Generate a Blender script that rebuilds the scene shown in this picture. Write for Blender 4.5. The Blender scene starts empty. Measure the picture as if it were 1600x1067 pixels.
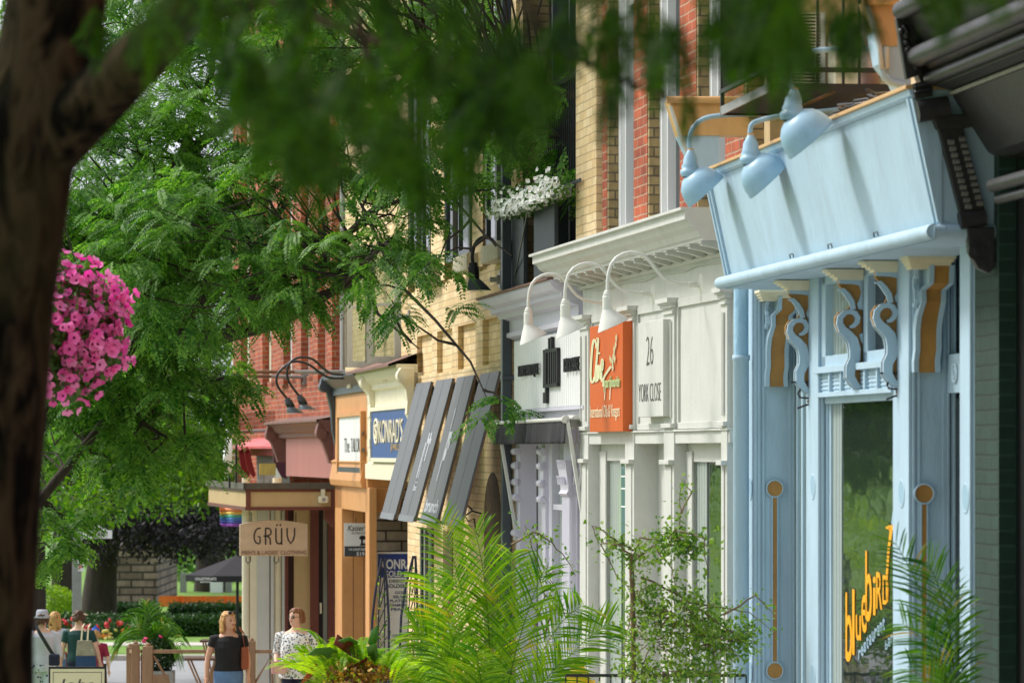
import bpy, math, random
import numpy as np
from mathutils import Vector, Matrix
random.seed(7); NR = np.random.RandomState(11)
sc = bpy.context.scene; COL = sc.collection
CAM, HZ, FP = 3.5, 705.0, 6000.0      # eye height, horizon row and focal length in pixels of the 1600 px photograph

# ---------------- camera ----------------
cd = bpy.data.cameras.new('camera'); cam = bpy.data.objects.new('camera', cd); COL.objects.link(cam); sc.camera = cam
cam.location = (0, 0, CAM); cam.rotation_euler = (math.radians(90), 0, 0)
cd.sensor_width = 36; cd.lens = 135; cd.shift_y = (HZ - 533.5)/1600; cd.clip_start = .3; cd.clip_end = 2000
cd.dof.use_dof = True; cd.dof.focus_distance = 34; cd.dof.aperture_fstop = 5.4
# ---------------- sky and sun ----------------
SUN_EL, SUN_AZ = math.radians(47), math.radians(-64)   # azimuth measured from +Y towards +X
w = bpy.data.worlds.new('World'); sc.world = w; w.use_nodes = True
nt = w.node_tree; bg = nt.nodes['Background']; sky = nt.nodes.new('ShaderNodeTexSky'); sky.sky_type = 'NISHITA'
sky.sun_disc = False; sky.sun_elevation = SUN_EL; sky.sun_rotation = SUN_AZ; sky.air_density = 1.0; sky.dust_density = 6; sky.ozone_density = 1
mixw = nt.nodes.new('ShaderNodeMixRGB'); mixw.inputs[0].default_value = .65   # thin bright overcast
mixw.inputs[2].default_value = (7.4, 7.8, 8.9, 1)
nt.links.new(sky.outputs[0], mixw.inputs[1]); nt.links.new(mixw.outputs[0], bg.inputs[0]); bg.inputs[1].default_value = .15
sd = bpy.data.lights.new('sun', 'SUN'); sun = bpy.data.objects.new('sun', sd); COL.objects.link(sun)
sd.energy = 2.7; sd.angle = math.radians(13); sd.color = (1, .97, .93)
sv = Vector((math.sin(SUN_AZ)*math.cos(SUN_EL), math.cos(SUN_AZ)*math.cos(SUN_EL), math.sin(SUN_EL)))
sun.rotation_euler = sv.to_track_quat('Z', 'Y').to_euler()
sc.view_settings.view_transform = 'Standard'; sc.view_settings.look = 'None'; sc.view_settings.exposure = 0.25
sc.render.engine = 'CYCLES'; sc.cycles.use_denoising = True; sc.cycles.max_bounces = 6; sc.cycles.diffuse_bounces = 3
sc.cycles.glossy_bounces = 3; sc.cycles.transmission_bounces = 3; sc.cycles.caustics_reflective = False; sc.cycles.caustics_refractive = False

# ---------------- frames ----------------
class Frame:
    """local x along the frontage (far to near), y into the building, z up; v = vanishing column, c = (column - v) * depth"""
    def __init__(s, v, c, px0):
        m = (v-800)/FP; n = math.hypot(1, m)
        s.d = (-m/n, -1/n); s.n = (1/n, -m/n)
        s.Y0 = c/(px0-v); s.X0 = c/FP + m*s.Y0
        s.M = Matrix.Translation((s.X0, s.Y0, 0)) @ Matrix.Rotation(math.atan2(s.d[1], s.d[0]), 4, 'Z')
    def u(s, px, o=0):
        k = (px-800)/FP
        return -(s.X0 - o*s.n[0] - k*(s.Y0 - o*s.n[1]))/(s.d[0] - k*s.d[1])
    def o(s, px, u):
        k = (px-800)/FP; X = s.X0+u*s.d[0]; Y = s.Y0+u*s.d[1]
        return (X-k*Y)/(s.n[0]-k*s.n[1])
    def Y(s, u, o=0): return s.Y0+u*s.d[1]-o*s.n[1]
    def z(s, u, o, py): return CAM-(py-HZ)/FP*s.Y(u, o)
    def P(s, px, py, o=0): u = s.u(px, o); return Vector((u, -o, s.z(u, o, py)))
    def Q(s, px, py, u): o = s.o(px, u); return Vector((u, -o, s.z(u, o, py)))
    def uY(s, Y): return (Y-s.Y0)/s.d[1]
class World0:
    M = Matrix.Identity(4)
W0 = World0()
def wp(px, py, Y): return Vector(((px-800)/FP*Y, Y, CAM-(py-HZ)/FP*Y))
def gz(Y): return (45-Y)*.042 if Y < 61 else -.672
FA = Frame(40, 30240, 1168)      # pale blue shop and the dark shop beside it
FW = Frame(-150, 35600, 915)     # white shop
FG = Frame(-60, 32700, 785)      # lavender white shop
FY = Frame(-50, 32480, 533)      # yellow brick building
FC = Frame(-290, 47000, 372)     # corner building

# ---------------- objects ----------------
ORG = {}; FRM = {}
def tag(o, label=None, cat=None, group=None, kind=None):
    if label: o['label'] = label
    if cat: o['category'] = cat
    if group: o['group'] = group
    if kind: o['kind'] = kind
    return o
def thing(name, fr, org, label=None, cat=None, group=None, kind=None):
    e = bpy.data.objects.new(name, None); COL.objects.link(e); e.empty_display_size = .2
    e.matrix_world = fr.M @ Matrix.Translation(Vector(org)); ORG[e.name] = Vector(org); FRM[e.name] = fr
    return tag(e, label, cat, group, kind)
def S(r, g, b):
    f = lambda c: (c/255/12.92) if c/255 <= .04045 else ((c/255+.055)/1.055)**2.4
    return (f(r), f(g), f(b))

class MB:
    def __init__(s): s.v = []; s.f = []; s.mi = []; s.ms = []; s.sm = []
    def m(s, mat):
        if mat not in s.ms: s.ms.append(mat)
        return s.ms.index(mat)
    def add(s, vs, fs, mat, smooth=False):
        b = len(s.v); s.v += [tuple(x) for x in vs]; k = s.m(mat)
        for f in fs: s.f.append([b+i for i in f]); s.mi.append(k); s.sm.append(smooth)
        return s
    def box(s, x0, x1, y0, y1, z0, z1, mat):
        x0, x1 = sorted((x0, x1)); y0, y1 = sorted((y0, y1)); z0, z1 = sorted((z0, z1))
        vs = [(x, y, z) for z in (z0, z1) for y in (y0, y1) for x in (x0, x1)]
        return s.add(vs, [(0,2,3,1),(4,5,7,6),(0,1,5,4),(2,6,7,3),(0,4,6,2),(1,3,7,5)], mat)
    def hexa(s, q, vec, mat, smooth=False):      # polygon q extruded along vec
        vec = Vector(vec); n = len(q); q = [Vector(a) for a in q]
        vs = q+[a+vec for a in q]
        fs = [tuple(range(n)), tuple(range(2*n-1, n-1, -1))]+[(i, i+n, (i+1) % n+n, (i+1) % n) for i in range(n)]
        return s.add(vs, fs, mat, smooth)
    def tube(s, pts, r, mat, n=8, cap=True, sq=(1, 1)):
        pts = [Vector(p) for p in pts]; R = r if isinstance(r, (list, tuple)) else [r]*len(pts)
        vs = []; N = None
        for i, p in enumerate(pts):
            t = (pts[min(i+1, len(pts)-1)]-pts[max(i-1, 0)]).normalized()
            if N is None: N = t.cross(Vector((0, 0, 1)) if abs(t.z) < .9 else Vector((1, 0, 0))).normalized()
            else: N = (N-t*N.dot(t)).normalized()
            B = t.cross(N)
            for k in range(n):
                a = 2*math.pi*k/n; vs.append(p+(N*math.cos(a)*sq[0]+B*math.sin(a)*sq[1])*R[i])
        fs = [(i*n+k, i*n+(k+1) % n, (i+1)*n+(k+1) % n, (i+1)*n+k) for i in range(len(pts)-1) for k in range(n)]
        s.add(vs, fs, mat, True)
        if cap: s.add(vs[:n], [tuple(range(n-1, -1, -1))], mat); s.add(vs[-n:], [tuple(range(n))], mat)
        return s
    def rings(s, rings, mat, cap=True, smooth=True):   # list of equal-length closed rings
        n = len(rings[0]); vs = [p for r in rings for p in r]
        fs = [(i*n+k, i*n+(k+1) % n, (i+1)*n+(k+1) % n, (i+1)*n+k) for i in range(len(rings)-1) for k in range(n)]
        s.add(vs, fs, mat, smooth)
        if cap: s.add(rings[0], [tuple(range(n-1, -1, -1))], mat); s.add(rings[-1], [tuple(range(n))], mat)
        return s
    def lathe(s, prof, c, mat, axis=(0, 0, 1), n=20, cap=False):
        c = Vector(c); ax = Vector(axis).normalized(); N = ax.cross(Vector((1, 0, 0)) if abs(ax.x) < .9 else Vector((0, 1, 0))).normalized(); B = ax.cross(N)
        return s.rings([[c+ax*h+(N*math.cos(2*math.pi*k/n)+B*math.sin(2*math.pi*k/n))*max(r, 1e-4) for k in range(n)] for r, h in prof], mat, cap)
    def prof(s, pr, u0, u1, mat, back=0.0, e0=0, e1=0):
        """moulding: profile [(o, z)] swept along local x; e0/e1: how much each end grows with o (mitred return)"""
        b = min(z for _, z in pr); t = max(z for _, z in pr)
        loop = list(pr)+[(back, pr[-1][1]), (back, pr[0][1])]
        A = [Vector((u0-e0*max(o-back, 0), -o, z)) for o, z in loop]; B = [Vector((u1+e1*max(o-back, 0), -o, z)) for o, z in loop]
        n = len(loop)
        return s.add(A+B, [tuple(range(n)), tuple(range(2*n-1, n-1, -1))]+[(i, i+n, (i+1) % n+n, (i+1) % n) for i in range(n)], mat)
    def ribbon(s, pts, ws, vec, mat):            # flat ribbon through pts (in a plane normal to vec), extruded by vec
        vec = Vector(vec); pts = [Vector(p) for p in pts]; nn = vec.normalized(); L = []; R = []
        for i, p in enumerate(pts):
            t = (pts[min(i+1, len(pts)-1)]-pts[max(i-1, 0)]).normalized(); q = t.cross(nn)*(ws[i] if isinstance(ws, (list, tuple)) else ws)*.5
            L.append(p+q); R.append(p-q)
        vs = L+R+[a+vec for a in L]+[a+vec for a in R]; n = len(pts); fs = []
        for i in range(n-1):
            fs += [(i, i+1, n+i+1, n+i), (2*n+i, 3*n+i, 3*n+i+1, 2*n+i+1), (i, 2*n+i, 2*n+i+1, i+1), (n+i, n+i+1, 3*n+i+1, 3*n+i)]
        fs += [(0, n, 3*n, 2*n), (n-1, 3*n-1, 4*n-1, 2*n-1)]
        return s.add(vs, fs, mat)
    def text(s, st, p, R, U, N, mat, bold=.0, shear=0.0):
        """text filling the rectangle at p spanned by R and U, raised along N"""
        vs, fs = text_mesh(st, bold, shear); p, R, U, N = map(Vector, (p, R, U, N))
        return s.add([p+R*a+U*b+N*c for a, b, c in vs], fs, mat)
    def build(s, name, parent=None, fr=None, bevel=0.0, smooth=None, loc=None):
        me = bpy.data.meshes.new(name)
        org = ORG[parent.name] if parent else (Vector(loc) if loc is not None else Vector((0, 0, 0)))
        me.from_pydata([tuple(Vector(a)-org) for a in s.v], [], s.f)
        for mt in s.ms: me.materials.append(mt)
        me.polygons.foreach_set('material_index', s.mi); me.polygons.foreach_set('use_smooth', s.sm if smooth is None else [smooth]*len(s.f))
        bm = bmesh.new(); bm.from_mesh(me); bmesh.ops.recalc_face_normals(bm, faces=bm.faces); bm.to_mesh(me); bm.free(); me.update()
        o = bpy.data.objects.new(name, me); COL.objects.link(o)
        if parent: o.parent = parent
        else: o.matrix_world = (fr or W0).M @ Matrix.Translation(org)
        if bevel:
            b = o.modifiers.new('bevel', 'BEVEL'); b.width = bevel; b.segments = 2; b.limit_method = 'ANGLE'; b.angle_limit = math.radians(40); b.use_clamp_overlap = True
        return o
import bmesh
_tc = {}
def text_mesh(st, bold=0., shear=0.):
    k = (st, bold, shear)
    if k not in _tc:
        c = bpy.data.curves.new('t', 'FONT'); c.body = st; c.size = 1; c.extrude = .5; c.offset = bold; c.shear = shear; c.resolution_u = 4; c.align_x = 'CENTER'
        o = bpy.data.objects.new('t', c); COL.objects.link(o); bpy.context.view_layer.update()
        me = o.to_mesh(); V = np.array([v.co[:] for v in me.vertices]); F = [tuple(p.vertices) for p in me.polygons]
        V -= V.min(0); V /= V.max(0); o.to_mesh_clear(); bpy.data.objects.remove(o); bpy.data.curves.remove(c)
        _tc[k] = (V.tolist(), F)
    return _tc[k]
def sub(parent_mesh, child):                     # child mesh becomes a sub-part of parent_mesh (same origin)
    child.parent = parent_mesh; child.matrix_parent_inverse = Matrix.Identity(4); return child

# ---------------- materials ----------------
MATS = {}
def nodes(name):
    m = bpy.data.materials.new(name); m.use_nodes = True; t = m.node_tree; return m, t, t.nodes['Principled BSDF']
def N_(t, typ, **kw):
    n = t.nodes.new(typ)
    for k, v in kw.items():
        if k in n.inputs: n.inputs[k].default_value = v
        else: setattr(n, k, v)
    return n
def rgb(c, k=1.0): return (min(c[0]*k, 1), min(c[1]*k, 1), min(c[2]*k, 1), 1)
def mat(name, c, rough=.5, var=.10, scale=6, bump=.0, bscale=60, metal=0, grime=0.0, stretch=(1, 1, 1), spec=.5, coat=0):
    if name in MATS: return MATS[name]
    m, t, b = nodes(name); L = t.links
    tc = N_(t, 'ShaderNodeTexCoord'); mp = N_(t, 'ShaderNodeMapping'); mp.inputs['Scale'].default_value = stretch; L.new(tc.outputs['Object'], mp.inputs[0])
    n1 = N_(t, 'ShaderNodeTexNoise', Scale=scale, Detail=5.0, Roughness=.6); L.new(mp.outputs[0], n1.inputs['Vector'])
    cr = N_(t, 'ShaderNodeValToRGB'); cr.color_ramp.elements[0].position = .3; cr.color_ramp.elements[1].position = .7
    cr.color_ramp.elements[0].color = rgb(c, 1-var); cr.color_ramp.elements[1].color = rgb(c, 1+var); L.new(n1.outputs[0], cr.inputs[0])
    out = cr.outputs[0]
    if grime:
        n2 = N_(t, 'ShaderNodeTexNoise', Scale=scale*2.7, Detail=8.0, Roughness=.7); mp2 = N_(t, 'ShaderNodeMapping'); mp2.inputs['Scale'].default_value = (1, 1, .25)
        L.new(tc.outputs['Object'], mp2.inputs[0]); L.new(mp2.outputs[0], n2.inputs['Vector'])
        r2 = N_(t, 'ShaderNodeValToRGB'); r2.color_ramp.elements[0].position = .5; r2.color_ramp.elements[1].position = .75
        r2.color_ramp.elements[0].color = (0, 0, 0, 1); r2.color_ramp.elements[1].color = (grime, grime, grime, 1); L.new(n2.outputs[0], r2.inputs[0])
        mx = N_(t, 'ShaderNodeMixRGB'); mx.inputs[2].default_value = rgb((c[0]*.45, c[1]*.42, c[2]*.36)); L.new(r2.outputs[0], mx.inputs[0]); L.new(out, mx.inputs[1]); out = mx.outputs[0]
    L.new(out, b.inputs['Base Color']); b.inputs['Roughness'].default_value = rough; b.inputs['Metallic'].default_value = metal
    b.inputs['Specular IOR Level'].default_value = spec
    if coat: b.inputs['Coat Weight'].default_value = coat
    if bump:
        n3 = N_(t, 'ShaderNodeTexNoise', Scale=bscale, Detail=4.0); L.new(mp.outputs[0], n3.inputs['Vector'])
        bp = N_(t, 'ShaderNodeBump', Strength=bump, Distance=.01); L.new(n3.outputs[0], bp.inputs['Height']); L.new(bp.outputs[0], b.inputs['Normal'])
    MATS[name] = m; return m
def brick(name, c1, c2, mortar, bw=.3, rh=.075, ms=.012, var=.25, rough=.85, bump=.6, off=.5, msm=.3):
    m, t, b = nodes(name); L = t.links
    tc = N_(t, 'ShaderNodeTexCoord'); sp = N_(t, 'ShaderNodeSeparateXYZ'); L.new(tc.outputs['Object'], sp.inputs[0])
    ad = N_(t, 'ShaderNodeMath', operation='ADD'); L.new(sp.outputs[0], ad.inputs[0]); L.new(sp.outputs[1], ad.inputs[1])
    nz = N_(t, 'ShaderNodeTexNoise', Scale=5.0, Detail=2.0); L.new(tc.outputs['Object'], nz.inputs['Vector'])
    mz = N_(t, 'ShaderNodeMath', operation='MULTIPLY_ADD'); mz.inputs[1].default_value = .014; L.new(nz.outputs[0], mz.inputs[0]); L.new(sp.outputs[2], mz.inputs[2])
    cb = N_(t, 'ShaderNodeCombineXYZ'); L.new(ad.outputs[0], cb.inputs[0]); L.new(mz.outputs[0], cb.inputs[1])
    bt = N_(t, 'ShaderNodeTexBrick'); L.new(cb.outputs[0], bt.inputs['Vector'])
    bt.inputs['Scale'].default_value = 1; bt.inputs['Brick Width'].default_value = bw; bt.inputs['Row Height'].default_value = rh
    bt.inputs['Mortar Size'].default_value = ms; bt.inputs['Mortar Smooth'].default_value = msm; bt.offset = off
    bt.inputs['Color1'].default_value = rgb(c1); bt.inputs['Color2'].default_value = rgb(c2); bt.inputs['Mortar'].default_value = rgb(mortar)
    n2 = N_(t, 'ShaderNodeTexNoise', Scale=2.2, Detail=7.0, Roughness=.75); L.new(tc.outputs['Object'], n2.inputs['Vector'])
    cr = N_(t, 'ShaderNodeValToRGB'); cr.color_ramp.elements[0].position = .3; cr.color_ramp.elements[1].position = .72
    cr.color_ramp.elements[0].color = (1-var*1.7,)*3+(1,); cr.color_ramp.elements[1].color = (1+var*.3,)*3+(1,); L.new(n2.outputs[0], cr.inputs[0])
    mx = N_(t, 'ShaderNodeMixRGB', blend_type='MULTIPLY'); mx.inputs[0].default_value = 1; L.new(bt.outputs[0], mx.inputs[1]); L.new(cr.outputs[0], mx.inputs[2])
    L.new(mx.outputs[0], b.inputs['Base Color']); b.inputs['Roughness'].default_value = rough
    n3 = N_(t, 'ShaderNodeTexNoise', Scale=45.0, Detail=4.0); L.new(tc.outputs['Object'], n3.inputs['Vector'])
    mm = N_(t, 'ShaderNodeMath', operation='MULTIPLY_ADD'); mm.inputs[1].default_value = .35; L.new(n3.outputs[0], mm.inputs[0])
    iv = N_(t, 'ShaderNodeMath', operation='SUBTRACT'); iv.inputs[0].default_value = 1; L.new(bt.outputs['Fac'], iv.inputs[1]); L.new(iv.outputs[0], mm.inputs[2])
    bp = N_(t, 'ShaderNodeBump', Strength=bump, Distance=.012); L.new(mm.outputs[0], bp.inputs['Height']); L.new(bp.outputs[0], b.inputs['Normal'])
    MATS[name] = m; return m
def glass(name, c=(.02, .03, .025), stripes=0, rough=.03):
    m, t, b = nodes(name); L = t.links; b.inputs['Roughness'].default_value = rough; b.inputs['Base Color'].default_value = rgb(c); b.inputs['IOR'].default_value = 1.5
    tc = N_(t, 'ShaderNodeTexCoord'); mp = N_(t, 'ShaderNodeMapping'); mp.inputs['Scale'].default_value = (1, 1, 2.5); L.new(tc.outputs['Object'], mp.inputs[0])
    n = N_(t, 'ShaderNodeTexNoise', Scale=2.0, Detail=2.0); L.new(mp.outputs[0], n.inputs['Vector'])
    bp = N_(t, 'ShaderNodeBump', Strength=.12, Distance=.02); L.new(n.outputs[0], bp.inputs['Height']); L.new(bp.outputs[0], b.inputs['Normal'])
    if stripes:
        wv = N_(t, 'ShaderNodeTexWave', Scale=stripes, Distortion=2.0); wv.bands_direction = 'X'; wv.inputs['Detail Scale'].default_value = .3; L.new(tc.outputs['Object'], wv.inputs['Vector'])
        cr = N_(t, 'ShaderNodeValToRGB'); cr.color_ramp.elements[0].color = rgb(c, .75); cr.color_ramp.elements[1].color = rgb(c, 1.1); L.new(wv.outputs[0], cr.inputs[0]); L.new(cr.outputs[0], b.inputs['Base Color'])
    MATS[name] = m; return m
def clearglass(name):
    m, t, b = nodes(name); tr = N_(t, 'ShaderNodeBsdfTransparent'); tr.inputs[0].default_value = (.86, .9, .84, 1); b.inputs['Roughness'].default_value = .05; b.inputs['Base Color'].default_value = rgb(S(150, 160, 140)); ms = N_(t, 'ShaderNodeMixShader'); ms.inputs[0].default_value = .25
    t.links.new(tr.outputs[0], ms.inputs[1]); t.links.new(b.outputs[0], ms.inputs[2]); t.links.new(ms.outputs[0], t.nodes['Material Output'].inputs['Surface']); return m
def leaf(name, c1, c2, trans=.42, rough=.5, nscale=1.2, gloss=.35, tip=None):
    m, t, b = nodes(name); L = t.links
    tc = N_(t, 'ShaderNodeTexCoord'); n = N_(t, 'ShaderNodeTexNoise', Scale=nscale, Detail=3.0); L.new(tc.outputs['Object'], n.inputs['Vector'])
    g = N_(t, 'ShaderNodeNewGeometry'); ad = N_(t, 'ShaderNodeMath', operation='MULTIPLY_ADD'); ad.inputs[1].default_value = .5
    L.new(g.outputs['Random Per Island'], ad.inputs[0]); sb = N_(t, 'ShaderNodeMath', operation='SUBTRACT'); sb.inputs[1].default_value = .25; L.new(n.outputs[0], sb.inputs[0]); L.new(sb.outputs[0], ad.inputs[2])
    cr = N_(t, 'ShaderNodeValToRGB'); cr.color_ramp.elements[0].position = .25; cr.color_ramp.elements[1].position = .75
    cr.color_ramp.elements[0].color = rgb(c1); cr.color_ramp.elements[1].color = rgb(c2); L.new(ad.outputs[0], cr.inputs[0]); L.new(cr.outputs[0], b.inputs['Base Color'])
    b.inputs['Roughness'].default_value = rough; b.inputs['Specular IOR Level'].default_value = gloss
    tr = N_(t, 'ShaderNodeBsdfTranslucent'); hs = N_(t, 'ShaderNodeHueSaturation', Saturation=1.15, Value=1.5); L.new(cr.outputs[0], hs.inputs['Color']); L.new(hs.outputs[0], tr.inputs[0])
    ms = N_(t, 'ShaderNodeMixShader'); ms.inputs[0].default_value = trans; L.new(b.outputs[0], ms.inputs[1]); L.new(tr.outputs[0], ms.inputs[2])
    if tip: e = cr.color_ramp.elements.new(.84); e.color = rgb(tip)
    L.new(ms.outputs[0], t.nodes['Material Output'].inputs['Surface']); MATS[name] = m; return m
blue = mat('blue_paint', S(172, 199, 216), .6, .07, 2.5, .35, 45, grime=.32, stretch=(1, 1, .3))
lampwhite = mat('lamp_white_enamel', S(222, 222, 212), .4, .04, 8, grime=.15)
white = mat('white_paint', S(201, 202, 195), .6, .05, 3, .25, 40, grime=.22)
cream = mat('cream_paint', S(232, 224, 196), .5, .06, 4, .15, 30, grime=.15)
lav = mat('lavender_white_paint', S(204, 201, 214), .5, .04, 3, .08, 30, grime=.08)
gold = mat('gold_paint', S(176, 128, 62), .45, .18, 6, .25, 40, grime=.3)
ochre = mat('ochre_paint', S(204, 164, 108), .5, .08, 4, .2, 40, grime=.2)
orange = mat('orange_brown_paint', S(208, 150, 92), .55, .08, 4, .1, 30, grime=.2)
orangesign = mat('orange_sign', S(206, 92, 24), .4, .05, 3)
ybrick = brick('yellow_brick', S(248, 222, 176), S(230, 196, 142), S(200, 172, 130), .3, .077, .006, var=.16)
tbrick = brick('tan_brick', S(190, 164, 114), S(150, 128, 86), S(112, 98, 74), .24, .077, .008, var=.34)
rbrick = brick('red_brick', S(200, 98, 58), S(160, 70, 40), S(190, 152, 124), .26, .08, .008, var=.36)
gbrick = brick('green_brick', S(38, 68, 56), S(30, 58, 46), S(28, 50, 42), .24, .078, .008, var=.2)
shaded_gbrick = brick('shaded_green_brick', S(26, 60, 46), S(20, 52, 38), S(40, 74, 60), .24, .078, .008, var=.2)  # green brick darkened as shade for the pilaster side facing the viewer
gstone = brick('grey_stone_veneer', S(176, 168, 152), S(146, 138, 124), S(84, 78, 68), .42, .14, .014, var=.3, bump=1.0)
pstone = brick('sandstone', S(172, 148, 132), S(126, 106, 94), S(74, 64, 56), .62, .2, .03, var=.4, bump=1.0)
stone = mat('pale_stone', S(200, 190, 165), .8, .12, 8, .5, 40, grime=.3)
dgrey = mat('dark_grey_metal', S(72, 78, 84), .4, .08, 5, 0, metal=.2)
boardg = mat('grey_board', S(98, 101, 105), .55, .06, 2, .1, 80, stretch=(1, 1, .2))
black = mat('black_paint', S(30, 30, 32), .4, .2, 8)
char = mat('charcoal_paint', S(44, 43, 42), .42, .25, 7, .3, 30, grime=.3)
brown = mat('red_brown_paint', S(104, 52, 40), .5, .12, 5, .1, 30)
pink = mat('dusty_pink_paint', S(158, 104, 98), .6, .07, 3, .1, 20, grime=.2, stretch=(1, 1, .2))
pinkroof = mat('pink_roof', S(196, 92, 92), .6, .1, 4)
redp = mat('red_paint', S(140, 22, 24), .4, .12, 5)
purple = mat('purple_paint', S(88, 40, 56), .5, .1, 5)
tan = mat('tan_paint', S(192, 164, 118), .6, .05, 3, .1, 30, grime=.12)
wood = mat('weathered_wood', S(150, 118, 92), .75, .22, 9, .4, 50, stretch=(1, 1, .2))
signwood = mat('sign_wood', S(200, 176, 148), .6, .08, 6, .1, 30, stretch=(.3, 1, 2))
rust = mat('rusty_metal', S(120, 84, 66), .8, .4, 14, .4, 60, grime=.4)
roofm = mat('old_roof_metal', S(120, 88, 76), .7, .3, 9, .3, 40, grime=.5)
galv = mat('galvanised', S(150, 150, 148), .45, .12, 9, .1, 40, metal=.4)
navy = mat('navy_paint', S(30, 74, 142), .4, .08, 5, grime=.1)
signwhite = mat('sign_white', S(238, 238, 236), .4, .02, 4)
inkblack = mat('ink_black', S(28, 28, 30), .5, .05)
palegreen = mat('pale_green_ink', S(190, 208, 150), .5, .05)
creamink = mat('cream_ink', S(236, 224, 190), .5, .03)
inkgrey = mat('ink_grey', S(84, 82, 78), .5, .03)
yellowink = mat('yellow_ink', S(250, 176, 30), .4, .03)
paleblueink = mat('pale_blue_ink', S(150, 178, 196), .4, .03)
fabric = mat('black_fabric', S(44, 44, 48), .9, .15, 12, .4, 90)
gl = glass('window_glass'); glc = glass('curtained_glass', S(168, 180, 172), 3.5); gldark = glass('dark_glass', (.012, .014, .016))
glblue = glass('blue_reflection_glass', S(50, 74, 120))
def barkmat(name, c1, c2, c3):
    m, t, b = nodes(name); L = t.links; tc = N_(t, 'ShaderNodeTexCoord'); mp = N_(t, 'ShaderNodeMapping'); mp.inputs['Scale'].default_value = (1, 1, .3); L.new(tc.outputs['Object'], mp.inputs[0])
    n1 = N_(t, 'ShaderNodeTexNoise', Scale=15.0, Detail=3.0, Roughness=.6, Distortion=1.2); L.new(mp.outputs[0], n1.inputs['Vector'])
    r1 = N_(t, 'ShaderNodeValToRGB'); r1.color_ramp.elements[0].position = .42; r1.color_ramp.elements[1].position = .6; r1.color_ramp.elements[0].color = rgb(c1); r1.color_ramp.elements[1].color = rgb(c2); L.new(n1.outputs[0], r1.inputs[0])
    n2 = N_(t, 'ShaderNodeTexNoise', Scale=3.2, Detail=2.0); L.new(tc.outputs['Object'], n2.inputs['Vector'])
    r2 = N_(t, 'ShaderNodeValToRGB'); r2.color_ramp.elements[0].position = .45; r2.color_ramp.elements[1].position = .6; L.new(n2.outputs[0], r2.inputs[0])
    mx = N_(t, 'ShaderNodeMixRGB'); mx.inputs[2].default_value = rgb(c3); m3 = N_(t, 'ShaderNodeMath', operation='MULTIPLY'); m3.inputs[1].default_value = .45; L.new(r2.outputs[0], m3.inputs[0]); L.new(m3.outputs[0], mx.inputs[0]); L.new(r1.outputs[0], mx.inputs[1])
    L.new(mx.outputs[0], b.inputs['Base Color']); b.inputs['Roughness'].default_value = .95; b.inputs['Specular IOR Level'].default_value = .15
    bp = N_(t, 'ShaderNodeBump', Strength=1.0, Distance=.04); L.new(n1.outputs[0], bp.inputs['Height']); L.new(bp.outputs[0], b.inputs['Normal']); return m
bark = barkmat('bark', S(14, 11, 8), S(82, 68, 50), S(72, 68, 42))
bark2 = mat('dark_bark', S(58, 50, 42), .95, .35, 9, .8, 30, stretch=(1, 1, .25))
def pb(mb, f, pa, pc, of, ob, z0, z1, mt):
    return mb.box(f.u(pa, of), f.u(pc, of), -of, -ob, z0, z1, mt)
def circ(c, r, ax1, ax2, n=24):
    c = Vector(c); return [c+Vector(ax1)*math.cos(2*math.pi*k/n)*r+Vector(ax2)*math.sin(2*math.pi*k/n)*r for k in range(n)]
XA, ZA = Vector((0, -1, 0)), Vector((0, 0, 1))

# ======================= ground =======================
def sheet(name, X0, X1, ys, zf, mt, lift=0):
    mb = MB()
    for i in range(len(ys)-1):
        mb.add([(X0, ys[i], zf(ys[i])+lift), (X1, ys[i], zf(ys[i])+lift), (X1, ys[i+1], zf(ys[i+1])+lift), (X0, ys[i+1], zf(ys[i+1])+lift)], [(0, 1, 2, 3)], mt)
    return tag(mb.build(name), kind='structure')
asph = mat('asphalt', S(150, 152, 152), .9, .08, 2, .3, 90, grime=.15)
pave = mat('pavement', S(176, 170, 162), .85, .08, 2, .2, 60, grime=.2)
kerbm = mat('kerb_stone', S(190, 184, 170), .85, .1, 5, .2, 60, grime=.2)
grass_m = mat('lawn_grass', S(104, 140, 48), .9, .25, 3, .5, 70)
earth = mat('earth', S(98, 84, 64), .95, .2, 3, .3, 40)
gp = brick('paving_bricks', S(168, 120, 100), S(150, 104, 86), S(120, 104, 90), .2, .1, .006, var=.15, bump=.2)
sheet('ground', -600, 600, [-60, -30, 0, 20, 45, 61, 120, 400, 1500], lambda y: gz(y)-.02, mat('rough_grass', S(96, 136, 52), .95, .3, 1.5, .5, 40))
sheet('pavement', -6.2, 9, [-20, 0, 20, 45, 61, 66.9], gz, pave)
sheet('street', -14, -6.2, [-20, 0, 20, 45, 61, 66.9], lambda y: gz(y)-.12, asph, 0)
sheet('cross_road', -300, 300, [67.0, 76.6], gz, asph, .004)
mb = MB(); mb.box(-300, 300, 76.6, 76.85, -.8, -.56, kerbm); tag(mb.build('kerb', bevel=.02), kind='structure')
sheet('lawn', -300, 300, [76.85, 130], lambda y: -.58, grass_m, .004)
sheet('footpath', -300, 300, [80.6, 82.0], lambda y: -.58, kerbm, .012)
mb = MB(); mb.box(-6.35, -6.2, -20, 60, -.75, gz(20)-.0, kerbm); 

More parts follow.
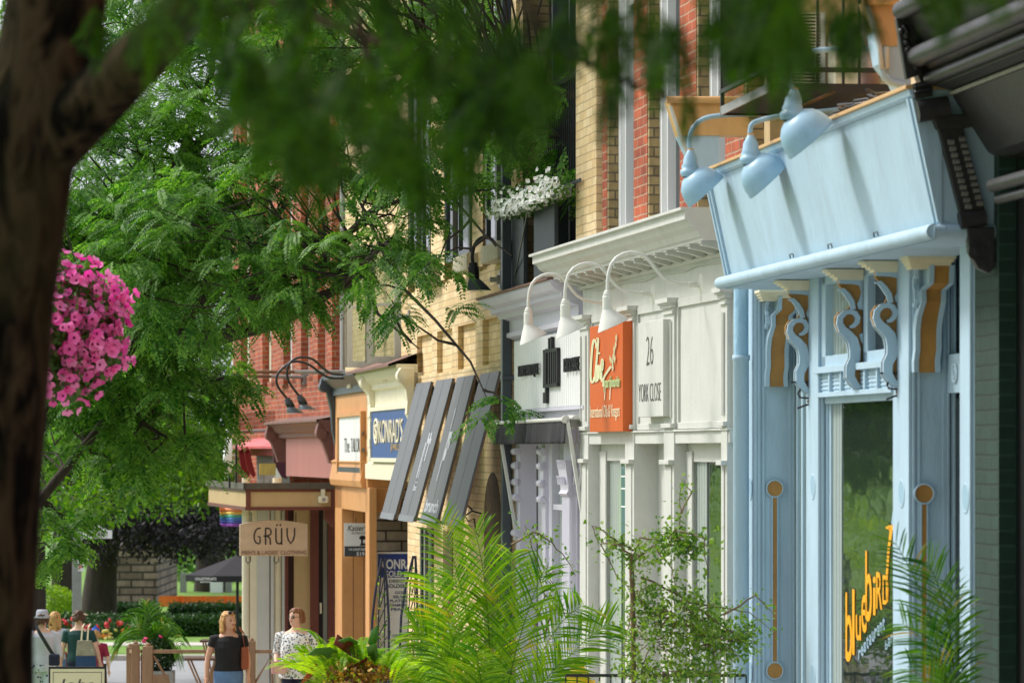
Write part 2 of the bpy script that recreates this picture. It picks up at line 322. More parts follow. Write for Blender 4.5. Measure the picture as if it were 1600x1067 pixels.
# ======================= pale blue shop =======================
f = FA; zt = 4.66
T = thing('blue_shop_building', f, (f.u(1168), 0, .6), 'pale blue painted shopfront with scroll brackets and a leaning blank signboard', 'building')
mb = MB(); pb(mb, f, 1168, 1520, -.28, -1.6, 0, zt, blue); mb.box(f.u(1160), f.u(1520), .62, 8, 4.2, 13, ybrick); mb.build('wall', T)
def pier(p0, p1, depth, plaq=None, ell=None):
    mb = MB(); u0, u1 = f.u(p0), f.u(p1); mb.box(u0, u1, .0, depth, .2, zt, blue)
    mb.box(u0-.012, u1+.0, -.02, .0, .2, zt, blue)                   # raised street-facing board
    for k, w_ in ((.03, .012), (.06, .01)): mb.box(u1, u1+w_, k-.03, k-.012, .2, zt, blue)
    if depth > .12: mb.box(u1, u1+.012, depth-.045, depth-.02, .2, zt, blue); mb.box(u1, u1+.02, depth-.02, depth-.003, .2, zt, blue)
    o = mb.build('pilaster', T, bevel=.004)
    if plaq:
        px, ya, yb, w_ = plaq; c = f.Q(px, ya, u1)+Vector((.012, 0, 0)); e = f.Q(px, yb, u1)+Vector((.012, 0, 0)); r = w_/2*f.Y(u1)/FP
        g = MB()
        for q in (c, e): g.hexa(circ(q+Vector((.002, 0, 0)), r, XA, ZA), (.004, 0, 0), gold); g.rings([circ(q+Vector((.002, 0, 0)), r*1.2, XA, ZA), circ(q+Vector((.014, 0, 0)), r*1.2, XA, ZA), circ(q+Vector((.014, 0, 0)), r*1.02, XA, ZA), circ(q+Vector((.004, 0, 0)), r*1.0, XA, ZA)], blue, False)
        g.box(u1+.002, u1+.015, c.y-r*.28, c.y+r*.28, e.z+r*.9, c.z-r*.9, gold); g.box(u1+.002, u1+.022, c.y+r*.28, c.y+r*.42, e.z+r, c.z-r, blue); g.box(u1+.002, u1+.022, c.y-r*.42, c.y-r*.28, e.z+r, c.z-r, blue)
        sub(o, g.build('inlay', T))
    if ell:
        g = MB()
        for py in ell:
            q = f.P((p0+p1)/2+1, py); r = .085
            g.rings([circ((q.x, -.021, q.z), r, (1, 0, 0), ZA), circ((q.x, -.026, q.z), r*.93, (1, 0, 0), ZA), circ((q.x, -.021, q.z), r*.8, (1, 0, 0), ZA)], blue, False); g.hexa(circ((q.x, -.0215, q.z), r*.8, (1, 0, 0), ZA), (0, .0005, 0), mat('blue_paint_deep', S(150, 184, 204), .5, .05))
        sub(o, g.build('roundel', T))
pier(1168, 1184, .26, (1210, 763, 1047, 24), (763, 1050))
pier(1265, 1283, .08, None, (760, 1056))
pier(1401, 1425, .22, (1443, 771, 1100, 28), (771,))
pier(1506, 1521, .02, None, (778,))
# left recess door and right narrow window
mb = MB(); pb(mb, f, 1232, 1262, -.262, -.277, .2, 4.1, glc)
for k in (1236, 1244, 1252): pb(mb, f, k, k+2, -.24, -.262, .2, 4.6, blue)
mb.build('door', T)
mb = MB(); pb(mb, f, 1484, 1503, -.25, -.27, .2, 3.8, gldark); pb(mb, f, 1484, 1486, -.225, -.25, .2, 4.6, blue); pb(mb, f, 1488, 1490, -.235, -.25, .2, 4.6, blue)
pb(mb, f, 1476, 1505, -.2, -.25, 3.83, 4.05, blue); wn = mb.build('window', T, bevel=.003)
q = f.P(1493, 590, -.2); g = MB()
for r in (.06, .035): g.rings([circ((q.x, .195, 3.94), r, (1, 0, 0), ZA), circ((q.x, .185, 3.94), r*.85, (1, 0, 0), ZA), circ((q.x, .195, 3.94), r*.7, (1, 0, 0), ZA)], blue, False)
sub(wn, g.build('rosette', T))
# display window: glass, frames, sign lettering
mb = MB(); u0, u1 = f.u(1283), f.u(1401); yb = .062
mb.box(u0, u1, yb, yb+.015, .2, 3.84, gl); uL = f.u(1316, -yb); mb.box(u0, uL, yb-.004, yb, .2, 3.84, glc); W1 = mb.build('display_window', T)
mb = MB()
for a, b_, o_ in ((1283, 1292, -.03), (1294, 1298, -.045)): pb(mb, f, a, b_, o_, -.075, .2, 3.84, blue)
mb.box(u1-.05, u1, .03, .075, .2, 3.84, blue); mb.box(u0, u1, .02, .08, 3.80, 3.86, blue); mb.box(u0, u1, .02, .08, .9, 1.6, cream); sub(W1, mb.build('frame', T, bevel=.003))
g = MB(); yl = yb-.006
def wl(px, py): q = f.P(px, py, -yl); return q
# yellow shop name drawn on a rising baseline, letter by letter: (char, px, top, bottom)
for ch, xa, xb, ya, yb_ in (('b', 1321, 1331, 925, 1035), ('l', 1331.5, 1335, 920, 1023), ('u', 1337, 1345, 960, 1001), ('e', 1346, 1354, 928, 989), ('b', 1352, 1362, 860, 972), ('i', 1364, 1368, 900, 961), ('R', 1369, 1378, 893, 952), ('D', 1379, 1388, 898, 945)):
    A_, B_ = wl(xa, ya), wl(xb, yb_); g.text(ch, (A_.x, yl, B_.z), (B_.x-A_.x, 0, 0), (0, 0, A_.z-B_.z), (0, .003, 0), yellowink, .005)
g.ribbon([wl(1386, 940), wl(1385.5, 900), wl(1388, 860), wl(1392, 830), wl(1388, 822)], [.05, .05, .06, .07, .02], (0, .003, 0), yellowink)
g.ribbon([wl(1384, 824), wl(1392, 824), wl(1400, 822)], [.01, .03, .05], (0, .003, 0), yellowink)
g.ribbon([wl(1393, 820), wl(1396, 805), wl(1400, 785)], [.03, .06, .03], (0, .003, 0), paleblueink)
for i, ch in enumerate('restaurant'):
    xa = 1341+i*4.2; ya = 1026-i*6.3+(i*i*.12); A_, B_ = wl(xa, ya-(16 if ch == 't' else 12)), wl(xa+3.6, ya+5); g.text(ch, (A_.x, yl, B_.z), (B_.x-A_.x, 0, 0), (0, 0, A_.z-B_.z), (0, .003, 0), paleblueink, .02)
for i, ch in enumerate('bar'):
    xa = 1383+i*4.2; A_, B_ = wl(xa, 1000-i*5), wl(xa+3.6, 1015-i*5); g.text(ch, (A_.x, yl, B_.z), (B_.x-A_.x, 0, 0), (0, 0, A_.z-B_.z), (0, .003, 0), paleblueink, .02)
sub(W1, g.build('lettering', T))
# transom windows and dentil band
mb = MB(); mb.box(u0, u1, -.0, .09, 4.6, zt, blue); mb.box(u0-.01, u1, -.05, .09, 3.99, 4.03, blue); mb.box(u0, u1, -.01, .09, 3.86, 3.99, blue); mb.box(u0, u1, -.035, .09, 3.84, 3.87, blue)
n = 6
for i in range(n+1):
    x = u0+.04+(u1-u0-.1)*i/n; mb.box(x, x+.035, -.035, -.01, 3.87, 3.99, blue)
for k in range(4): mb.box(u0, u1, -.016, -.01, 3.885+k*.026, 3.895+k*.026, blue)
mb.build('dentil_band', T, bevel=.002)
for a, b_ in ((1284, 1346), (1349, 1401)):
    x0, x1 = f.u(a), f.u(b_); mb = MB()
    for q in ((x0, x0+.11, 4.03, 4.62), (x1-.09, x1, 4.03, 4.62), (x0, x1, 4.03, 4.10), (x0, x1, 4.55, 4.62)): mb.box(q[0], q[1], .0, .09, q[2], q[3], blue)
    o = mb.build('transom_window', T, bevel=.004); mb = MB(); mb.box(x0+.1, x1-.08, .05, .06, 4.08, 4.57, glc if a < 1300 else gldark); sub(o, mb.build('pane', T))
# signboard
mb = MB(); ua, ub = f.u(1138, .28), f.u(1471, .28)
mb.prof([(.20, 4.66), (.28, 4.68), (.42, 5.33)], ua, ub, blue, back=-.3); sb_ = mb.build('signboard', T)
g = MB()
for x in (ua-.01, ub-.11):
    g.prof([(.285, 4.68), (.30, 4.69), (.44, 5.33), (.425, 5.335)], x, x+.12, blue, back=.28); g.prof([(.30, 4.69), (.312, 4.69), (.452, 5.33), (.44, 5.335)], x+.04, x+.075, blue, back=.29); sub(sb_, g.build('end_moulding', T)); g = MB()
for px in (1240, 1300, 1372): 
    q = f.P(px, 420, .3); g.tube([(q.x-.05, -.31, 4.69), (q.x-.05, -.315, 4.715), (q.x+.05, -.315, 4.715), (q.x+.05, -.31, 4.69)], .004, dgrey, 5); sub(sb_, g.build('wire_staple', T)); g = MB()

g = MB(); g.tube([(ua-.06, -.325, 4.64), (ub+.02, -.325, 4.64)], .04, blue, 14); g.tube([(ub, -.325, 4.64), (ub, .2, 4.64)], .04, blue, 14); g.box(ua-.05, ub, -.3, .2, 4.6, 4.655, blue); g.build('roll_moulding', T)
g = MB(); g.prof([(.41, 5.33), (.45, 5.345), (.46, 5.375)], ua-.03, ub+.02, blue, back=-.35); g.prof([(.45, 5.376), (.475, 5.378), (.475, 5.398), (.40, 5.405)], ua-.03, ub+.02, ochre, back=-.4)
for k in range(14): x = ua+.1+k*(ub-ua-.2)/13; g.lathe([(.006, 0), (.006, .01), (.0, .014)], (x, -.43, 5.398), ochre, n=6)
g.build('gutter_cap', T, bevel=.004)
# scroll brackets
Cx = [(85,292),(60,285),(40,265),(33,235),(50,205),(80,196),(115,203),(143,232),(148,270),(130,308),(98,338),(64,375),(50,430),(52,490),(78,540),(80,600),(52,645),(16,672)]
Cw = [16,25,31,33,32,30,32,36,40,50,60,64,66,64,58,54,44,24]
def scroll(px):
    u = f.u(px); Y = f.Y(u); s_ = .00097; c = f.Q(px, 0, u); zt_ = 4.53; T_ = .035
    q = lambda a, h, dx=0: Vector((u+dx, -(a*s_), zt_-h*s_))
    g = MB()
    gp_ = [(150,0),(0,0),(0,680),(40,655),(76,610),(90,590),(95,530),(60,480),(52,410),(70,350),(110,350),(150,320),(172,270),(172,235),(148,198),(90,178),(75,140),(100,90),(120,60),(150,30)]
    g.hexa([q(a, h, -.045) for a, h in gp_], (.03, 0, 0), gold)
    e = MB()
    e.ribbon([q(a, h, -.012) for a, h in Cx], [v_*s_ for v_ in Cw], (.028, 0, 0), blue); e.ribbon([q(a, h, -.07) for a, h in Cx], [v_*s_ for v_ in Cw], (.02, 0, 0), blue)
    e.ribbon([q(a, h, -.012) for a, h in [(155,62),(128,62),(98,95),(72,135),(60,182)]], [x*s_ for x in (10, 26, 34, 34, 28)], (.028, 0, 0), blue)
    e.hexa([q(a, h, -.012) for a, h in [(0,0),(150,0),(150,22),(60,26),(20,34),(8,75),(22,120),(36,150),(30,178),(0,186)]], (.02, 0, 0), blue)
    e.hexa([q(a, h, -.012) for a, h in [(0,330),(22,335),(10,380),(0,395)]], (.02, 0, 0), blue)
    o = g.build('scroll_bracket', T); sub(o, e.build('scroll_face', T))
    k = MB()
    for i, (w_, h0) in enumerate(((.15, 0), (.17, .016), (.195, .03), (.215, .046))): k.box(u-.09-w_*.12, u+.015+i*.004, -w_-.01, .02, zt_+h0, zt_+h0+.018, cream)
    sub(o, k.build('cap', T))
for px in (1268, 1348, 1407): scroll(px)
# gold fronted brackets on the two deep pilasters
def gold_bracket(pa, pc, pu, y0, y1):
    u = f.u(pu); s_ = (pc-pa)/150.*f.Y(u)/FP; c = f.Q(pc, y0, u); H = c.z-f.Q(pc, y1, u).z
    q = lambda a, h, dx=0: Vector((u+dx, c.y-(220-a)*s_, c.z-(h-185)/715.*H))
    L = [(158,250),(155,360),(118,400),(118,470),(96,560),(90,640),(92,760),(84,830),(86,900)]; Rr = [(250,250),(248,360),(212,400),(208,470),(196,560),(190,640),(192,760),(184,830),(188,900)]
    D = [.15, .14, .10, .11, .085, .07, .06, .055, .05]
    g = MB(); 
    for i in range(len(L)-1):
        a, b_, c_, d_ = L[i], Rr[i], Rr[i+1], L[i+1]
        g.add([q(*a, D[i]), q(*b_, D[i]), q(*c_, D[i+1]), q(*d_, D[i+1]), q(*a), q(*b_), q(*c_), q(*d_)], [(0,1,2,3),(4,7,6,5),(0,4,5,1),(3,2,6,7)], gold)
    o = g.build('gold_bracket', T); e = MB()
    for P_, sgn in ((L, -1), (Rr, 1)):
        for i in range(len(P_)-1):
            a, d_ = P_[i], P_[i+1]; w_ = 30
            pts = [q(a[0], a[1], D[i]+.012), q(a[0]+sgn*w_, a[1], D[i]+.012), q(d_[0]+sgn*w_, d_[1], D[i+1]+.012), q(d_[0], d_[1], D[i+1]+.012)]
            base = [q(a[0], a[1]), q(a[0]+sgn*w_, a[1]), q(d_[0]+sgn*w_, d_[1]), q(d_[0], d_[1])]
            e.add(pts+base, [(0,1,2,3),(0,3,7,4),(1,5,6,2),(0,4,5,1),(3,2,6,7)], blue)
    # fretwork scroll on the street side
    P0 = q(75, 300).y
    e.ribbon([Vector((u+x, P0-.0, c.z-h)) for x, h in ((.02,.06),(.06,.05),(.09,.08),(.08,.12),(.05,.13),(.04,.17),(.07,.2),(.08,.25),(.05,.29),(.02,.27))], .02, (0, -.02, 0), blue)
    sub(o, e.build('rail', T)); k = MB()
    for i, w_ in enumerate((.02, .04, .06, .08)): k.box(u-.0, u+.12+w_, q(20-i*12, 0).y, q(250+i*10, 0).y, 4.53+i*.018, 4.53+(i+1)*.018, cream)
    sub(o, k.build('cap', T))
gold_bracket(1196, 1229, 1184, 447, 604); gold_bracket(1427, 1466, 1425, 400, 582)
# gold ended gutter blocks at both ends of the roof
def ear(uu, gpts, bpts, trim):
    g = MB(); g.hexa([f.Q(x, y, uu) for x, y in gpts], (-.18, 0, 0), ochre); a, b_ = f.Q(*gpts[0], uu), f.Q(*gpts[1], uu)
    g.tube([a+Vector((.03, -.02, .0)), b_+Vector((.03, .0, 0))], .025, ochre, 12); g.hexa([f.Q(x, y, uu)+Vector((-.01, 0, 0)) for x, y in bpts], (-.17, 0, 0), blue)
    g.tube([f.Q(x, y, uu)+Vector((.015, 0, 0)) for x, y in trim], .014, white, 8); g.build('gutter_end', T)
ear(f.uY(26.9), [(1045, 157), (1170, 157), (1170, 212), (1062, 212)], [(1062, 212), (1124, 212), (1124, 268), (1100, 268), (1075, 240)], [(1047, 166), (1062, 212), (1070, 232), (1074, 240)])
ear(f.uY(20.9), [(1352, 2), (1402, 2), (1402, 72), (1374, 72)], [(1366, 50), (1420, 50), (1425, 150), (1408, 150), (1400, 130), (1382, 110), (1375, 100)], [(1355, 8), (1373, 72), (1377, 108), (1385, 107), (1384, 74)])
g = MB(); uu = f.uY(20.9); g.tube([f.Q(x, y, uu) for x, y in ((1378, 108), (1382, 122), (1395, 130), (1412, 134), (1420, 145), (1422, 165), (1424, 185))], .018, blue, 10); g.build('spout', T)
# upper return wall with louvred window above the platform
mb = MB(); uu = f.uY(25.6); a = f.Q(1203, 170, uu); mb.box(uu-.2, uu, a.y, .64, 5.4, 9, tan); o = mb.build('return_wall', T)
g = MB(); b_ = f.Q(1281, 134, uu); t_ = f.Q(1281, 20, uu); g.box(uu+.0, uu+.01, a.y+.01, b_.y, b_.z, t_.z, inkblack)
for i in range(22): z = b_.z+.01+i*(t_.z-b_.z)/22; g.box(uu+.012, uu+.024, a.y+.012, b_.y-.004, z, z+.009, cream)
for k in (.2, .6, .9): y = a.y+(b_.y-a.y)*k; g.box(uu+.024, uu+.03, y, y+.008, b_.z, t_.z, cream)
g.box(uu, uu+.03, b_.y, b_.y+.03, b_.z-.02, t_.z, white); g.box(uu, uu+.03, a.y, b_.y+.03, b_.z-.03, b_.z, white); sub(o, g.build('louvred_window', T))
g = MB(); c_ = f.Q(1338, 134, uu); g.box(uu, uu+.25, b_.y+.05, c_.y, b_.z-.05, f.Q(1338, 55, uu).z, cream); g.build('air_unit', T, bevel=.01)

# fire escape platform
u_n, u_f = f.uY(23.5), f.uY(25.1)
P_ = thing('fire_escape', f, (u_n, 0, 5.7), 'black steel fire escape platform with railing above the blue signboard', 'fire escape')
yo = f.Q(1202, 138, u_n).y; yi = f.Q(1394, 138, u_n).y; zp = f.Q(1202, 145, u_n).z
g = MB(); g.box(u_n-.01, u_n, yo, yi, zp, zp+.06, black); g.box(u_f, u_n, yo-.012, yo, zp, zp+.055, galv); g.box(u_f, u_f+.02, yo, yi, zp, zp+.06, black); g.box(u_f, u_n, yi, yi+.02, zp, zp+.06, black); g.build('frame', P_)
g = MB()
for i in range(46): x = u_f+.03+i*(u_n-u_f-.05)/46; g.box(x, x+.012, yo, yi, zp+.012, zp+.03, dgrey if i % 2 else black)
g.box(u_f, u_n, (yo+yi)/2, (yo+yi)/2+.03, zp+.002, zp+.012, rust); g.build('grating', P_)
g = MB(); zr = f.Q(1202, 112, u_n).z
for i in range(24): x = u_f+.02+i*(u_n-u_f-.04)/23; g.tube([(x, yo, zp+.15), (x, yo, zp+1.1)], .008, black, 6)
g.box(u_f, u_n, yo-.015, yo+.015, zp+.14, zp+.165, black); g.box(u_f, u_n, yo-.02, yo+.02, zp+1.1, zp+1.13, black)
for x in (u_f+.02, u_n-.02): g.box(x-.012, x+.012, yo-.012, yo+.012, zp, zp+1.1, black)
for px in (1238, 1278, 1318, 1343, 1392): y = f.Q(px, 100, u_n).y; g.box(u_n-.015, u_n, y-.008, y+.008, zp+.05, zp+1.1, black)
g.box(u_n-.02, u_n, yo, yi, zr, zr+.03, black); g.box(u_n-.02, u_n, yo, yi, zp+1.1, zp+1.13, black); g.build('railing', P_)
# vase-like pot on the platform
up = u_n-.25; pc = f.Q(1358, 128, up); V_ = thing('plant_pot', f, (pc.x, pc.y, zp+.03), 'brown clay pot holding a wrapped bundle on the fire escape', 'pot')
g = MB(); g.lathe([(.0, 0), (.06, .002), (.065, .06), (.055, .12), (.06, .13)], (pc.x, pc.y, zp+.03), mat('clay', S(150, 118, 104), .8, .1, 8), n=18); g.build('pot', V_)
g = MB(); g.lathe([(.05, .1), (.055, .25), (.045, .45), (.03, .6), (.0, .62)], (pc.x, pc.y, zp+.03), mat('wrapped_cloth', S(190, 170, 160), .9, .35, 14, .4, 30), n=14); g.build('bundle', V_)
# cables on the roof
g = MB()
for k in range(9):
    r_ = random.Random(k); pts = [Vector((f.u(1290+i*12, .15)+r_.uniform(-.1, .1), -.15+r_.uniform(-.12, .16), 5.46+.05*abs(math.sin(i+k))+r_.uniform(0, .05))) for i in range(9)]
    g.tube(pts, .009, black, 5)
g.box(f.u(1195), f.u(1280), -.3, .3, 5.43, 5.46, black); tag(g.build('cable_bundle', fr=f, loc=(f.u(1290), -.15, 5.45)), 'tangle of black cables lying on top of the blue signboard', 'cables')

# blue dome lamps
lampblue = mat('lamp_blue_enamel', S(150, 188, 210), .4, .05, 12, .05, 40, grime=.1)
def dome_lamp(Yl, neck, tipA, tipB, arm, lab, pr=None):
    u = f.uY(Yl); N = f.Q(*neck, u); A_, B_ = f.Q(*tipA, u), f.Q(*tipB, u); C_ = (A_+B_)/2; R = (A_-B_).length/2
    ax = Vector((0, -(B_-A_).z, (B_-A_).y)).normalized()
    if ax.z < 0: ax = -ax
    end = f.Q(*arm[-1], u); L_ = thing('dome_lamp', f, end, lab, 'lamp', 'blue dome lamps above the blue signboard')
    g = MB(); h = (N-C_).dot(ax); off = N-ax*h
    prof = [(R*1.03, -.012), (R*1.03, .0), (R*1.0, .012), (R*.98, R*.25), (R*.91, R*.5), (R*.77, R*.75), (R*.55, R*.94), (R*.32, R*1.05)]
    top = R*1.08
    g.lathe(prof, C_, lampblue, ax, 28); g.lathe([(R*.98, -.01), (R*.9, R*.35), (R*.7, R*.65), (.02, R*.9)], C_, white, ax, 28); g.build('shade', L_, smooth=True)
    g = MB(); c2 = C_+ax*R*1.0; axn = (N-c2).normalized()
    g.lathe([(R*.36, -.02), (R*.44, 0), (R*.44, .025), (R*.37, .03), (R*.39, .05), (R*.33, .07), (R*.3, .11), (R*.16, .15), (.02, .16)], c2, lampblue, axn, 20); g.build('socket', L_, smooth=True)
    g = MB(); g.lathe([(.021, 0), (.021, .02)], c2+axn*.15, ochre, axn, 10, True); pts = [c2+axn*.15]+[f.Q(x, y, u) for x, y in arm]
    sp = []
    for i in range(len(pts)-1):
        p0, p1, p2, p3 = pts[max(i-1, 0)], pts[i], pts[i+1], pts[min(i+2, len(pts)-1)]
        for t in (0, .25, .5, .75): sp.append(.5*((2*p1)+(p2-p0)*t+(2*p0-5*p1+4*p2-p3)*t*t+(3*p1-p0-3*p2+p3)*t**3))
    g.tube(sp+[pts[-1]], .016, lampblue, 10); g.build('arm', L_)
    return L_
dome_lamp(25.4, (1079, 243), (1076, 322), (1127, 275), [(1077, 222), (1083, 200), (1100, 186), (1125, 181), (1165, 179), (1235, 177)], 'blue dome lamp nearest the white cornice, left of the other two')
dome_lamp(23.6, (1173, 225), (1172, 308), (1228, 254), [(1172, 208), (1175, 195), (1190, 188), (1225, 181), (1290, 174), (1325, 170)], 'blue dome lamp with a jointed elbow, hanging lowest over the signboard')
dome_lamp(21.8, (1240, 154), (1234, 246), (1298, 188), [(1234, 128), (1236, 108), (1248, 90), (1272, 80), (1310, 78), (1368, 77)], 'topmost blue dome lamp, in front of the fire escape')

# blue downpipe
D_ = thing('blue_downpipe', f, (f.u(1157, .09), -.1, .8), 'fat pale blue downpipe between the white shop and the blue shop', 'downpipe')
x = f.u(1158, .1); g = MB(); g.lathe([(.052, 0), (.052, 4.7)], (x, -.1, .1), mat('foil_wrapped_pipe', S(160, 200, 226), .35, .15, 10, 1.0, 22, stretch=(1, 1, .5)), n=18); g.build('pipe', D_)
zc = f.Q(1157, 555, x).z; g = MB(); g.lathe([(.055, 0), (.055, zc-.14), (.062, zc-.13), (.062, zc-.1), (.055, zc-.1)], (x, -.1, .1), blue, n=20); g.build('sleeve', D_, smooth=True)
# wrought iron hooks under the scroll brackets
for i, (px, y0) in enumerate(((1268, 597), (1407, 583))):
    u = f.u(px)+.005; q = lambda a, h: f.Q(px+a, y0+h, u)
    H_ = thing('iron_bracket', f, q(0, 20), ('black iron hook bracket under the leftmost blue scroll bracket' if i == 0 else 'black iron hook bracket on the pier right of the display window'), 'bracket', 'iron hook brackets on the blue shop')
    g = MB(); g.tube([q(0, 0), q(0, 42)], .012, black, 6); g.tube([q(2, 0), q(-32, 0)], .007, black, 6)
    g.tube([q(-20, 1), q(-16, 8), q(-21, 18), q(-18, 24), q(-6, 25), q(0, 24)], .007, black, 6); g.tube([q(0, 34), q(-10, 36), q(-22, 41)], .007, black, 6)
    for h in (10, 30): g.lathe([(.0, -.012), (.014, 0), (0, .012)], q(-4, h), rust, (1, 0, 0), 8)
    g.build('hook', H_)

# ======================= dark shop at the right edge =======================
T = thing('dark_green_shop_building', f, (f.u(1523), 0, .6), 'dark shopfront with charcoal cornice and green painted brick at the right edge', 'building')
ue = f.uY(-25)  # run on past the viewer, out of view, to block sky light
mb = MB(); pb(mb, f, 1523.5, 1560, 0.0, -1.5, .2, 5.2, gbrick); u2 = f.u(1560); mb.box(u2, u2+.01, .0, .09, .2, 5.2, shaded_gbrick); mb.box(f.u(1523.5), ue, .5, 8, 4.5, 13, rbrick)
mb.build('wall', T)
mb = MB(); mb.box(u2+.01, ue, .1, .5, .2, 4.9, black); mb.tube([(u2+.12, .17, .2), (u2+.12, .17, 4.8)], .05, char, 12); mb.build('door_recess', T)
# sloping fascia with roll mouldings
us = f.uY(19.95); g = MB()
g.prof([(-.02, 5.02), (.04, 5.05), (.23, 5.34), (.23, 5.37), (.33, 5.39), (.33, 5.46), (.38, 5.5), (.38, 5.6), (.47, 5.75), (.5, 5.84)], us, ue, char, back=-.45)
g.build('fascia', T, bevel=.005); g = MB()
g.tube([(us-.02, -.42, 5.54), (ue, -.42, 5.54)], .055, char, 16); g.tube([(us, -.35, 5.43), (ue, -.35, 5.43)], .035, char, 12); g.tube([(us, -.5, 5.78), (ue, -.5, 5.78)], .05, char, 12)
g.tube([(us, -.24, 5.355), (ue, -.24, 5.355)], .012, mat('weathered_edge', S(140, 140, 128), .7, .2, 20), 8); g.tube([(f.u(1557, .1), -.12, 4.85), (ue, -.12, 4.85)], .035, char, 12); g.tube([(f.u(1557, .1), -.09, 4.78), (ue, -.09, 4.78)], .025, char, 12); g.build('cornice', T)
# big corbel
u = us-.04; q = lambda x, y, dx=0: f.Q(x, y, u)+Vector((dx, 0, 0))
g = MB(); th = .22
g.hexa([q(1462, 200), q(1500, 196), q(1536, 330), q(1498, 338)], (.05, 0, 0), char)                       # beaded slab
g.hexa([q(1496, 196, -.1), q(1530, 200, -.1), q(1556, 250, -.1), q(1556, 372, -.1), q(1534, 374, -.1), q(1534, 330, -.1)], (.1, 0, 0), char)
g.hexa([q(1452, 182), q(1512, 180), q(1516, 200), q(1460, 204)], (.07, 0, 0), char)
g.tube([q(1430, 176, .04), q(1478, 168, .04)], .058, char, 16); g.tube([q(1496, 346, .04), q(1536, 340, .04)], .045, char, 16)
g.hexa([q(1507, 356), q(1550, 356), q(1550, 420), q(1540, 428), q(1524, 420), q(1510, 395)], (.06, 0, 0), char)
g.hexa([q(1424, 132), q(1454, 126), q(1454, 152), q(1426, 156)], (.05, 0, 0), char); g.hexa([q(1397, 30), q(1422, 22), q(1437, 118), q(1413, 126)], (.05, 0, 0), char)
g.hexa([q(1420, 20, -.1), q(1470, 40, -.1), q(1500, 190, -.1), q(1465, 195, -.1), q(1435, 120, -.1)], (.1, 0, 0), char)
co = g.build('corbel', T, bevel=.006); g = MB()
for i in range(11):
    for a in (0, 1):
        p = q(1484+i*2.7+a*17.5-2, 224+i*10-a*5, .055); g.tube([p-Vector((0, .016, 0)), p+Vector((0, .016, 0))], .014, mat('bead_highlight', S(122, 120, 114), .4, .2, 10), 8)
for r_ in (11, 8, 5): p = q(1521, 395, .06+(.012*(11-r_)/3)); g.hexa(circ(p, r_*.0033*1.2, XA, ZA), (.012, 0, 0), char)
rr = random.Random(3)
for k in range(26):
    t = rr.random(); x = 1404+t*20+rr.uniform(-5, 5)+4; y = 45+t*60+rr.uniform(-3, 3); p = q(x, y, .055); g.lathe([(.016, -.006), (.018, .0), (.008, .01), (0, .012)], p, char, (1, rr.uniform(-.6, .6), rr.uniform(-.6, .6)), 6)
for k in range(12): p = q(1427+(k % 6)*4.5, 137+(k//6)*9-(k % 6)*.8, .055); g.lathe([(.012, -.005), (.013, 0), (0, .012)], p, char, (1, 0, 0), 6)
sub(co, g.build('carving', T))
# ======================= white shop =======================
f = FW
T = thing('white_shop_building', f, (f.u(915), 0, .5), 'white panelled shopfront with a deep moulded cornice below red brick piers', 'building')
ua, ub = f.u(913), f.u(1146)
mb = MB(); mb.box(ua, ub, .25, 6, -.2, 4.9, white)                         # back of the bays
mb.box(ua, ub, 0, .25, 3.58, 4.95, white); mb.box(ua, ub, -.012, 0, 4.66, 4.95, white); mb.build('wall', T)
mb = MB(); mb.box(ua, ub, -.03, .1, 3.56, 3.65, white); mb.box(ua, ub, -.05, .05, 3.65, 3.665, white); mb.build('rail', T, bevel=.004)
for a, b_ in ((913, 926), (984, 998), (1045, 1061), (1135, 1144.5)):
    x0, x1 = f.u(a), f.u(b_); g = MB(); g.box(x0, x1, -.04, .25, .0, 4.57, white)
    g.box(x0+.07, x0+.09, -.055, -.04, 3.76, 4.5, white); g.box(x1-.09, x1-.07, -.055, -.04, 3.76, 4.5, white)
    for z0, w_ in ((3.68, .015), (3.4, .03)): g.box(x0+.02, x1-.0, -.055-w_, -.04, z0, z0+.035, white)
    g.box(x0+.07, x1-.07, -.05, -.04, .5, 3.38, white)
    o = g.build('pilaster', T, bevel=.004)
    g = MB(); [g.box(x0-k, x1+k*.5, -.045-k, .0, z0_, z1_, white) for k, z0_, z1_ in ((.012, 4.555, 4.575), (.0, 4.575, 4.60), (.02, 4.60, 4.625), (.035, 4.625, 4.64), (.055, 4.64, 4.675))]; sub(o, g.build('capital', T))
for a, b_ in ((926, 984), (998, 1045), (1061, 1135)):
    x0, x1 = f.u(a), f.u(b_); g = MB()
    for q in ((x0, x0+.05, 3.67, 4.66), (x1-.05, x1, 3.67, 4.66), (x0, x1, 4.6, 4.66), (x0, x1, 3.67, 3.72)): g.box(q[0], q[1], -.02, 0, q[2], q[3], white)
    g.build('panel_moulding', T, bevel=.003)
# cornice
g = MB(); e0 = f.u(915)-.02
pr = [(.0, 4.90), (.04, 4.91), (.04, 4.935), (.025, 4.94), (.025, 5.0), (.25, 5.0), (.25, 5.02), (.27, 5.03), (.29, 5.07), (.33, 5.10), (.35, 5.14), (.38, 5.15), (.38, 5.21), (.41, 5.215), (.41, 5.235)]
g.prof(pr, e0, ub+.12, white, back=-.2, e0=.9, e1=.0); co = g.build('cornice', T)
n = 15
for i in range(n):
    g = MB(); x = e0+.05+i*(ub-e0-.1)/(n-1); g.hexa([(x, -.03, 4.998), (x, -.23, 4.998), (x, -.235, 4.97), (x, -.15, 4.955), (x, -.07, 4.93), (x, -.03, 4.925)], (.085, 0, 0), white); g.box(x-.01, x+.095, -.245, -.02, 4.985, 4.999, white); sub(co, g.build('modillion', T))

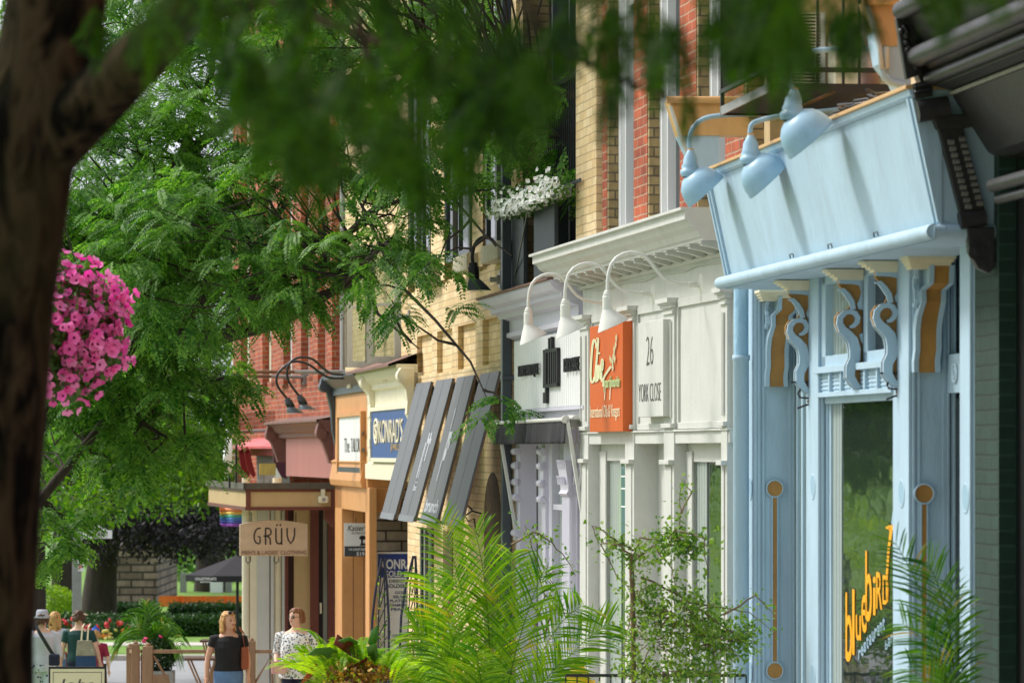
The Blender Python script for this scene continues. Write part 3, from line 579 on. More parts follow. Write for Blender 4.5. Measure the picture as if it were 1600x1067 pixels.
# windows and door
for k, (a, b_, m_, glm) in enumerate(((926, 984, 948, gl), (1061, 1135, 1083, gl))):
    x0, x1 = f.u(a), f.u(b_); yb = .1; g = MB(); g.box(x0, x1, yb, yb+.02, .3, 3.6, glm); W1 = g.build('window', T)
    g = MB(); um = f.u(m_, -yb+.03); g.box(x0, um, yb-.03, yb+.03, .3, 3.5, white); g.box(x0, um+.02, yb-.045, yb-.03, .3, 3.5, white); g.box(x1-.05, x1, yb-.03, yb+.03, .3, 3.5, white); g.box(x0, x1, yb-.03, yb+.03, 3.42, 3.6, white)
    g.box(x0, x1, .01, yb+.03, .3, 1.2, white); sub(W1, g.build('frame', T, bevel=.003))
    g = MB(); g.box(um, f.u((972 if k == 0 else 1106), -yb), yb-.006, yb-.001, 1.2, 3.42, glc); sub(W1, g.build('curtain', T))
    if k == 0: 
        g = MB(); a2, b2 = f.u(972, -yb), f.u(984, -yb); g.box(a2, b2, yb-.007, yb-.002, f.z(a2, -yb, 835), f.z(a2, -yb, 728), glblue)  # blue reflection laid on the pane as a coloured sheet
        for yy in (745, 764, 792): z = f.z(a2, -yb, yy); g.box(a2, b2, yb-.009, yb-.007, z, z+.012, signwhite)
        sub(W1, g.build('blue_reflection', T))
x0, x1 = f.u(998), f.u(1045); g = MB(); g.box(x0, x1, .16, .22, .3, 3.6, white); 
for q in ((x0+.75, x0+.8), (x1-.3, x1-.25)): g.box(q[0], q[1], .15, .16, 1.0, 3.2, white)
g.box(x0+.75, x1-.25, .15, .16, 3.2, 3.25, white); g.box(x0+.75, x1-.25, .15, .16, 2.2, 2.3, white); dr = g.build('door', T, bevel=.004)
# upper red brick wall
T2 = thing('red_brick_building', f, (f.u(946), .1, 5.2), 'red and tan brick upper storeys with tall white framed windows above the white shop', 'building')
R0 = .10; mb = MB(); mb.box(f.u(905, -R0), f.u(1195, -.3), .34, 8, 4.9, 13, gldark); mb.box(ua, ub, .02, .5, 4.9, 5.22, stone); mb.build('wall', T2)
prs = [(905, 937, 0), (941, 950, 1), (990, 1013.5, 1), (1062, 1090, 1), (1133, 1165, 1)]
for k, (a, b_, red) in enumerate(prs):
    x0, x1 = f.u(a, -R0), f.u(b_, -R0); mb = MB()
    if red: mb.box(x0, x1-.06, R0, .32, 5.0, 13, rbrick); mb.box(x1-.06, x1, R0+.005, .32, 5.0, 13, tbrick); mb.box(x0-.12, x0, R0+.045, .32, 5.0, 13, tbrick)
    else: mb.box(x0, x1, R0-.03, .32, 5.0, 13, ybrick)
    mb.build('brick_pier', T2)
for a, b_ in ((950, 990), (1013.5, 1062), (1090, 1133)):
    x0, x1 = f.u(a, -R0), f.u(b_, -R0); g = MB(); wj = .17
    g.box(x0, x0+.09, .19, .34, 5.2, 9.5, signwhite); g.box(x0+.09, x0+.13, .23, .34, 5.2, 9.5, signwhite); g.box(x1-.14, x1-.02, .25, .34, 5.2, 9.5, signwhite); g.box(x0, x1, .22, .34, 5.2, 5.32, signwhite); g.box(x0, x1, .26, .34, 7.3, 7.38, signwhite)
    o = g.build('window', T2, bevel=.004); g = MB(); g.box(x0+.12, x1-.13, .30, .31, 5.3, 9.4, gldark); sub(o, g.build('pane', T2))

# white gooseneck lamps
ARM = [(1255,655),(1200,653),(1150,649),(1110,640),(1070,618),(1040,585),(1010,545),(980,515),(945,500),(905,496),(870,504),(835,524),(810,555),(797,595),(791,640),(790,690)]
def goose(px, py, lab):
    u = f.u(px, 0); base = f.Q(px, py, u); s_ = .00149
    q = lambda x, y: base+Vector((0, (x-1270)*s_, -(y-655)*s_))
    L_ = thing('gooseneck_lamp', f, base, lab, 'lamp', 'white gooseneck lamps over the white shopfronts')
    g = MB(); g.tube([q(x, y) for x, y in ARM], .0135, lampwhite, 10); g.build('arm', L_)
    g = MB(); g.lathe([(.0, .0), (.085, .0), (.085, .012), (.03, .02), (.021, .03), (.021, .1), (0, .1)], q(1270, 655), lampwhite, (0, -1, 0), 20); g.build('wall_plate', L_, smooth=False)
    g = MB(); c = q(790, 685); g.lathe([(.018, .0), (.026, -.01), (.026, -.02), (.033, -.025), (.033, -.045), (.038, -.05), (.038, -.14), (.034, -.14)], c, lampwhite, n=18); g.build('socket', L_, smooth=False)
    g = MB(); ra = circ(q(790, 778), .036, XA, ZA.cross(XA), 28); C2 = q(819, 862); hy = 76*s_; rg = []
    for t, k in ((0, 0), (.12, .10), (.35, .38), (.6, .66), (.85, .9), (1, 1.0)):
        r_ = []
        for i in range(28):
            a = 2*math.pi*i/28; p0 = q(790, 778)+Vector((math.sin(a)*.036, math.cos(a)*.036, 0)); p1 = C2+Vector((math.sin(a)*.115, math.cos(a)*hy, math.cos(a)*34*s_))
            p = p0.lerp(p1, k); p.z = p0.z+(p1.z-p0.z)*t; r_.append(p)
        rg.append(r_)
    g.rings(rg, lampwhite, False); g.rings([[p+Vector((0, 0, -.002)) for p in rg[5]], [C2+(p-C2)*.96 for p in rg[5]], [q(795, 800)+(p-q(790, 778))*.8 for p in rg[0]]], lampwhite, False); g.build('shade', L_, smooth=True)
goose(957, 473, 'white gooseneck lamp over the grey lettered panel, leftmost of the three')
goose(1022, 459, 'white gooseneck lamp between the lettered panel and the orange sign, middle of three')
goose(1097, 445, 'white gooseneck lamp hanging over the orange sign')

# orange shop sign
uo = f.u(921.5, .12); u1 = f.u(973, .12); zb = f.z(uo, .12, 675); zt = f.z(uo, .12, 511)
G = thing('orange_shop_sign', f, ((uo+u1)/2, 0, zb), 'orange box sign with cream script lettering and an olive branch', 'sign')
g = MB(); g.box(uo, u1, -.12, -.02, zb, zt, orangesign); g.build('panel', G, bevel=.003)
g = MB(); yl = -.124; W_, H_ = u1-uo, zt-zb
def ol(x, y): t_ = 70-(x-668)*.2; return Vector((uo+(x-668)/308.*W_, yl, zt-(y-t_)/(935-t_)*H_))
def zrib(pts, ws, dy, m_):
    n = len(pts); L, Rr = [], []
    for i, p in enumerate(pts):
        a, b_ = pts[max(i-1, 0)], pts[min(i+1, n-1)]; tx, ty = b_[0]-a[0], b_[1]-a[1]; l = math.hypot(tx, ty) or 1; w_ = ws[i]/2 if isinstance(ws, list) else ws/2
        L.append(ol(p[0]-ty/l*w_, p[1]+tx/l*w_)+Vector((0, dy, 0))); Rr.append(ol(p[0]+ty/l*w_, p[1]-tx/l*w_)+Vector((0, dy, 0)))
    g.add(L+Rr, [(i, i+1, n+i+1, n+i) for i in range(n-1)], m_)
def smooth(P_):
    o = []
    for i in range(len(P_)-1):
        p0, p1, p2, p3 = P_[max(i-1, 0)], P_[i], P_[i+1], P_[min(i+2, len(P_)-1)]
        for t in (0, .34, .67): o.append(tuple(.5*((2*p1[k])+(p2[k]-p0[k])*t+(2*p0[k]-5*p1[k]+4*p2[k]-p3[k])*t*t+(3*p1[k]-p0[k]-3*p2[k]+p3[k])*t**3) for k in (0, 1)))
    return o+[P_[-1]]
SK = [0]
def stroke(pts, w_):
    P_ = smooth(pts) if len(pts) > 2 else pts; SK[0] += 1; e = -.0006*SK[0]
    if isinstance(w_, list): wf = [np.interp(i/(len(P_)-1.), np.linspace(0, 1, len(w_)), w_)*300 for i in range(len(P_))]; zrib(P_, wf, e-.002, creamink); zrib(P_, [a*.5 for a in wf], e-.003-.0003, palegreen)
    else: zrib(P_, w_*470, e-.002, creamink); zrib(P_, w_*190, e-.0023, palegreen)
stroke([(742, 245), (735, 200), (722, 175), (708, 190), (695, 280), (686, 400), (684, 480), (692, 520), (708, 520), (722, 480)], .04)
stroke([(745, 170), (752, 160), (757, 190), (745, 320), (733, 430), (728, 500), (736, 515), (745, 500)], .038)
stroke([(757, 380), (752, 450), (750, 500), (758, 512)], .04); stroke([(765, 290), (767, 275)], .05)
stroke([(766, 380), (768, 450), (772, 500), (784, 420), (788, 370)], .038)
stroke([(790, 440), (802, 400), (804, 345), (794, 340), (790, 420), (792, 500), (802, 515), (812, 490), (822, 470), (850, 430), (880, 390)], .036)
stroke([(812, 500), (806, 560)], .03)
for cx, cy, a in ((893, 350, -.3), (905, 300, .3), (912, 250, -.3), (925, 210, .25), (932, 150, 0), (900, 400, .3), (918, 330, .5), (880, 330, -.6)):
    stroke([(cx-8*math.sin(a), cy+32), (cx, cy), (cx+10*math.sin(a), cy-34)], [.015, .05, .008])
g.text('your favourite', ol(816, 600), (ol(962, 560)-ol(818, 560)).x*Vector((1, 0, 0)), (0, 0, .12), (0, -.012, 0), palegreen, .01, .2)
for x in (820, 868): zrib([(x+4, 560), (x, 640), (x-2, 670)], 7, -.004, creamink)
a_, b_ = ol(680, 850), ol(955, 835); g.text('International Oils & Vinegars', (a_.x, yl, a_.z), (b_.x-a_.x, 0, 0), (0, 0, .135), (0, -.004, 0), creamink, -.008)
g.build('lettering', G)
# 26 York Close plaque
uo = f.u(997, .10); u1 = f.u(1036, .10); zb, zt = f.z(uo, .10, 652), f.z(uo, .1, 509)+.02
G = thing('address_plaque', f, ((uo+u1)/2, 0, zb), 'white box plaque reading 26 York Close in thin letters', 'sign')
g = MB(); g.box(uo, u1, -.10, -.012, zb, zt, white); g.build('panel', G, bevel=.004); g = MB()
a_, b_ = f.P(1010.5, 571, .1), f.P(1021, 531, .1); g.text('26', (a_.x, -.104, a_.z), (b_.x-a_.x, 0, 0), (0, 0, .225), (0, .003, 0), inkgrey, -.022)
a_, b_ = f.P(998.5, 628, .1), f.P(1033, 604, .1); g.text('YORK CLOSE', (a_.x, -.104, a_.z), (b_.x-a_.x, 0, 0), (0, 0, .14), (0, .003, 0), inkgrey, -.022); g.build('lettering', G)

# ======================= lavender white shop =======================
f = FG
T = thing('lavender_shop_building', f, (f.u(800), 0, .3), 'lavender white narrow shopfront with fluted pilaster and lettered board', 'building')
ua, ub = f.u(797), f.u(914)
mb = MB(); mb.box(ua, ub, .5, 6, -.3, 4.9, lav); mb.box(f.u(803), ub, .0, .5, 3.7, 4.9, lav); mb.box(f.u(797), f.u(803), -.02, .5, -.3, 4.75, ybrick); mb.build('wall', T)
g = MB(); g.prof([(.02, 4.6), (.08, 4.62), (.08, 4.66), (.05, 4.67), (.05, 4.78), (.12, 4.8), (.14, 4.84), (.2, 4.86), (.2, 4.9), (.26, 4.92), (.3, 4.97), (.3, 5.0)], f.u(803), ub-.05, lav, back=-.1, e0=.9); g.build('cornice', T)
g = MB(); g.prof([(.31, 5.0), (.33, 5.005), (.33, 5.02)], f.u(800)-.25, ub-.05, roofm, back=-.2); g.build('roof_flashing', T)
x0, x1 = f.u(804, .05), f.u(913, .05); zb, zt = 3.9, 4.57; g = MB(); g.box(x0, x1, -.05, 0, zb, zt, lav); n = 40
for i in range(n): x = x0+(i+.15)*(x1-x0)/n; g.box(x, x+(x1-x0)/n*.8, -.056, -.05, zb+.004, zt-.004, signwhite)
g.box(x0-.02, x1, -.065, 0, zb-.03, zb, lav); sg = g.build('lettered_board', T)
g = MB(); P3 = lambda px, py: f.P(px, py, .09)
def word(st, pa, pc, y0, y1):
    a_, b_ = P3(pa, y1), P3(pc, y0); g.text(st, (a_.x, -.09, a_.z), (b_.x-a_.x, 0, 0), (0, 0, .125), (0, .02, 0), inkblack, -.01)
word('FUNKY ANTIQUE', 809, 839.5, 573, 592); word('BAR & BAKE', 880, 903, 562, 582)
zc = lambda px, py: P3(px, py)
for a, b_, y0, y1 in ((848, 851, 547, 606), (852, 853, 545, 606), (856, 857.5, 528, 604), (859.5, 861, 526, 604), (863, 864.5, 544, 604), (866, 867, 543, 603), (868.6, 870, 544, 602)):
    p, q_ = zc(a, y1), zc(b_, y0); g.box(p.x, q_.x, -.09, -.06, p.z, q_.z, inkblack)
p, q_ = zc(848, 550), zc(870, 543); g.box(p.x, q_.x, -.09, -.06, q_.z-.03, q_.z, inkblack); p, q_ = zc(848, 606), zc(870, 603); g.box(p.x, q_.x, -.09, -.06, p.z, p.z+.03, inkblack)
p, q_ = zc(853.5, 600), zc(859, 548); g.box(p.x, q_.x, -.075, -.06, p.z, q_.z, mat('dull_green_metal', S(92, 98, 88), .5, .1))
p, q_ = zc(851, 630), zc(852.5, 606); g.box(p.x, q_.x, -.09, -.06, p.z, q_.z, inkblack); p, q_ = zc(848, 630), zc(850.5, 613); g.box(p.x, q_.x, -.09, -.06, p.z, q_.z, inkblack)
sub(sg, g.build('lettering', T))
mb = MB(); pb(mb, f, 814, 846, -.16, -.5, -.3, 3.7, lav)
for px in (820, 829, 838): pb(mb, f, px, px+1, -.15, -.16, -.3, 3.55, inkgrey)
mb.build('boarded_door', T)
def turned(px0, px1, name):
    g = MB(); x0, x1 = f.u(px0), f.u(px1); g.box(x0, x1, .0, .5, -.3, 3.7, lav)
    for z0 in (3.5, 3.36, 3.2, 3.05, 2.7): g.tube([(x0+.0, -.02, z0), (x1, -.02, z0)], .035, lav, 10)
    g.box(x0, x1, -.02, .0, 3.06, 3.4, lav); g.build(name, T, bevel=.004)
turned(806, 812, 'turned_pilaster'); turned(846, 852, 'turned_pilaster')
mb = MB(); pb(mb, f, 852, 862, -.03, -.5, -.3, 3.7, lav); pb(mb, f, 862, 865, -.05, -.5, -.3, 3.7, lav); pb(mb, f, 864, 882, -.03, -.1, f.z(f.u(870), 0, 797), f.z(f.u(870), 0, 790)+.01, lav); mb.build('window_frame', T, bevel=.004)
mb = MB(); pb(mb, f, 863, 884, -.1, -.12, -.3, 3.7, glc); mb.build('pane', T)
x0, x1 = f.u(881), f.u(893); g = MB(); g.box(x0, x1, .0, .5, -.3, 3.7, lav); n = 7
for i in range(n): x = x0+(i+.5)*(x1-x0)/n; g.tube([(x, .0, .2), (x, .0, 3.1)], (x1-x0)/n*.36, lav, 8)
for i in range(3): g.tube([(x1, .05+i*.04, .2), (x1, .05+i*.04, 3.1)], .012, lav, 8)
fp = g.build('fluted_pilaster', T); g = MB(); g.prof([(.03, 3.1), (.05, 3.12), (.03, 3.15), (.03, 3.2), (.05, 3.33), (.06, 3.42)], x0-.01, x1+.01, lav, back=0)
for k in range(5):
    for h in (3.2, 3.34): x = x0+(k+.5)*(x1-x0)/5; g.tube([(x, -.05, h), (x, -.06, h+.06), (x, -.075, h+.075), (x, -.075, h+.06)], [.014, .012, .008, .004], lav, 6)
for k in range(3): 
    for h in (3.2, 3.34): g.tube([(x1+.01, .02+k*.05, h), (x1+.035, .02+k*.05, h+.07), (x1+.06, .02+k*.05, h+.08)], [.014, .012, .005], lav, 6)
sub(fp, g.build('capital', T))
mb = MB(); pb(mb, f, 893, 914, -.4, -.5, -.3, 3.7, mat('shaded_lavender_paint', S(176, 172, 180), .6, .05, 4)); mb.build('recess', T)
# folding awning
xa, xb = f.u(777, .18), f.u(887, .18); zt = f.z(xb, .18, 655)
G = thing('folding_awning', f, ((xa+xb)/2, 0, zt-.1), 'rolled black fabric awning with white folding arms under the lettered board', 'awning')
g = MB(); g.tube([(xa, -.2, zt), (xb, -.2, zt)], .018, white, 10); g.box(xa, xb, -.2, -.02, zt-.0, zt+.012, white); g.build('front_bar', G)
g = MB(); n = 120; rows = []
for j in range(9):
    rows.append([(xa+(xb-xa)*i/n, -.2-.028*math.sin(i*.43+math.sin(i*.11)*3)*j/8-.004*math.sin(i*1.9), zt-.01-j*.025) for i in range(n+1)])
V_ = [p for r_ in rows for p in r_]; g.add(V_, [(j*(n+1)+i, j*(n+1)+i+1, (j+1)*(n+1)+i+1, (j+1)*(n+1)+i) for j in range(8) for i in range(n)], fabric, True); va = g.build('valance', G)
va.modifiers.new('solid', 'SOLIDIFY').thickness = .004
g = MB(); g.tube([(xb-.1, -.08, zt-.02), (f.u(906), -.08, zt-.02)], .06, white, 14); g.lathe([(.0, .0), (.068, 0), (.068, .05), (.05, .055), (.03, .055), (.03, .04), (0, .04)], (f.u(906), -.08, zt-.02), white, (1, 0, 0), 20); g.lathe([(.024, .04), (.024, .058), (0, .058)], (f.u(906), -.08, zt-.02), inkblack, (1, 0, 0), 12); g.build('roller', G)
g = MB(); x = f.u(913); g.tube([(x-.05, -.06, zt-.08), (x-.05, -.06, zt-.19)], .006, white, 6); g.tube(circ((x-.05, -.06, zt-.25), .02, XA, (0, 0, 2.6), 16)+[(x-.05, -.08, zt-.25)], .006, white, 6); g.build('crank_eye', G)
for x in (xa+.1, xb):
    g = MB(); bz = zt-1.05; g.hexa([(x-.02, -.2, zt-.0), (x+.03, -.2, zt), (x+.03, -.03, bz), (x-.02, -.03, bz)], (0, .03, .01), white); g.box(x-.03, x+.04, -.03, .0, bz-.1, bz+.05, white); g.lathe([(.035, -.01), (.035, .05)], (x-.02, -.2, zt+.0), white, (1, 0, 0), 12, True); g.build('arm', G, bevel=.004)
# upper floor above: brick, dark window bay
T2 = thing('brick_upper_storey', f, (f.u(797), .1, 5.0), 'yellow brick upper storey with a dark window bay above the lettered shopfront', 'building')
mb = MB(); mb.box(f.u(783), f.u(916, -.2), .5, 6, 4.9, 13, gldark); pb(mb, f, 790, 817, -.12, -.5, f.z(f.u(800), 0, 318), 13, tbrick); pb(mb, f, 783, 800, -.1, -.5, 5, 13, ybrick); pb(mb, f, 903, 912, -.06, -.5, 5, 13, ybrick); mb.build('wall', T2)
zb = 5.02; z1 = f.z(f.u(800), 0, 325)
g = MB()
for a, b_ in ((787, 818), (834, 866)): pb(g, f, a, b_, .02, -.02, zb, z1, dgrey)
pb(g, f, 787, 905, .0, -.02, z1-.03, z1, dgrey); pb(g, f, 787, 905, .0, -.02, zb, zb+.06, dgrey); g.build('grey_panel', T2, bevel=.004)
g = MB(); n = 26
for i in range(n): x = f.u(817)+i*(f.u(903)-f.u(817))/n; g.box(x, x+.03, .14, .17, z1+.0, z1+1.0, black)
g.box(f.u(817), f.u(903), .13, .18, z1+1.0, z1+1.05, black); g.build('balcony_bars', T2); g = MB()
for px in (846, 872, 900): x = f.u(px, -.2); g.box(x, x+.08, .3, .45, 5, 12, dgrey)
g.build('window_frame', T2)
# dark downpipe
g = MB(); x0 = f.u(790, .08); g.box(x0-.06, x0+.06, -.12, -.03, .2, 11, dgrey)
for z in (2, 4.2, 6.5, 8.5): g.box(x0-.08, x0+.08, -.125, -.0, z, z+.05, dgrey)
o = g.build('grey_downpipe', fr=f, loc=(x0, -.08, .2), bevel=.006); tag(o, 'dark grey downpipe between the yellow brick and the lavender white shop', 'downpipe')

# small wear and fittings: screws, cable and stains on the shopfronts
f = FW
g = MB(); xs = [f.u(px) for px in (930, 1003, 1064, 1128)]
pts = [Vector((f.u(915)+.02, -.02, 4.9))]+[Vector((x, -.02-.006*(i % 2), 4.885-.012*(i % 3))) for i, x in enumerate(np.linspace(f.u(925), f.u(1140), 12))]
g.tube(pts, .006, white, 5); tag(g.build('wall_cable', fr=f, loc=pts[0]), 'thin white cable running under the white cornice brackets', 'cable')
# ======================= yellow brick building =======================
f = FY
Z = lambda px, py, o=0: f.P(px, py, o).z
T = thing('yellow_brick_building', f, (f.u(637), 0, -.1), 'long yellow brick building with recessed wall panels and stone sills', 'building')
x0, x1 = f.u(637), f.u(797); mb = MB()
mb.box(f.u(533), x1, .06, 6, 4.35, 13, ybrick)                       # upper body
mb.box(x0, x1, .0, .06, 4.88, 5.36, ybrick); mb.box(x0, x1, .0, .3, -.6, 4.40, ybrick)
ps = [(651.5, 675), (683, 706.6), (715.6, 743.7), (754, 782)]
prev = x0
for a, b_ in ps: ua_, ub_ = f.u(a), f.u(b_); mb.box(prev, ua_, 0, .06, 4.40, 4.88, ybrick); prev = ub_
mb.box(prev, x1, 0, .06, 4.40, 4.88, ybrick)
for i, z in enumerate((5.36, 5.4)): mb.box(x0, x1, -.0+.02*i, .06, z, z+.04, ybrick)
mb.box(f.u(637), f.u(650), .3, 6, -.6, 4.4, ybrick); mb.build('wall', T)
# piers of the upper windows
wnd = [(655, 676), (713, 735), (757, 783)]
mb = MB()
for a, b_ in ((628, 640), (676, 697), (741, 757)): mb.box(f.u(a), f.u(b_), -.02, .06, 5.44, 13, ybrick); mb.box(f.u(b_), f.u(b_)+.02, -.02, .06, 5.44, 13, tbrick)  # tan sheet on each near side stands in for its shade
mb.build('brick_pier', T)
for a, b_ in ((641, 655), (660, 676), (697, 712), (717, 738), (760, 781)):
    x, x2 = f.u(a), f.u(b_); z0 = 5.62; g = MB(); g.box(x, x2, .02, .07, z0, 9.2, inkblack); g.box(x, x+.07, -.01, .06, z0, 9.2, dgrey); g.box(x2-.16, x2-.02, -.03, .06, z0, 9.2, dgrey); g.box(x, x2, -.01, .06, z0, z0+.08, dgrey)
    g.box(x, x2, .01, .06, 7.2, 7.28, dgrey); wn = g.build('window', T, bevel=.004); g = MB(); g.box(x+.06, x2-.15, .015, .02, z0, 9.1, gldark); sub(wn, g.build('pane', T))
for (a, b_), py in zip(wnd, (447, 425, 408)):
    x, x2 = f.u(a, .1), f.u(b_, .1); z = Z((a+b_)/2, py, .1); g = MB(); g.box(x, x2, -.14, .1, 5.42, 5.6, stone); g.build('window_sill', T, bevel=.012)
# arched niche with scrolled iron hooks, lower windows
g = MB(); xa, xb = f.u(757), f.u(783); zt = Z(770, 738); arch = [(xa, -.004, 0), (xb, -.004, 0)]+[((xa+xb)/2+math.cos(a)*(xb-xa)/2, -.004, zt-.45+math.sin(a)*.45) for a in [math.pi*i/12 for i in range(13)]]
g.hexa(arch, (0, .01, 0), mat('niche_shade_brick', S(84, 66, 40), .9, .5, 9, .5, 30, grime=.6)); g.build('arched_niche', T)  # flat dark arch stands in for the shade inside the opening
g = MB()
for dx in (0, .7): 
    x = f.u(742)+dx; z = Z(745, 760)-dx*.4; g.tube([(x, -.02, z), (x, -.12, z+.03), (x, -.2, z-.02), (x, -.16, z-.08), (x, -.1, z-.05), (x, -.08, z-.2), (x, -.03, z-.25)], .01, black, 6)
g.build('iron_scroll', T)
g = MB(); pb(g, f, 657, 673, .01, -.2, .3, 2.55, gldark); pb(g, f, 656, 658, .03, -.2, .3, 2.6, dgrey); pb(g, f, 662, 664, .03, -.2, .3, 2.6, galv); pb(g, f, 671, 674, .03, -.2, .3, 2.6, dgrey); pb(g, f, 692, 706, .015, -.2, .3, 2.6, brown); g.build('window', T)
g = MB(); x = f.u(628); base = f.P(606, 493, 0)
# wall lamp, black
def black_goose(fr, plate, pts, shade_c, tipA, tipB, lab, shm=None, grp=None):
    u = fr.u(plate[0]); L_ = thing('gooseneck_lamp', fr, fr.Q(*plate, u), lab, 'lamp', grp); q = lambda x, y: fr.Q(x, y, u)
    g = MB(); P0 = [q(*p) for p in pts]; sp = []
    for i in range(len(P0)-1):
        p0, p1, p2, p3 = P0[max(i-1, 0)], P0[i], P0[i+1], P0[min(i+2, len(P0)-1)]
        for t in (0, .33, .66): sp.append(.5*((2*p1)+(p2-p0)*t+(2*p0-5*p1+4*p2-p3)*t*t+(3*p1-p0-3*p2+p3)*t**3))
    g.tube(sp+[P0[-1]], .018, black, 10); g.build('arm', L_)
    g = MB(); g.lathe([(0, 0), (.09, 0), (.09, .02), (0, .03)], q(*plate), black, (0, -1, 0), 16); g.build('wall_plate', L_)
    A_, B_ = q(*tipA), q(*tipB); C_ = (A_+B_)/2; R = (A_-B_).length/2; N = q(*shade_c); ax = Vector((0, -(B_-A_).z, (B_-A_).y)).normalized(); ax = -ax if ax.z < 0 else ax
    e = P0[-1]; g = MB(); a2 = (N-e).normalized(); g.lathe([(.03, 0), (.045, .01), (.045, .04), (.055, .045), (.055, .12), (.05, (N-e).length+.02)], e, black, a2, 16); g.build('socket', L_)
    rg = []
    for t in (0, .15, .4, .7, 1): rg.append([ (N+(C_-N)*t)+XA*math.cos(2*math.pi*i/24)*(.055+(R-.055)*t**.8)+ax.cross(XA).normalized()*math.sin(2*math.pi*i/24)*(.055+(R-.055)*t**.8) for i in range(24)])
    g = MB(); g.rings(rg, dgrey if shm is None else shm, False); g.rings([rg[-1], [C_+(p-C_)*.95 for p in rg[-1]], [N+(p-N)*.9 for p in rg[0]]], cream, False); g.build('shade', L_, smooth=True)
    return L_
black_goose(FY, (797, 397), [(797, 397), (780, 388), (765, 372), (752, 372), (742, 382), (738, 400), (739, 410)], (741, 436), (733, 465), (765, 443), 'black gooseneck lamp with conical shade high on the yellow brick wall')
# short capped wall pipes
for i, (fr, px, py, ln) in enumerate(((FY, 783, 437, 18), (FY, 640, 496, 37))):
    u = fr.u(px); a = fr.Q(px, py, u); b_ = fr.Q(px-ln, py, u); g = MB(); g.tube([a, b_], .026, galv, 12); g.box(a.x-.06, a.x+.06, -.02, 0, a.z-.09, a.z+.09, galv); g.tube([(a.x, a.y-.02, a.z), (a.x, a.y-.05, a.z)], .045, galv, 12)
    tag(g.build('flag_socket', fr=fr, loc=a), ('short grey capped flagpole socket beside the dark downpipe' if i == 0 else 'short white flagpole socket beside the open white casements'), 'pole socket')
# slatted awning of four long grey boards
b4 = [((647.5, 602.5), (671, 600), (597.6, 807), (618, 811)), ((678.5, 599), (704.5, 596), (625.5, 814), (649, 815)), ((710.7, 595), (738, 589.5), (660, 816), (684, 818)), ((747.6, 588.5), (777.5, 584), (697, 818), (722, 818))]
G = thing('board_awning', f, (f.u(700), 0, 4.3), 'awning of four long sloping grey boards with worn white lettering', 'awning')
for k, (tl, tr, bl, br) in enumerate(b4):
    uL, uR = f.u(tl[0]+2, .1), f.u(tr[0]+1, .1); a, b_ = Vector((uL, -.07, 4.30)), Vector((uR, -.07, 4.30)); 
    oB = f.o(br[0], uR); zB = f.z(uR, oB, br[1]); c_, d_ = Vector((uR, -oB, zB)), Vector((uL, -oB, zB)); g = MB()
    nrm = (b_-a).cross(c_-b_).normalized(); nrm = nrm if nrm.y < 0 else -nrm
    W_ = uR-uL; lf = lambda s, t, h=0: Vector((uL+W_*s, 0, 0))+Vector((0, a.y+(c_.y-a.y)*t, a.z+(c_.z-a.z)*t))+nrm*h
    for s0, s1 in ((0, .485), (.50, 1)): g.hexa([lf(s0, 0), lf(s1, 0), lf(s1, 1), lf(s0, 1)], nrm*.02, boardg)
    bo = g.build('board', G, bevel=.003)
    e = MB(); e.hexa([lf(.985, 0, -.014), lf(.985, 1, -.014), lf(.985, 1, -.002), lf(.985, 0, -.002)], (.01, 0, 0), wood); e.hexa([lf(.02, .02, -.03), lf(.98, .02, -.03), lf(.98, .05, -.03), lf(.02, .05, -.03)], nrm*.028, black)
    sub(bo, e.build('batten', G))
    e = MB(); e.hexa([lf(0, .965, .021), lf(1, .965, .021), lf(1, 1.01, .021), lf(0, 1.01, .021)], nrm*.006, mat('faded_board', S(120, 124, 130), .6, .08, 4))
    if k == 1:
        for s0, s1, t0, t1 in ((.50, .56, .38, .62), (.62, .68, .38, .58), (.55, .75, .42, .46), (.42, .47, .45, .70), (.52, .56, .45, .70), (.45, .6, .73, .735)): e.hexa([lf(s0, t0, .021), lf(s1, t0, .021), lf(s1, t1, .021), lf(s0, t1, .021)], nrm*.003, mat('worn_white_ink', S(190, 194, 204), .7, .2, 30))
        e.text('Sat', lf(.42, .79, .021), (.3, 0, 0), (c_-b_)*-.04, nrm*.003, MATS['worn_white_ink'], .02)
    if k == 2:
        for s0, s1, t0, t1 in ((.42, .46, .22, .37), (.42, .62, .38, .50), (.40, .56, .45, .58), (.38, .42, .58, .72)): e.hexa([lf(s0, t0, .021), lf(s1, t0, .021), lf(s1, t1, .021), lf(s0, t1, .021)], nrm*.003, MATS['worn_white_ink'])
        e.text('brunch', lf(.1, .935, .021), (W_*.8, 0, 0), (c_-b_)*-.09, nrm*.003, MATS['worn_white_ink'], .03)
    sub(bo, e.build('worn_lettering', G))
g = MB(); g.box(f.u(650), f.u(782), -.05, 0, 4.2, 4.24, dgrey); g.tube([(f.u(655), -.36, 2.74), (f.u(790), -.36, 2.74)], .02, galv, 8)
g.build('support', G)

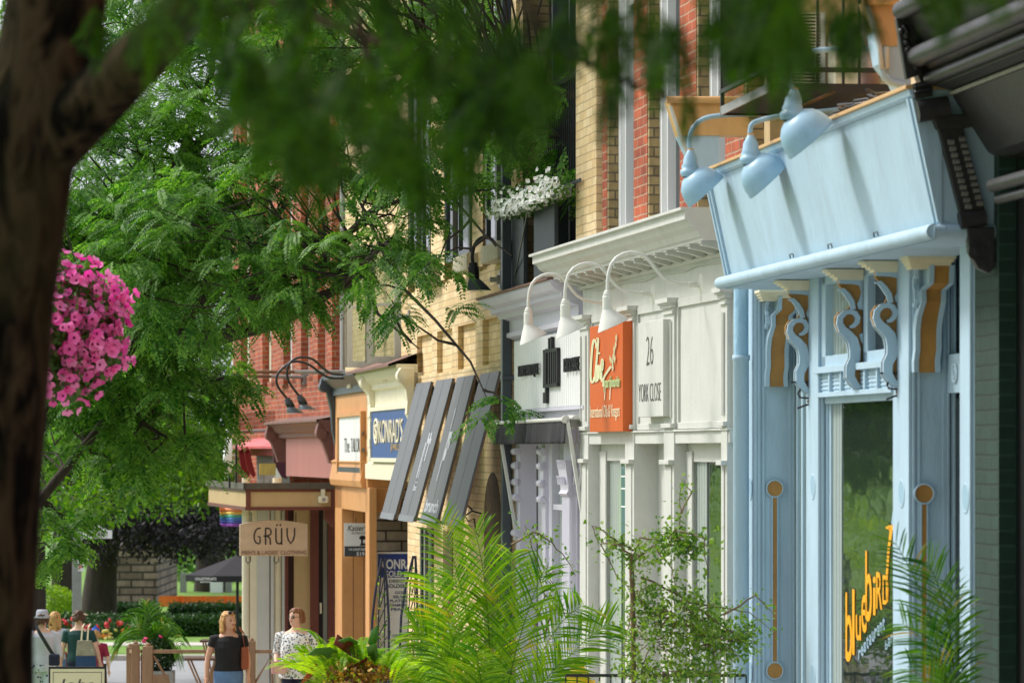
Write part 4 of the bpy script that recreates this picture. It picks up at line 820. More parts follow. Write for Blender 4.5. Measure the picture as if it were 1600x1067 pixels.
# white open casements
for k, (ur, pa, pc, ya, yb) in enumerate(((592, 541, 586, 385, 574), (629, 572, 627, 385, 567))):
    u = f.u(ur); q = lambda x, y, d=0: f.Q(x, y, u)+Vector((d, 0, 0)); A_, B_ = q(pa, yb), q(pc, ya)
    G = thing('open_casement', f, (u, A_.y, A_.z), ('open white casement sash farther along the brick wall, half hidden by its neighbour' if k == 0 else 'open white casement sash nearer the downpipe, with a peeling frame'), 'window', 'open casement sashes on the yellow wall')
    g = MB(); w_ = .085
    for y0, y1, z0, z1 in ((A_.y, A_.y+w_, A_.z, B_.z), (B_.y-w_, B_.y, A_.z, B_.z), (A_.y+w_, B_.y-w_, A_.z, A_.z+w_), (A_.y+w_, B_.y-w_, B_.z-w_, B_.z), (A_.y+w_, B_.y-w_, (A_.z+B_.z)/2-.02, (A_.z+B_.z)/2+.02)): g.box(u-.04, u, y0, y1, z0, z1, white)
    g.box(u-.01, u+.006, A_.y-.01, A_.y, A_.z, B_.z, inkgrey); g.build('frame', G, bevel=.003)
    g = MB(); g.box(u-.025, u-.02, A_.y+w_-.01, B_.y-w_+.01, A_.z+.02, B_.z-.02, clearglass('casement_glass%d' % k)); g.build('pane', G)
g = MB()
for a, b_, ya, yb in ((547, 566, 587, 606), (571, 590, 584, 602), (604, 628, 576, 595)):
    u = f.u(b_); A_, B_ = f.Q(a, yb, u), f.Q(b_, ya, u); g.box(u-.5, u, A_.y, .1, A_.z, B_.z, stone)
o = g.build('stone_block', T, bevel=.01)

# ======================= goldsmith shop =======================
G1 = thing('goldsmith_shop_building', f, (f.u(579), 0, -.5), 'cream goldsmith shopfront with scrolled brackets and grey stone veneer entry', 'building')
x0, x1 = f.u(574, .1), f.u(640, .1); zb = Z(580, 748, .1); zt = Z(600, 612, .1)
g = MB(); g.box(x0, x1, -.1, .4, zb, 4.45, cream); g.box(x0, x1, -.13, -.1, zb, zb+.2, cream); g.build('frieze', G1, bevel=.004)
g = MB(); g.prof([(.1, 4.28), (.15, 4.3), (.15, 4.36), (.22, 4.42), (.26, 4.5), (.26, 4.55)], x0, x1, cream, back=0, e0=.5); g.build('cornice', G1)
g = MB(); g.add([(x0-.3, -.36, 4.55), (x1, -.36, 4.55), (x1, .05, 4.70), (x0-.3, .05, 4.70), (x0-.3, -.36, 4.52), (x1, -.36, 4.52), (x1, .05, 4.64), (x0-.3, .05, 4.64)], [(0,1,2,3),(7,6,5,4),(0,4,5,1),(0,3,7,4)], roofm); g.build('roof', G1)
for px in (576, 635):
    x = f.u(px, .15); g = MB(); w_ = .3 if px < 600 else .2; g.box(x+.01, x+w_-.01, -.17, -.08, 3.55, 3.66, cream); g.box(x+.03, x+w_-.03, -.15, -.08, 3.4, 3.55, cream); pts = [(0,4.5),(-.16,4.5),(-.19,4.44),(-.19,4.36),(-.14,4.3),(-.10,4.24),(-.08,4.1),(-.09,3.95),(-.06,3.88),(-.05,3.7),(-.03,3.65),(0,3.6)]
    g.hexa([Vector((x, y-.08, z)) for y, z in pts], (w_, 0, 0), cream)
    for r in (.095, .065, .035): g.tube([(x-.01, -.19, 4.4), (x+w_+.02+(.095-r)*.6, -.19, 4.4)], r, cream, 18)
    g.build('bracket', G1, bevel=.006)
xs, xe = f.u(583, .12), f.u(640, .12); sz0, sz1 = Z(583, 715, .12), Z(583, 643, .12); g = MB(); g.box(xs, xe, -.14, -.1, sz0, sz1, navy)
sn = g.build('shop_sign', G1); sn['label'] = 'blue sign board with raised cream letters'
g = MB(); 
for q_ in ((xs-.12, xs, sz0-.05, sz1+.05), (xs, xe, sz1, sz1+.05), (xs-.1, xe, sz0-.05, sz0)): g.box(q_[0], q_[1], -.16, -.1, q_[2], q_[3], cream)
P3 = lambda px, py: f.P(px, py, .15); a_, b_ = P3(592, 692), P3(629, 656)
g.text("KONRAD'S", (a_.x, -.143, a_.z), ((b_.x-a_.x)*1.0, 0, 0), (0, 0, .30), (0, -.012, 0), creamink, -.005); a_ = P3(610, 706); g.text('JEWELLERY', (a_.x, -.145, a_.z), (1.5, 0, 0), (0, 0, .1), (0, -.006, 0), tan, -.005)
c_ = P3(587, 674); r = .17; g.rings([circ((c_.x, -.142, c_.z), r, (1.6, 0, 0), ZA), circ((c_.x, -.155, c_.z), r, (1.6, 0, 0), ZA), circ((c_.x, -.155, c_.z), r*.78, (1.6, 0, 0), ZA), circ((c_.x, -.145, c_.z), r*.78, (1.6, 0, 0), ZA)], creamink, False); g.text('S', (c_.x-.15, -.145, c_.z-.1), (.3, 0, 0), (0, 0, .2), (0, -.01, 0), creamink, .03)
sub(sn, g.build('raised_lettering', G1))
uS = f.u(579); g = MB(); g.box(uS-.5, uS, .0, 2.2, -.9, zb, gstone); g.box(uS-.5, f.u(637), 2.2, 2.3, -.9, zb, gldark); g.build('stone_veneer_wall', G1)
# vertical sign beside the stone
ub_ = uS+.55; q = lambda x, y: f.Q(x, y, ub_); A_, B_ = q(588, 1030), q(588, 862); xw = q(652, 862).y
V_ = thing('vertical_shop_sign', f, (ub_, (A_.y+xw)/2, A_.z), 'tall white sign with blue header and small serif lettering by the grey stone', 'sign')
g = MB(); g.box(ub_-.04, ub_, A_.y, xw, A_.z, B_.z, signwhite); g.build('board', V_, bevel=.003); g = MB(); q2 = lambda x, y: q(x, y)+Vector((.004, 0, 0))
z0, z1 = q(590, 902).z, q(590, 865).z; g.box(ub_, ub_+.003, A_.y+.02, xw-.02, z0, z1, mat('deep_blue', S(22, 58, 140), .4, .05))
def vt(st, xa, xb, ya, yb, m_, bold=.02): a, b_ = q2(xa, yb), q2(xb, ya); g.text(st, a, (0, b_.y-a.y, 0), (0, 0, b_.z-a.z), (.003, 0, 0), m_, bold)
vt('KONRAD', 594, 655, 873, 889, signwhite, .03); vt('GOLD & GEMS', 600, 665, 891, 901, signwhite, .02)
ink = mat('blue_ink', S(44, 62, 100), .5, .05)
for st, xa, xb, y in (('DESIGNER', 608, 646, 905), ('GOLDSMITHS', 602, 652, 912), ('GOLD', 617, 638, 923), ('SILVER', 614, 641, 929.5), ('PLATINUM', 609, 645, 936), ('DIAMONDS', 609, 645, 942.5), ('PEARLS', 611, 641, 949), ('ON THE', 613, 641, 990), ('PREMISES', 611, 645, 998)): vt(st, xa, xb, y, y+(6 if xb-xa > 41 else 4.6), ink, .02)
g.build('lettering', V_)

# ======================= tailor shop =======================
G2 = thing('tailor_shop_building', f, (f.u(525), 0, -.6), 'orange brown narrow shopfront with a white fascia board and recessed door', 'building')
x0, x1 = f.u(523.5, .1), f.u(574, .1); zl = Z(550, 797, .1); g = MB()
g.box(x0, x1, -.1, .3, 3.05-.03, 4.42, orange); g.box(x0, f.u(534, .1), -.1, .6, -.9, 3.02, orange); g.box(f.u(571, .1), f.u(577, .1), -.1, .0, -.9, 3.02, orange); g.box(x0, x1, -.1, .2, zl, 3.02, orange)
g.prof([(.1, 3.0), (.16, 3.02), (.18, 3.1), (.14, 3.32), (.16, 3.36), (.12, 3.38)], x0-.05, f.u(572, .1), orange, back=0)
g.build('frame', G2, bevel=.006)
us_ = f.u(534, .1)+.004; g = MB(); g.box(us_-.1, us_, -.09, 2.0, -.9, zl, orange)
for k in range(1, 9): g.box(us_, us_+.003, -.09+k*.15, -.083+k*.15, -.9, zl, brown)
g.box(us_-.1, f.u(573), 2.0, 2.1, -.9, zl, brown); g.build('boarded_recess', G2)
g = MB(); g.prof([(.1, 4.3), (.14, 4.3), (.14, 4.4), (.2, 4.45), (.28, 4.52), (.28, 4.58)], x0-.15, x1, dgrey, back=0, e0=.4)
x = x0-.2; g.hexa([Vector((x, y, z)) for y, z in ((0,4.55),(-.3,4.55),(-.32,4.45),(-.22,4.35),(-.16,4.1),(-.14,3.8),(-.1,3.6),(0,3.6))], (.25, 0, 0), dgrey); g.tube([(x-.01, -.25, 4.43), (x+.27, -.25, 4.43)], .08, dgrey, 14)
g.build('cornice', G2, bevel=.005)
xs, xe = f.u(532, .12), f.u(568, .12); z0, z1 = Z(535, 728, .12), Z(535, 652, .12); g = MB(); g.box(xs, xe, -.14, -.1, z0, z1, signwhite); fb = g.build('fascia_board', G2, bevel=.003); fb['label'] = 'white fascia board with faded black lettering'
g = MB(); g.box(xs, xe, -.16, -.1, z0-.08, z0-.01, dgrey); P3 = lambda px, py: f.P(px, py, .15)
a_ = P3(537, 707); g.text('The', (a_.x, -.142, a_.z), (.75, 0, 0), (0, 0, .2), (0, -.003, 0), inkgrey, -.01); a_ = P3(547.5, 706); g.text('TAILOR', (a_.x, -.142, a_.z), (1.2, 0, 0), (0, 0, .19), (0, -.003, 0), inkgrey, -.005)
a_ = P3(563, 706); g.box(a_.x, a_.x+.12, -.144, -.14, a_.z, a_.z+.3, inkblack); g.box(a_.x, a_.x+.35, -.144, -.14, a_.z+.22, a_.z+.27, inkblack); g.box(a_.x+.1, a_.x+.45, -.144, -.14, a_.z+.0, a_.z+.05, inkblack)
for q_ in ((xs-.1, xs, z0-.1, z1+.06), (xe, xe+.1, z0-.1, z1+.06), (xs, xe, z1, z1+.06)): g.box(q_[0], q_[1], -.17, -.1, q_[2], q_[3], orange)
sub(fb, g.build('faded_lettering', G2))
# hanging tailor sign in the recess
uk = us_+.15; q = lambda x, y, d=0: f.Q(x, y, uk)+Vector((d, 0, 0)); A_, B_ = q(538, 869), q(576, 817); K_ = thing('hanging_tailor_sign', f, (uk, (A_.y+B_.y)/2, B_.z), 'small white and black hanging sign with a sewing machine', 'sign')
g = MB(); g.box(uk-.02, uk, A_.y, B_.y+.1, A_.z, B_.z, signwhite); g.build('board', K_); g = MB(); zz = q(540, 853).z; g.box(uk, uk+.002, A_.y, B_.y+.1, A_.z, zz, dgrey)
def kt(st, xa, xb, ya, yb, m_, bold=0, sh=0): a, b_ = q(xa, yb, .003), q(xb, ya, .003); g.text(st, a, (0, b_.y-a.y, 0), (0, 0, b_.z-a.z), (.002, 0, 0), m_, bold, sh)
kt("Kaiser's", 543, 575, 820, 829, inkblack, .0, .3); kt('ALTERATIONS', 549, 580, 831, 834, inkgrey); kt('14 ONTARIO ST', 545, 585, 856, 860, signwhite, .02); kt('519-273', 557, 585, 862, 868, signwhite, .02)
g.hexa([q(x, y, .002) for x, y in ((562, 852), (573, 852), (573, 849), (567, 848), (567, 843), (573, 842), (573, 838), (566, 836), (562, 838), (561, 841), (564, 843), (564, 848))], (.002, 0, 0), inkblack)
g.tube([q(556, 817), q(556, 808)], .006, black, 5); g.build('lettering', K_)

# twin black lamps over the tailor shop
black_goose(FY, (566, 592), [(566, 592), (540, 591), (515, 590), (500, 582), (485, 571), (468, 565), (452, 567), (437, 580), (432, 592), (435, 605), (448, 622)], (455, 636), (452, 655), (472, 636), 'black gooseneck lamp with pale rimmed shade over the tailor shop, lower of the pair', dgrey, 'black gooseneck lamps over the tailor shop')
black_goose(FY, (568, 585), [(568, 585), (545, 585), (519, 584), (505, 575), (490, 562), (475, 558), (460, 561), (450, 572), (449, 588), (455, 602), (467, 618)], (475, 632), (470, 650), (491, 630), 'black double curved gooseneck lamp, the higher of the pair over the tailor shop', dgrey, 'black gooseneck lamps over the tailor shop')

# ======================= corner building =======================
f = FC; Z = lambda px, py, o=0: f.P(px, py, o).z
T = thing('corner_building', f, (f.u(372), 0, -.67), 'tall red brick corner building with pink shopfront and beige canopy', 'building')
x0, x1 = f.u(372), f.u(531); mb = MB(); mb.box(x0, x1, .14, 9, 4.4, 15, gldark); mb.box(x0, x1, .0, .3, 3.9, 4.7, rbrick); mb.box(x0, x0+.3, .3, 9, -.7, 15, rbrick); mb.box(x0, f.u(430), .0, .3, 2.2, 4.2, rbrick); mb.build('wall', T)
mb = MB(); pr_ = [372, 390, 406, 424, 441, 456, 470, 483, 497, 509, 520, 531]
for i in range(0, len(pr_)-1, 1):
    a, b_ = f.u(pr_[i]), f.u(pr_[i+1]); w_ = (b_-a); mb.box(a, a+w_*.62, -.0 if i % 2 else -.08, .3, 4.6, 15, rbrick)
mb.box(x0, x0+.08, -.1, .0, 2.2, 15, ybrick); mb.build('brick_pier', T)
for i in range(len(pr_)-1):
    a, b_ = f.u(pr_[i]), f.u(pr_[i+1]); w_ = b_-a; g = MB(); g.box(a+w_*.62, a+w_*.76, .04, .14, 4.7, 11, signwhite if i > 3 else cream); g.box(a+w_*.9, b_, .04, .14, 4.7, 11, galv); g.box(a+w_*.62, b_, .05, .14, 7.4, 7.5, signwhite); g.build('window_frame', T)
g = MB(); pxs, pxe = f.u(447, .25), f.u(521, .25); zb, zt = Z(521, 747, .25), Z(521, 681, .25); g.box(pxs, pxe, -.25, .1, zb, zt, pink); g.build('fascia', T)
g = MB(); xs_ = f.u(432, .3); g.prof([(.26, zt-.02), (.3, zt), (.3, zt+.05), (.36, zt+.08), (.4, zt+.16), (.46, zt+.2), (.46, zt+.24)], xs_, pxe, brown if False else mat('faded_maroon_paint', S(120, 78, 70), .6, .12, 6), back=0); g.add([(xs_-.1, -.5, zt+.24), (pxe, -.5, zt+.24), (pxe, .05, zt+.34), (xs_-.1, .05, zt+.34), (xs_-.1, -.5, zt+.21), (pxe, -.5, zt+.21), (pxe, .05, zt+.3), (xs_-.1, .05, zt+.3)], [(0,1,2,3),(4,7,6,5),(0,4,5,1),(0,3,7,4)], roofm)
for xx in (xs_, pxe-.25): g.hexa([Vector((xx, y, z)) for y, z in ((0,zt+.2),(-.46,zt+.2),(-.5,zt+.05),(-.4,zt-.1),(-.33,zt-.3),(-.3,zt-.4),(0,zt-.4))], (.22, 0, 0), MATS['faded_maroon_paint']); g.tube([(xx-.01, -.42, zt+.03), (xx+.24, -.42, zt+.03)], .08, MATS['faded_maroon_paint'], 12)
g.build('cornice', T)
# side shop parts: purple bracket, red brackets, small roof
um = f.u(440); q = lambda x, y, d=0: f.Q(x, y, um)+Vector((d, 0, 0))
g = MB(); g.hexa([q(x, y) for x, y in ((423, 690), (445, 686), (448, 748), (440, 745), (428, 722), (426, 700))], (-.08, 0, 0), purple); g.rings([circ(q(434, 698, .002), .05, XA, ZA), circ(q(434, 698, .02), .045, XA, ZA), circ(q(434, 698, .004), .03, XA, ZA)], purple, False); g.build('purple_bracket', T)
for px in (378, 387):
    un = f.u(px+32); qn = lambda x, y: f.Q(x, y, un); g = MB(); g.hexa([qn(px+dx, y) for dx, y in ((-6, 700), (0, 697), (4, 706), (7, 722), (13, 742), (9, 746), (0, 734), (-3, 720))], (-.06, 0, 0), redp); g.lathe([(0, -.03), (.05, 0), (0, .05)], qn(px-2, 703)+Vector((.02, 0, 0)), redp, (1, 0, 0), 10); g.build('red_bracket', T)
g = MB(); a, b_ = f.Q(363, 697, f.u(400)), q(443, 684); c_ = q(425, 697); e_ = f.Q(372, 683, f.u(400))
g.hexa([Vector((f.u(400), a.y, a.z)), Vector((um, c_.y, c_.z)), Vector((um, b_.y+.1, b_.z+.05)), Vector((f.u(400), b_.y+.1, b_.z+.05))], (0, 0, -.04), pinkroof)
g.box(f.u(400), um, c_.y+.05, c_.y+.08, c_.z-.16, c_.z, redp); g.box(f.u(401), um-.01, c_.y+.3, .0, 2.9, c_.z-.1, mat('grey_plaster', S(150, 148, 140), .8, .08, 5)); g.build('small_roof', T)
g = MB(); 
for i in range(4): A_, B_ = q(405+i*6.5, 742), q(411+i*6.5, 724); g.box(um+.0, um+.03, A_.y, B_.y, A_.z, B_.z, mat('straw_yellow_paint', S(206, 176, 90), .6, .15, 6))
g.build('yellow_boards', T)
# lower front: columns, door frames
U_ = f.uY(58.3); q = lambda x, y, d=0: f.Q(x, y, U_)+Vector((d, 0, 0)); g = MB(); zc_ = q(400, 797).z+.05
g.box(U_-.2, U_, q(402, 0).y, q(421, 0).y, -.8, zc_, white); g.box(U_-.15, U_+.02, q(423, 0).y, q(428, 0).y, -.8, zc_, white); g.box(U_-.2, U_-.02, q(391, 0).y, q(402, 0).y, -.8, zc_, cream)
g.box(U_-.2, U_-.0, q(441, 0).y, q(446, 0).y, -.8, zc_, white); g.build('panelled_pier', T, bevel=.006)
for pa, pc in ((379, 391), (427, 441)):
    g = MB(); a, b_ = q(pa, 0), q(pc, 0); g.lathe([((b_.y-a.y)/2, 0), ((b_.y-a.y)/2, 4.0)], (U_-.08, (a.y+b_.y)/2, -.9), cream, n=18); g.build('column', T)
g = MB()
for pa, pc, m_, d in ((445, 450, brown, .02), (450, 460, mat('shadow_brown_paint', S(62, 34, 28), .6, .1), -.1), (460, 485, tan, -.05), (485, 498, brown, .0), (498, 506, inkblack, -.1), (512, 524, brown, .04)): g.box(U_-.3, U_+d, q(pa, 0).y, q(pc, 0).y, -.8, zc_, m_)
g.build('door_surround', T); g = MB(); g.box(U_-.3, U_-.08, q(506, 0).y, q(513, 0).y, -.8, zc_, glc); g.box(U_-.05, U_-.02, q(500, 0).y, q(503, 0).y, q(0, 962).z, q(0, 945).z, cream); g.build('door', T)
# beige canopy
un_, uf_ = f.uY(56.4), f.uY(61.6); A_, B_ = f.Q(385, 797, un_), f.Q(523, 754, un_); zb, zt = A_.z, B_.z
C_ = thing('canopy', f, ((un_+uf_)/2, A_.y, zb), 'beige box canopy with red brown edging over the corner shop door', 'canopy')
g = MB(); yA = A_.y; yW = f.Q(523, 0, un_).y; yF = f.Q(326, 0, uf_).y
foot = [(un_, yA), (un_, yW), (uf_, yW), (uf_, yF+.0), (un_-.3, yA-.02)]
g.hexa([(a, b_, zb) for a, b_ in foot], (0, 0, zt-zb-.07), tan); g.build('box', C_); g = MB()
def strip(z0, z1, out, m_):
    e = out; g.box(un_, un_+e, yA-e, yW, z0, z1, m_); g.hexa([(un_+e, yA-e, z0), (un_+e, yA, z0), (un_-.3, yA, z0), (uf_, yF, z0), (uf_, yF-e, z0), (un_-.3, yA-.02-e, z0)], (0, 0, z1-z0), m_)
strip(zb, zb+.05, .02, brown); strip(zt-.13, zt-.09, .02, brown); g.box(un_, un_+.021, yA-.01, yA+.06, zb, zt-.09, brown); g.box(un_, un_+.021, yW-.06, yW, zb, zt-.09, brown); g.build('edging', C_); g = MB()
strip(zt-.09, zt, .05, mat('dark_bronze_metal', S(84, 78, 68), .5, .15, 10)); g.box(uf_, un_, yA+.05, yW, zt-.1, zt-.08, galv); g.build('coping', C_)
g = MB(); w_ = f.Q(509, 797, un_); g.hexa([(un_-.3, w_.y, zb), (un_-.3, w_.y+.22, zb), (un_-.3, w_.y+.22, zb-.25), (un_-.3, w_.y+.12, zb-.25), (un_-.3, w_.y, zb-.12)], (.2, 0, 0), brown); g.build('bracket', C_)
L_ = thing('floodlight', f, (un_, f.Q(504, 780, un_).y, zb+.15), 'small cream floodlight fixed to the canopy edge', 'light'); c_ = f.Q(504, 780, un_); g = MB(); g.box(un_+.02, un_+.14, c_.y-.07, c_.y+.07, c_.z-.05, c_.z+.05, cream); g.build('housing', L_, bevel=.02); g = MB(); g.box(un_+.02, un_+.06, c_.y-.03, c_.y+.03, c_.z+.05, c_.z+.15, cream); g.lathe([(.03, 0), (.0, .01)], (un_+.14, c_.y+.0, c_.z), galv, (1, 0, 0), 10); g.build('mount', L_)
# hanging wooden sign
uh = un_-.25; q = lambda x, y, d=0: f.Q(x, y, uh)+Vector((d, 0, 0)); G = thing('hanging_wood_sign', f, q(427, 813), 'arched wooden hanging sign with large black letters under the canopy', 'sign')
g = MB(); pts = [q(374, 868), q(480, 868), q(480, 818)]+[q(480-t*106/10., 818-6*math.sin(math.pi*t/10)) for t in range(1, 10)]+[q(374, 819)]; g.hexa(pts, (.06, 0, 0), signwood); g.build('board', G, bevel=.008)
g = MB(); ph = lambda x, y: q(x, y, .064)
# rounded stroke letters G R U-umlaut V
def st(pts, w_=2.2): g.ribbon([ph(*p) for p in pts], w_*.0094, (.004, 0, 0), inkblack)
sc_ = lambda pts: [(320+x/3.717, 780+y/3.717) for x, y in pts]
st(sc_([(322, 165), (305, 168), (292, 180), (284, 205), (284, 230), (294, 250), (312, 257), (318, 250), (318, 215), (304, 215)])); st(sc_([(350, 165), (350, 262)])); st(sc_([(350, 166), (372, 168), (382, 180), (380, 200), (365, 210), (338, 212)])); st(sc_([(360, 212), (376, 225), (378, 262)]))
st(sc_([(410, 165), (410, 235), (416, 252), (428, 257), (440, 250)])); st(sc_([(443, 165), (443, 262)])); st(sc_([(475, 165), (475, 205), (482, 235), (495, 255), (510, 235), (518, 205), (518, 165)]))
for x in (416, 436): a = sc_([(x, 148)])[0]; g.hexa(circ(ph(*a), .014, XA, ZA, 12), (.004, 0, 0), inkblack)
a_, b_ = ph(377, 866), ph(478, 860); g.text("MEN'S & LADIES' CLOTHING", a_, (0, b_.y-a_.y, 0), (0, 0, .06), (.004, 0, 0), mat('sepia_ink', S(120, 84, 62), .6, .1), .0); g.build('lettering', G)
g = MB()
for px in (392, 462): g.tube([q(px, 816, .03), q(px, 800, .03)], .008, black, 6)
for px in (388, 432): g.tube([q(px-4, 869, .03), q(px-4, 876, .03), q(px-1, 880, .03), q(px+3, 876, .03), q(px+3, 869, .03)], .008, black, 6)
g.build('hanger', G)
# flag rods on the corner building
for i, (pa, pc, ya, yb, ur) in enumerate(((372, 548, 581, 581, 548), (372, 475, 587, 589, 478), (357, 428, 676, 672, 430))):
    u = f.u(ur); a, b_ = f.Q(pc, yb, u), f.Q(pa, ya, u); g = MB(); g.tube([a, a.lerp(b_, .5)], .03, galv, 8); g.tube([a.lerp(b_, .5), b_], .026, rust, 8); g.box(a.x-.05, a.x+.05, a.y-.02, a.y+.1, a.z-.12, a.z+.12, galv)
    tag(g.build('flagpole', fr=f, loc=a), ('rusty horizontal flagpole reaching out from the red brick wall, topmost', 'shorter horizontal flagpole just below the topmost one', 'pale horizontal flagpole above the small pink roof')[i], 'flagpole', 'horizontal flagpoles on the corner building')
# round projecting sign
ur = un_-.9; q = lambda x, y: f.Q(x, y, ur); c_ = q(355, 711); G = thing('disc_sign', f, (c_.x, c_.y, zt), 'white disc sign seen nearly edge on, standing on the canopy', 'sign')
g = MB(); ax = Vector((-.06, -1, 0)).normalized(); t_ = ax.cross(ZA); R = .27; g.rings([circ(c_-ax*.06, R*.96, t_, ZA, 28), circ(c_-ax*.04, R, t_, ZA, 28), circ(c_+ax*.05, R, t_, ZA, 28)], signwhite, True); g.build('disc', G)
g = MB(); g.box(c_.x-.02, c_.x+.02, c_.y+.02, c_.y+.05, zt-.08, c_.z-.2, black); g.box(c_.x-.02, c_.x+.02, c_.y+.12, c_.y+.15, zt-.08, c_.z+.16, black)
for dz in (-.12, .0, .12): g.box(c_.x-.01, c_.x+.01, c_.y+.0, c_.y+.14, c_.z+dz-.012, c_.z+dz+.012, signwhite)
g.lathe([(.06, .0), (.06, .1), (0, .1)], (c_.x, c_.y+.02, c_.z+R+.01), galv, n=12); g.build('stand', G)
# ======================= vegetation helpers =======================
def npmesh(name, V, F, mt, parent=None, loc=(0, 0, 0), smooth=False):
    """V (n,3) world coordinates, F (m,4)"""
    V = np.asarray(V, np.float32)-np.asarray(ORG[parent.name] if parent else loc, np.float32); F = np.asarray(F, np.int32)
    me = bpy.data.meshes.new(name); me.vertices.add(len(V)); me.vertices.foreach_set('co', V.ravel())
    k = F.shape[1]; me.loops.add(F.size); me.loops.foreach_set('vertex_index', F.ravel()); me.polygons.add(len(F))
    me.polygons.foreach_set('loop_start', np.arange(0, F.size, k, dtype=np.int32)); me.polygons.foreach_set('loop_total', np.full(len(F), k, np.int32))
    me.polygons.foreach_set('use_smooth', np.full(len(F), smooth)); me.materials.append(mt); me.update(calc_edges=True)
    o = bpy.data.objects.new(name, me); COL.objects.link(o)
    if parent: o.parent = parent
    else: o.location = loc
    return o
def unit(a): return a/np.maximum(np.linalg.norm(a, axis=-1, keepdims=True), 1e-9)
def pinnate(n=10, ll=.14, lw=.42, fwd=.35, t0=.12, fold=.12, taper=.45, seed=1):
    """unit-length compound leaf along +x made of diamond leaflets"""
    r = np.random.RandomState(seed); out = []
    for i in range(n):
        t = t0+(1-t0)*i/(n-1.); L = ll*(1-taper*abs(2*t-1.05)**2)*r.uniform(.85, 1.15)
        for s in (-1, 1):
            d = np.array([fwd*r.uniform(.6, 1.4), s, 0.]); d /= np.linalg.norm(d); p = np.array([t, 0, 0]); q = np.array([-d[1]*s, d[0]*s, 0])*s; wv = L*lw*.5
            m_ = p+d*L*.5; z = np.array([0, 0, -fold*L]); out += [p, m_+q*wv, p+d*L+z, m_-q*wv]
    # rachis
    out += [np.array([0, -.004, 0]), np.array([0, .004, 0]), np.array([1, .003, 0]), np.array([1, -.003, 0])]
    return np.array(out)
def place(T, C, D, Sz, droop=.3, roll=None, rs=NR, up=None):
    """copies of template T at C along D with size Sz; returns V, F (all quads)"""
    N = len(C); D = unit(np.asarray(D, float)); U = np.tile([0, 0, 1.], (N, 1)) if up is None else up
    Sd = unit(np.cross(U, D)+1e-6); Up = np.cross(D, Sd)
    a = rs.normal(0, .5, N) if roll is None else rs.normal(0, roll, N); ca, sa = np.cos(a)[:, None], np.sin(a)[:, None]
    Sd, Up = Sd*ca+Up*sa, Up*ca-Sd*sa
    Sz = np.asarray(Sz)[:, None, None]
    V = C[:, None, :]+Sz*(T[None, :, 0:1]*D[:, None, :]+T[None, :, 1:2]*Sd[:, None, :]+T[None, :, 2:3]*Up[:, None, :])
    V[:, :, 2] -= (droop*T[None, :, 0]**2)*Sz[:, :, 0]
    n = len(T); F = (np.arange(n).reshape(-1, 4)[None]+(np.arange(N)*n)[:, None, None]).reshape(-1, 4)
    return V.reshape(-1, 3), F
def join(parts):
    Vs, Fs, b = [], [], 0
    for V, F in parts: Vs.append(V); Fs.append(F+b); b += len(V)
    return np.concatenate(Vs), np.concatenate(Fs)
def ball(n, c, r, rs=NR, shell=.35):
    d = unit(rs.normal(size=(n, 3))); k = rs.uniform(shell**3, 1, n)**(1/3.); return np.asarray(c)+d*k[:, None]*np.asarray(r)
def leafquads(C, size, rs=NR, aspect=.55, hang=0.):
    N = len(C); D = unit(rs.normal(size=(N, 3))-np.array([0, 0, hang])); B = unit(np.cross(D, rs.normal(size=(N, 3)))); s = (size*rs.uniform(.6, 1.35, N))[:, None]
    V = np.stack([C, C+D*s*.5+B*s*aspect*.5, C+D*s, C+D*s*.5-B*s*aspect*.5], 1).reshape(-1, 3); return V, np.arange(4*N).reshape(-1, 4)
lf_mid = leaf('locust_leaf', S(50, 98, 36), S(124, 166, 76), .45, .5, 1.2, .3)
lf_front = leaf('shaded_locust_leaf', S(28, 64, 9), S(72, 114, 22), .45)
lf_far = leaf('far_leaf', S(52, 92, 40), S(118, 152, 66), .4, nscale=.5)
lf_fresh = leaf('fresh_leaf', S(54, 98, 34), S(108, 144, 54), .45, nscale=.8)
lf_yel = leaf('yellow_green_leaf', S(92, 138, 40), S(160, 184, 70), .45, nscale=.8)
lf_purple = leaf('purple_leaf', S(26, 25, 25), S(48, 42, 44), .12, nscale=.5)
lf_street = leaf('sunny_street_leaf', S(130, 172, 64), S(186, 208, 92), .6)  # leaf colour raised so the reflected trees look sunlit
lf_hedge = leaf('hedge_leaf', S(26, 56, 22), S(58, 92, 36), .2, nscale=1.5)
lf_palm = leaf('palm_leaf', S(58, 116, 10), S(140, 178, 24), .45, nscale=3, tip=S(176, 160, 66))
lf_palm2 = leaf('dark_palm_leaf', S(40, 88, 30), S(104, 148, 50), .35, nscale=4, tip=S(160, 140, 70))
lf_fern = leaf('fern_leaf', S(104, 156, 28), S(176, 204, 52), .5, nscale=4)
lf_rose = leaf('rose_leaf', S(66, 110, 40), S(150, 178, 72), .35, nscale=5)
lf_pet = leaf('petunia_leaf', S(56, 96, 36), S(96, 130, 60), .3, nscale=5)

def tree(name, base, lab, trunk_pts, trunk_r, limbs, parts_, lmat, bmat, group=None, fine=True):
    T = thing(name, W0, base, lab, 'tree', group); g = MB(); g.tube(trunk_pts, trunk_r, bmat, 14); g.build('trunk', T)
    g = MB()
    for pts, r in limbs: g.tube(pts, r, bmat, 7)
    if limbs: g.build('branch', T)
    V, F = join(parts_); npmesh('crown', V, F, lmat, T); return T
def wander(a, b, n, amp, rs):
    a, b = Vector(a), Vector(b); L = (b-a).length
    return [a.lerp(b, i/(n-1))+Vector([rs.uniform(-1, 1)*amp*L*math.sin(math.pi*i/(n-1)) if 0 < i < n-1 else 0 for _ in range(3)]) for i in range(n)]
PIN = pinnate(12, .19, .46); PINB = pinnate(10, .22, .48, seed=4)

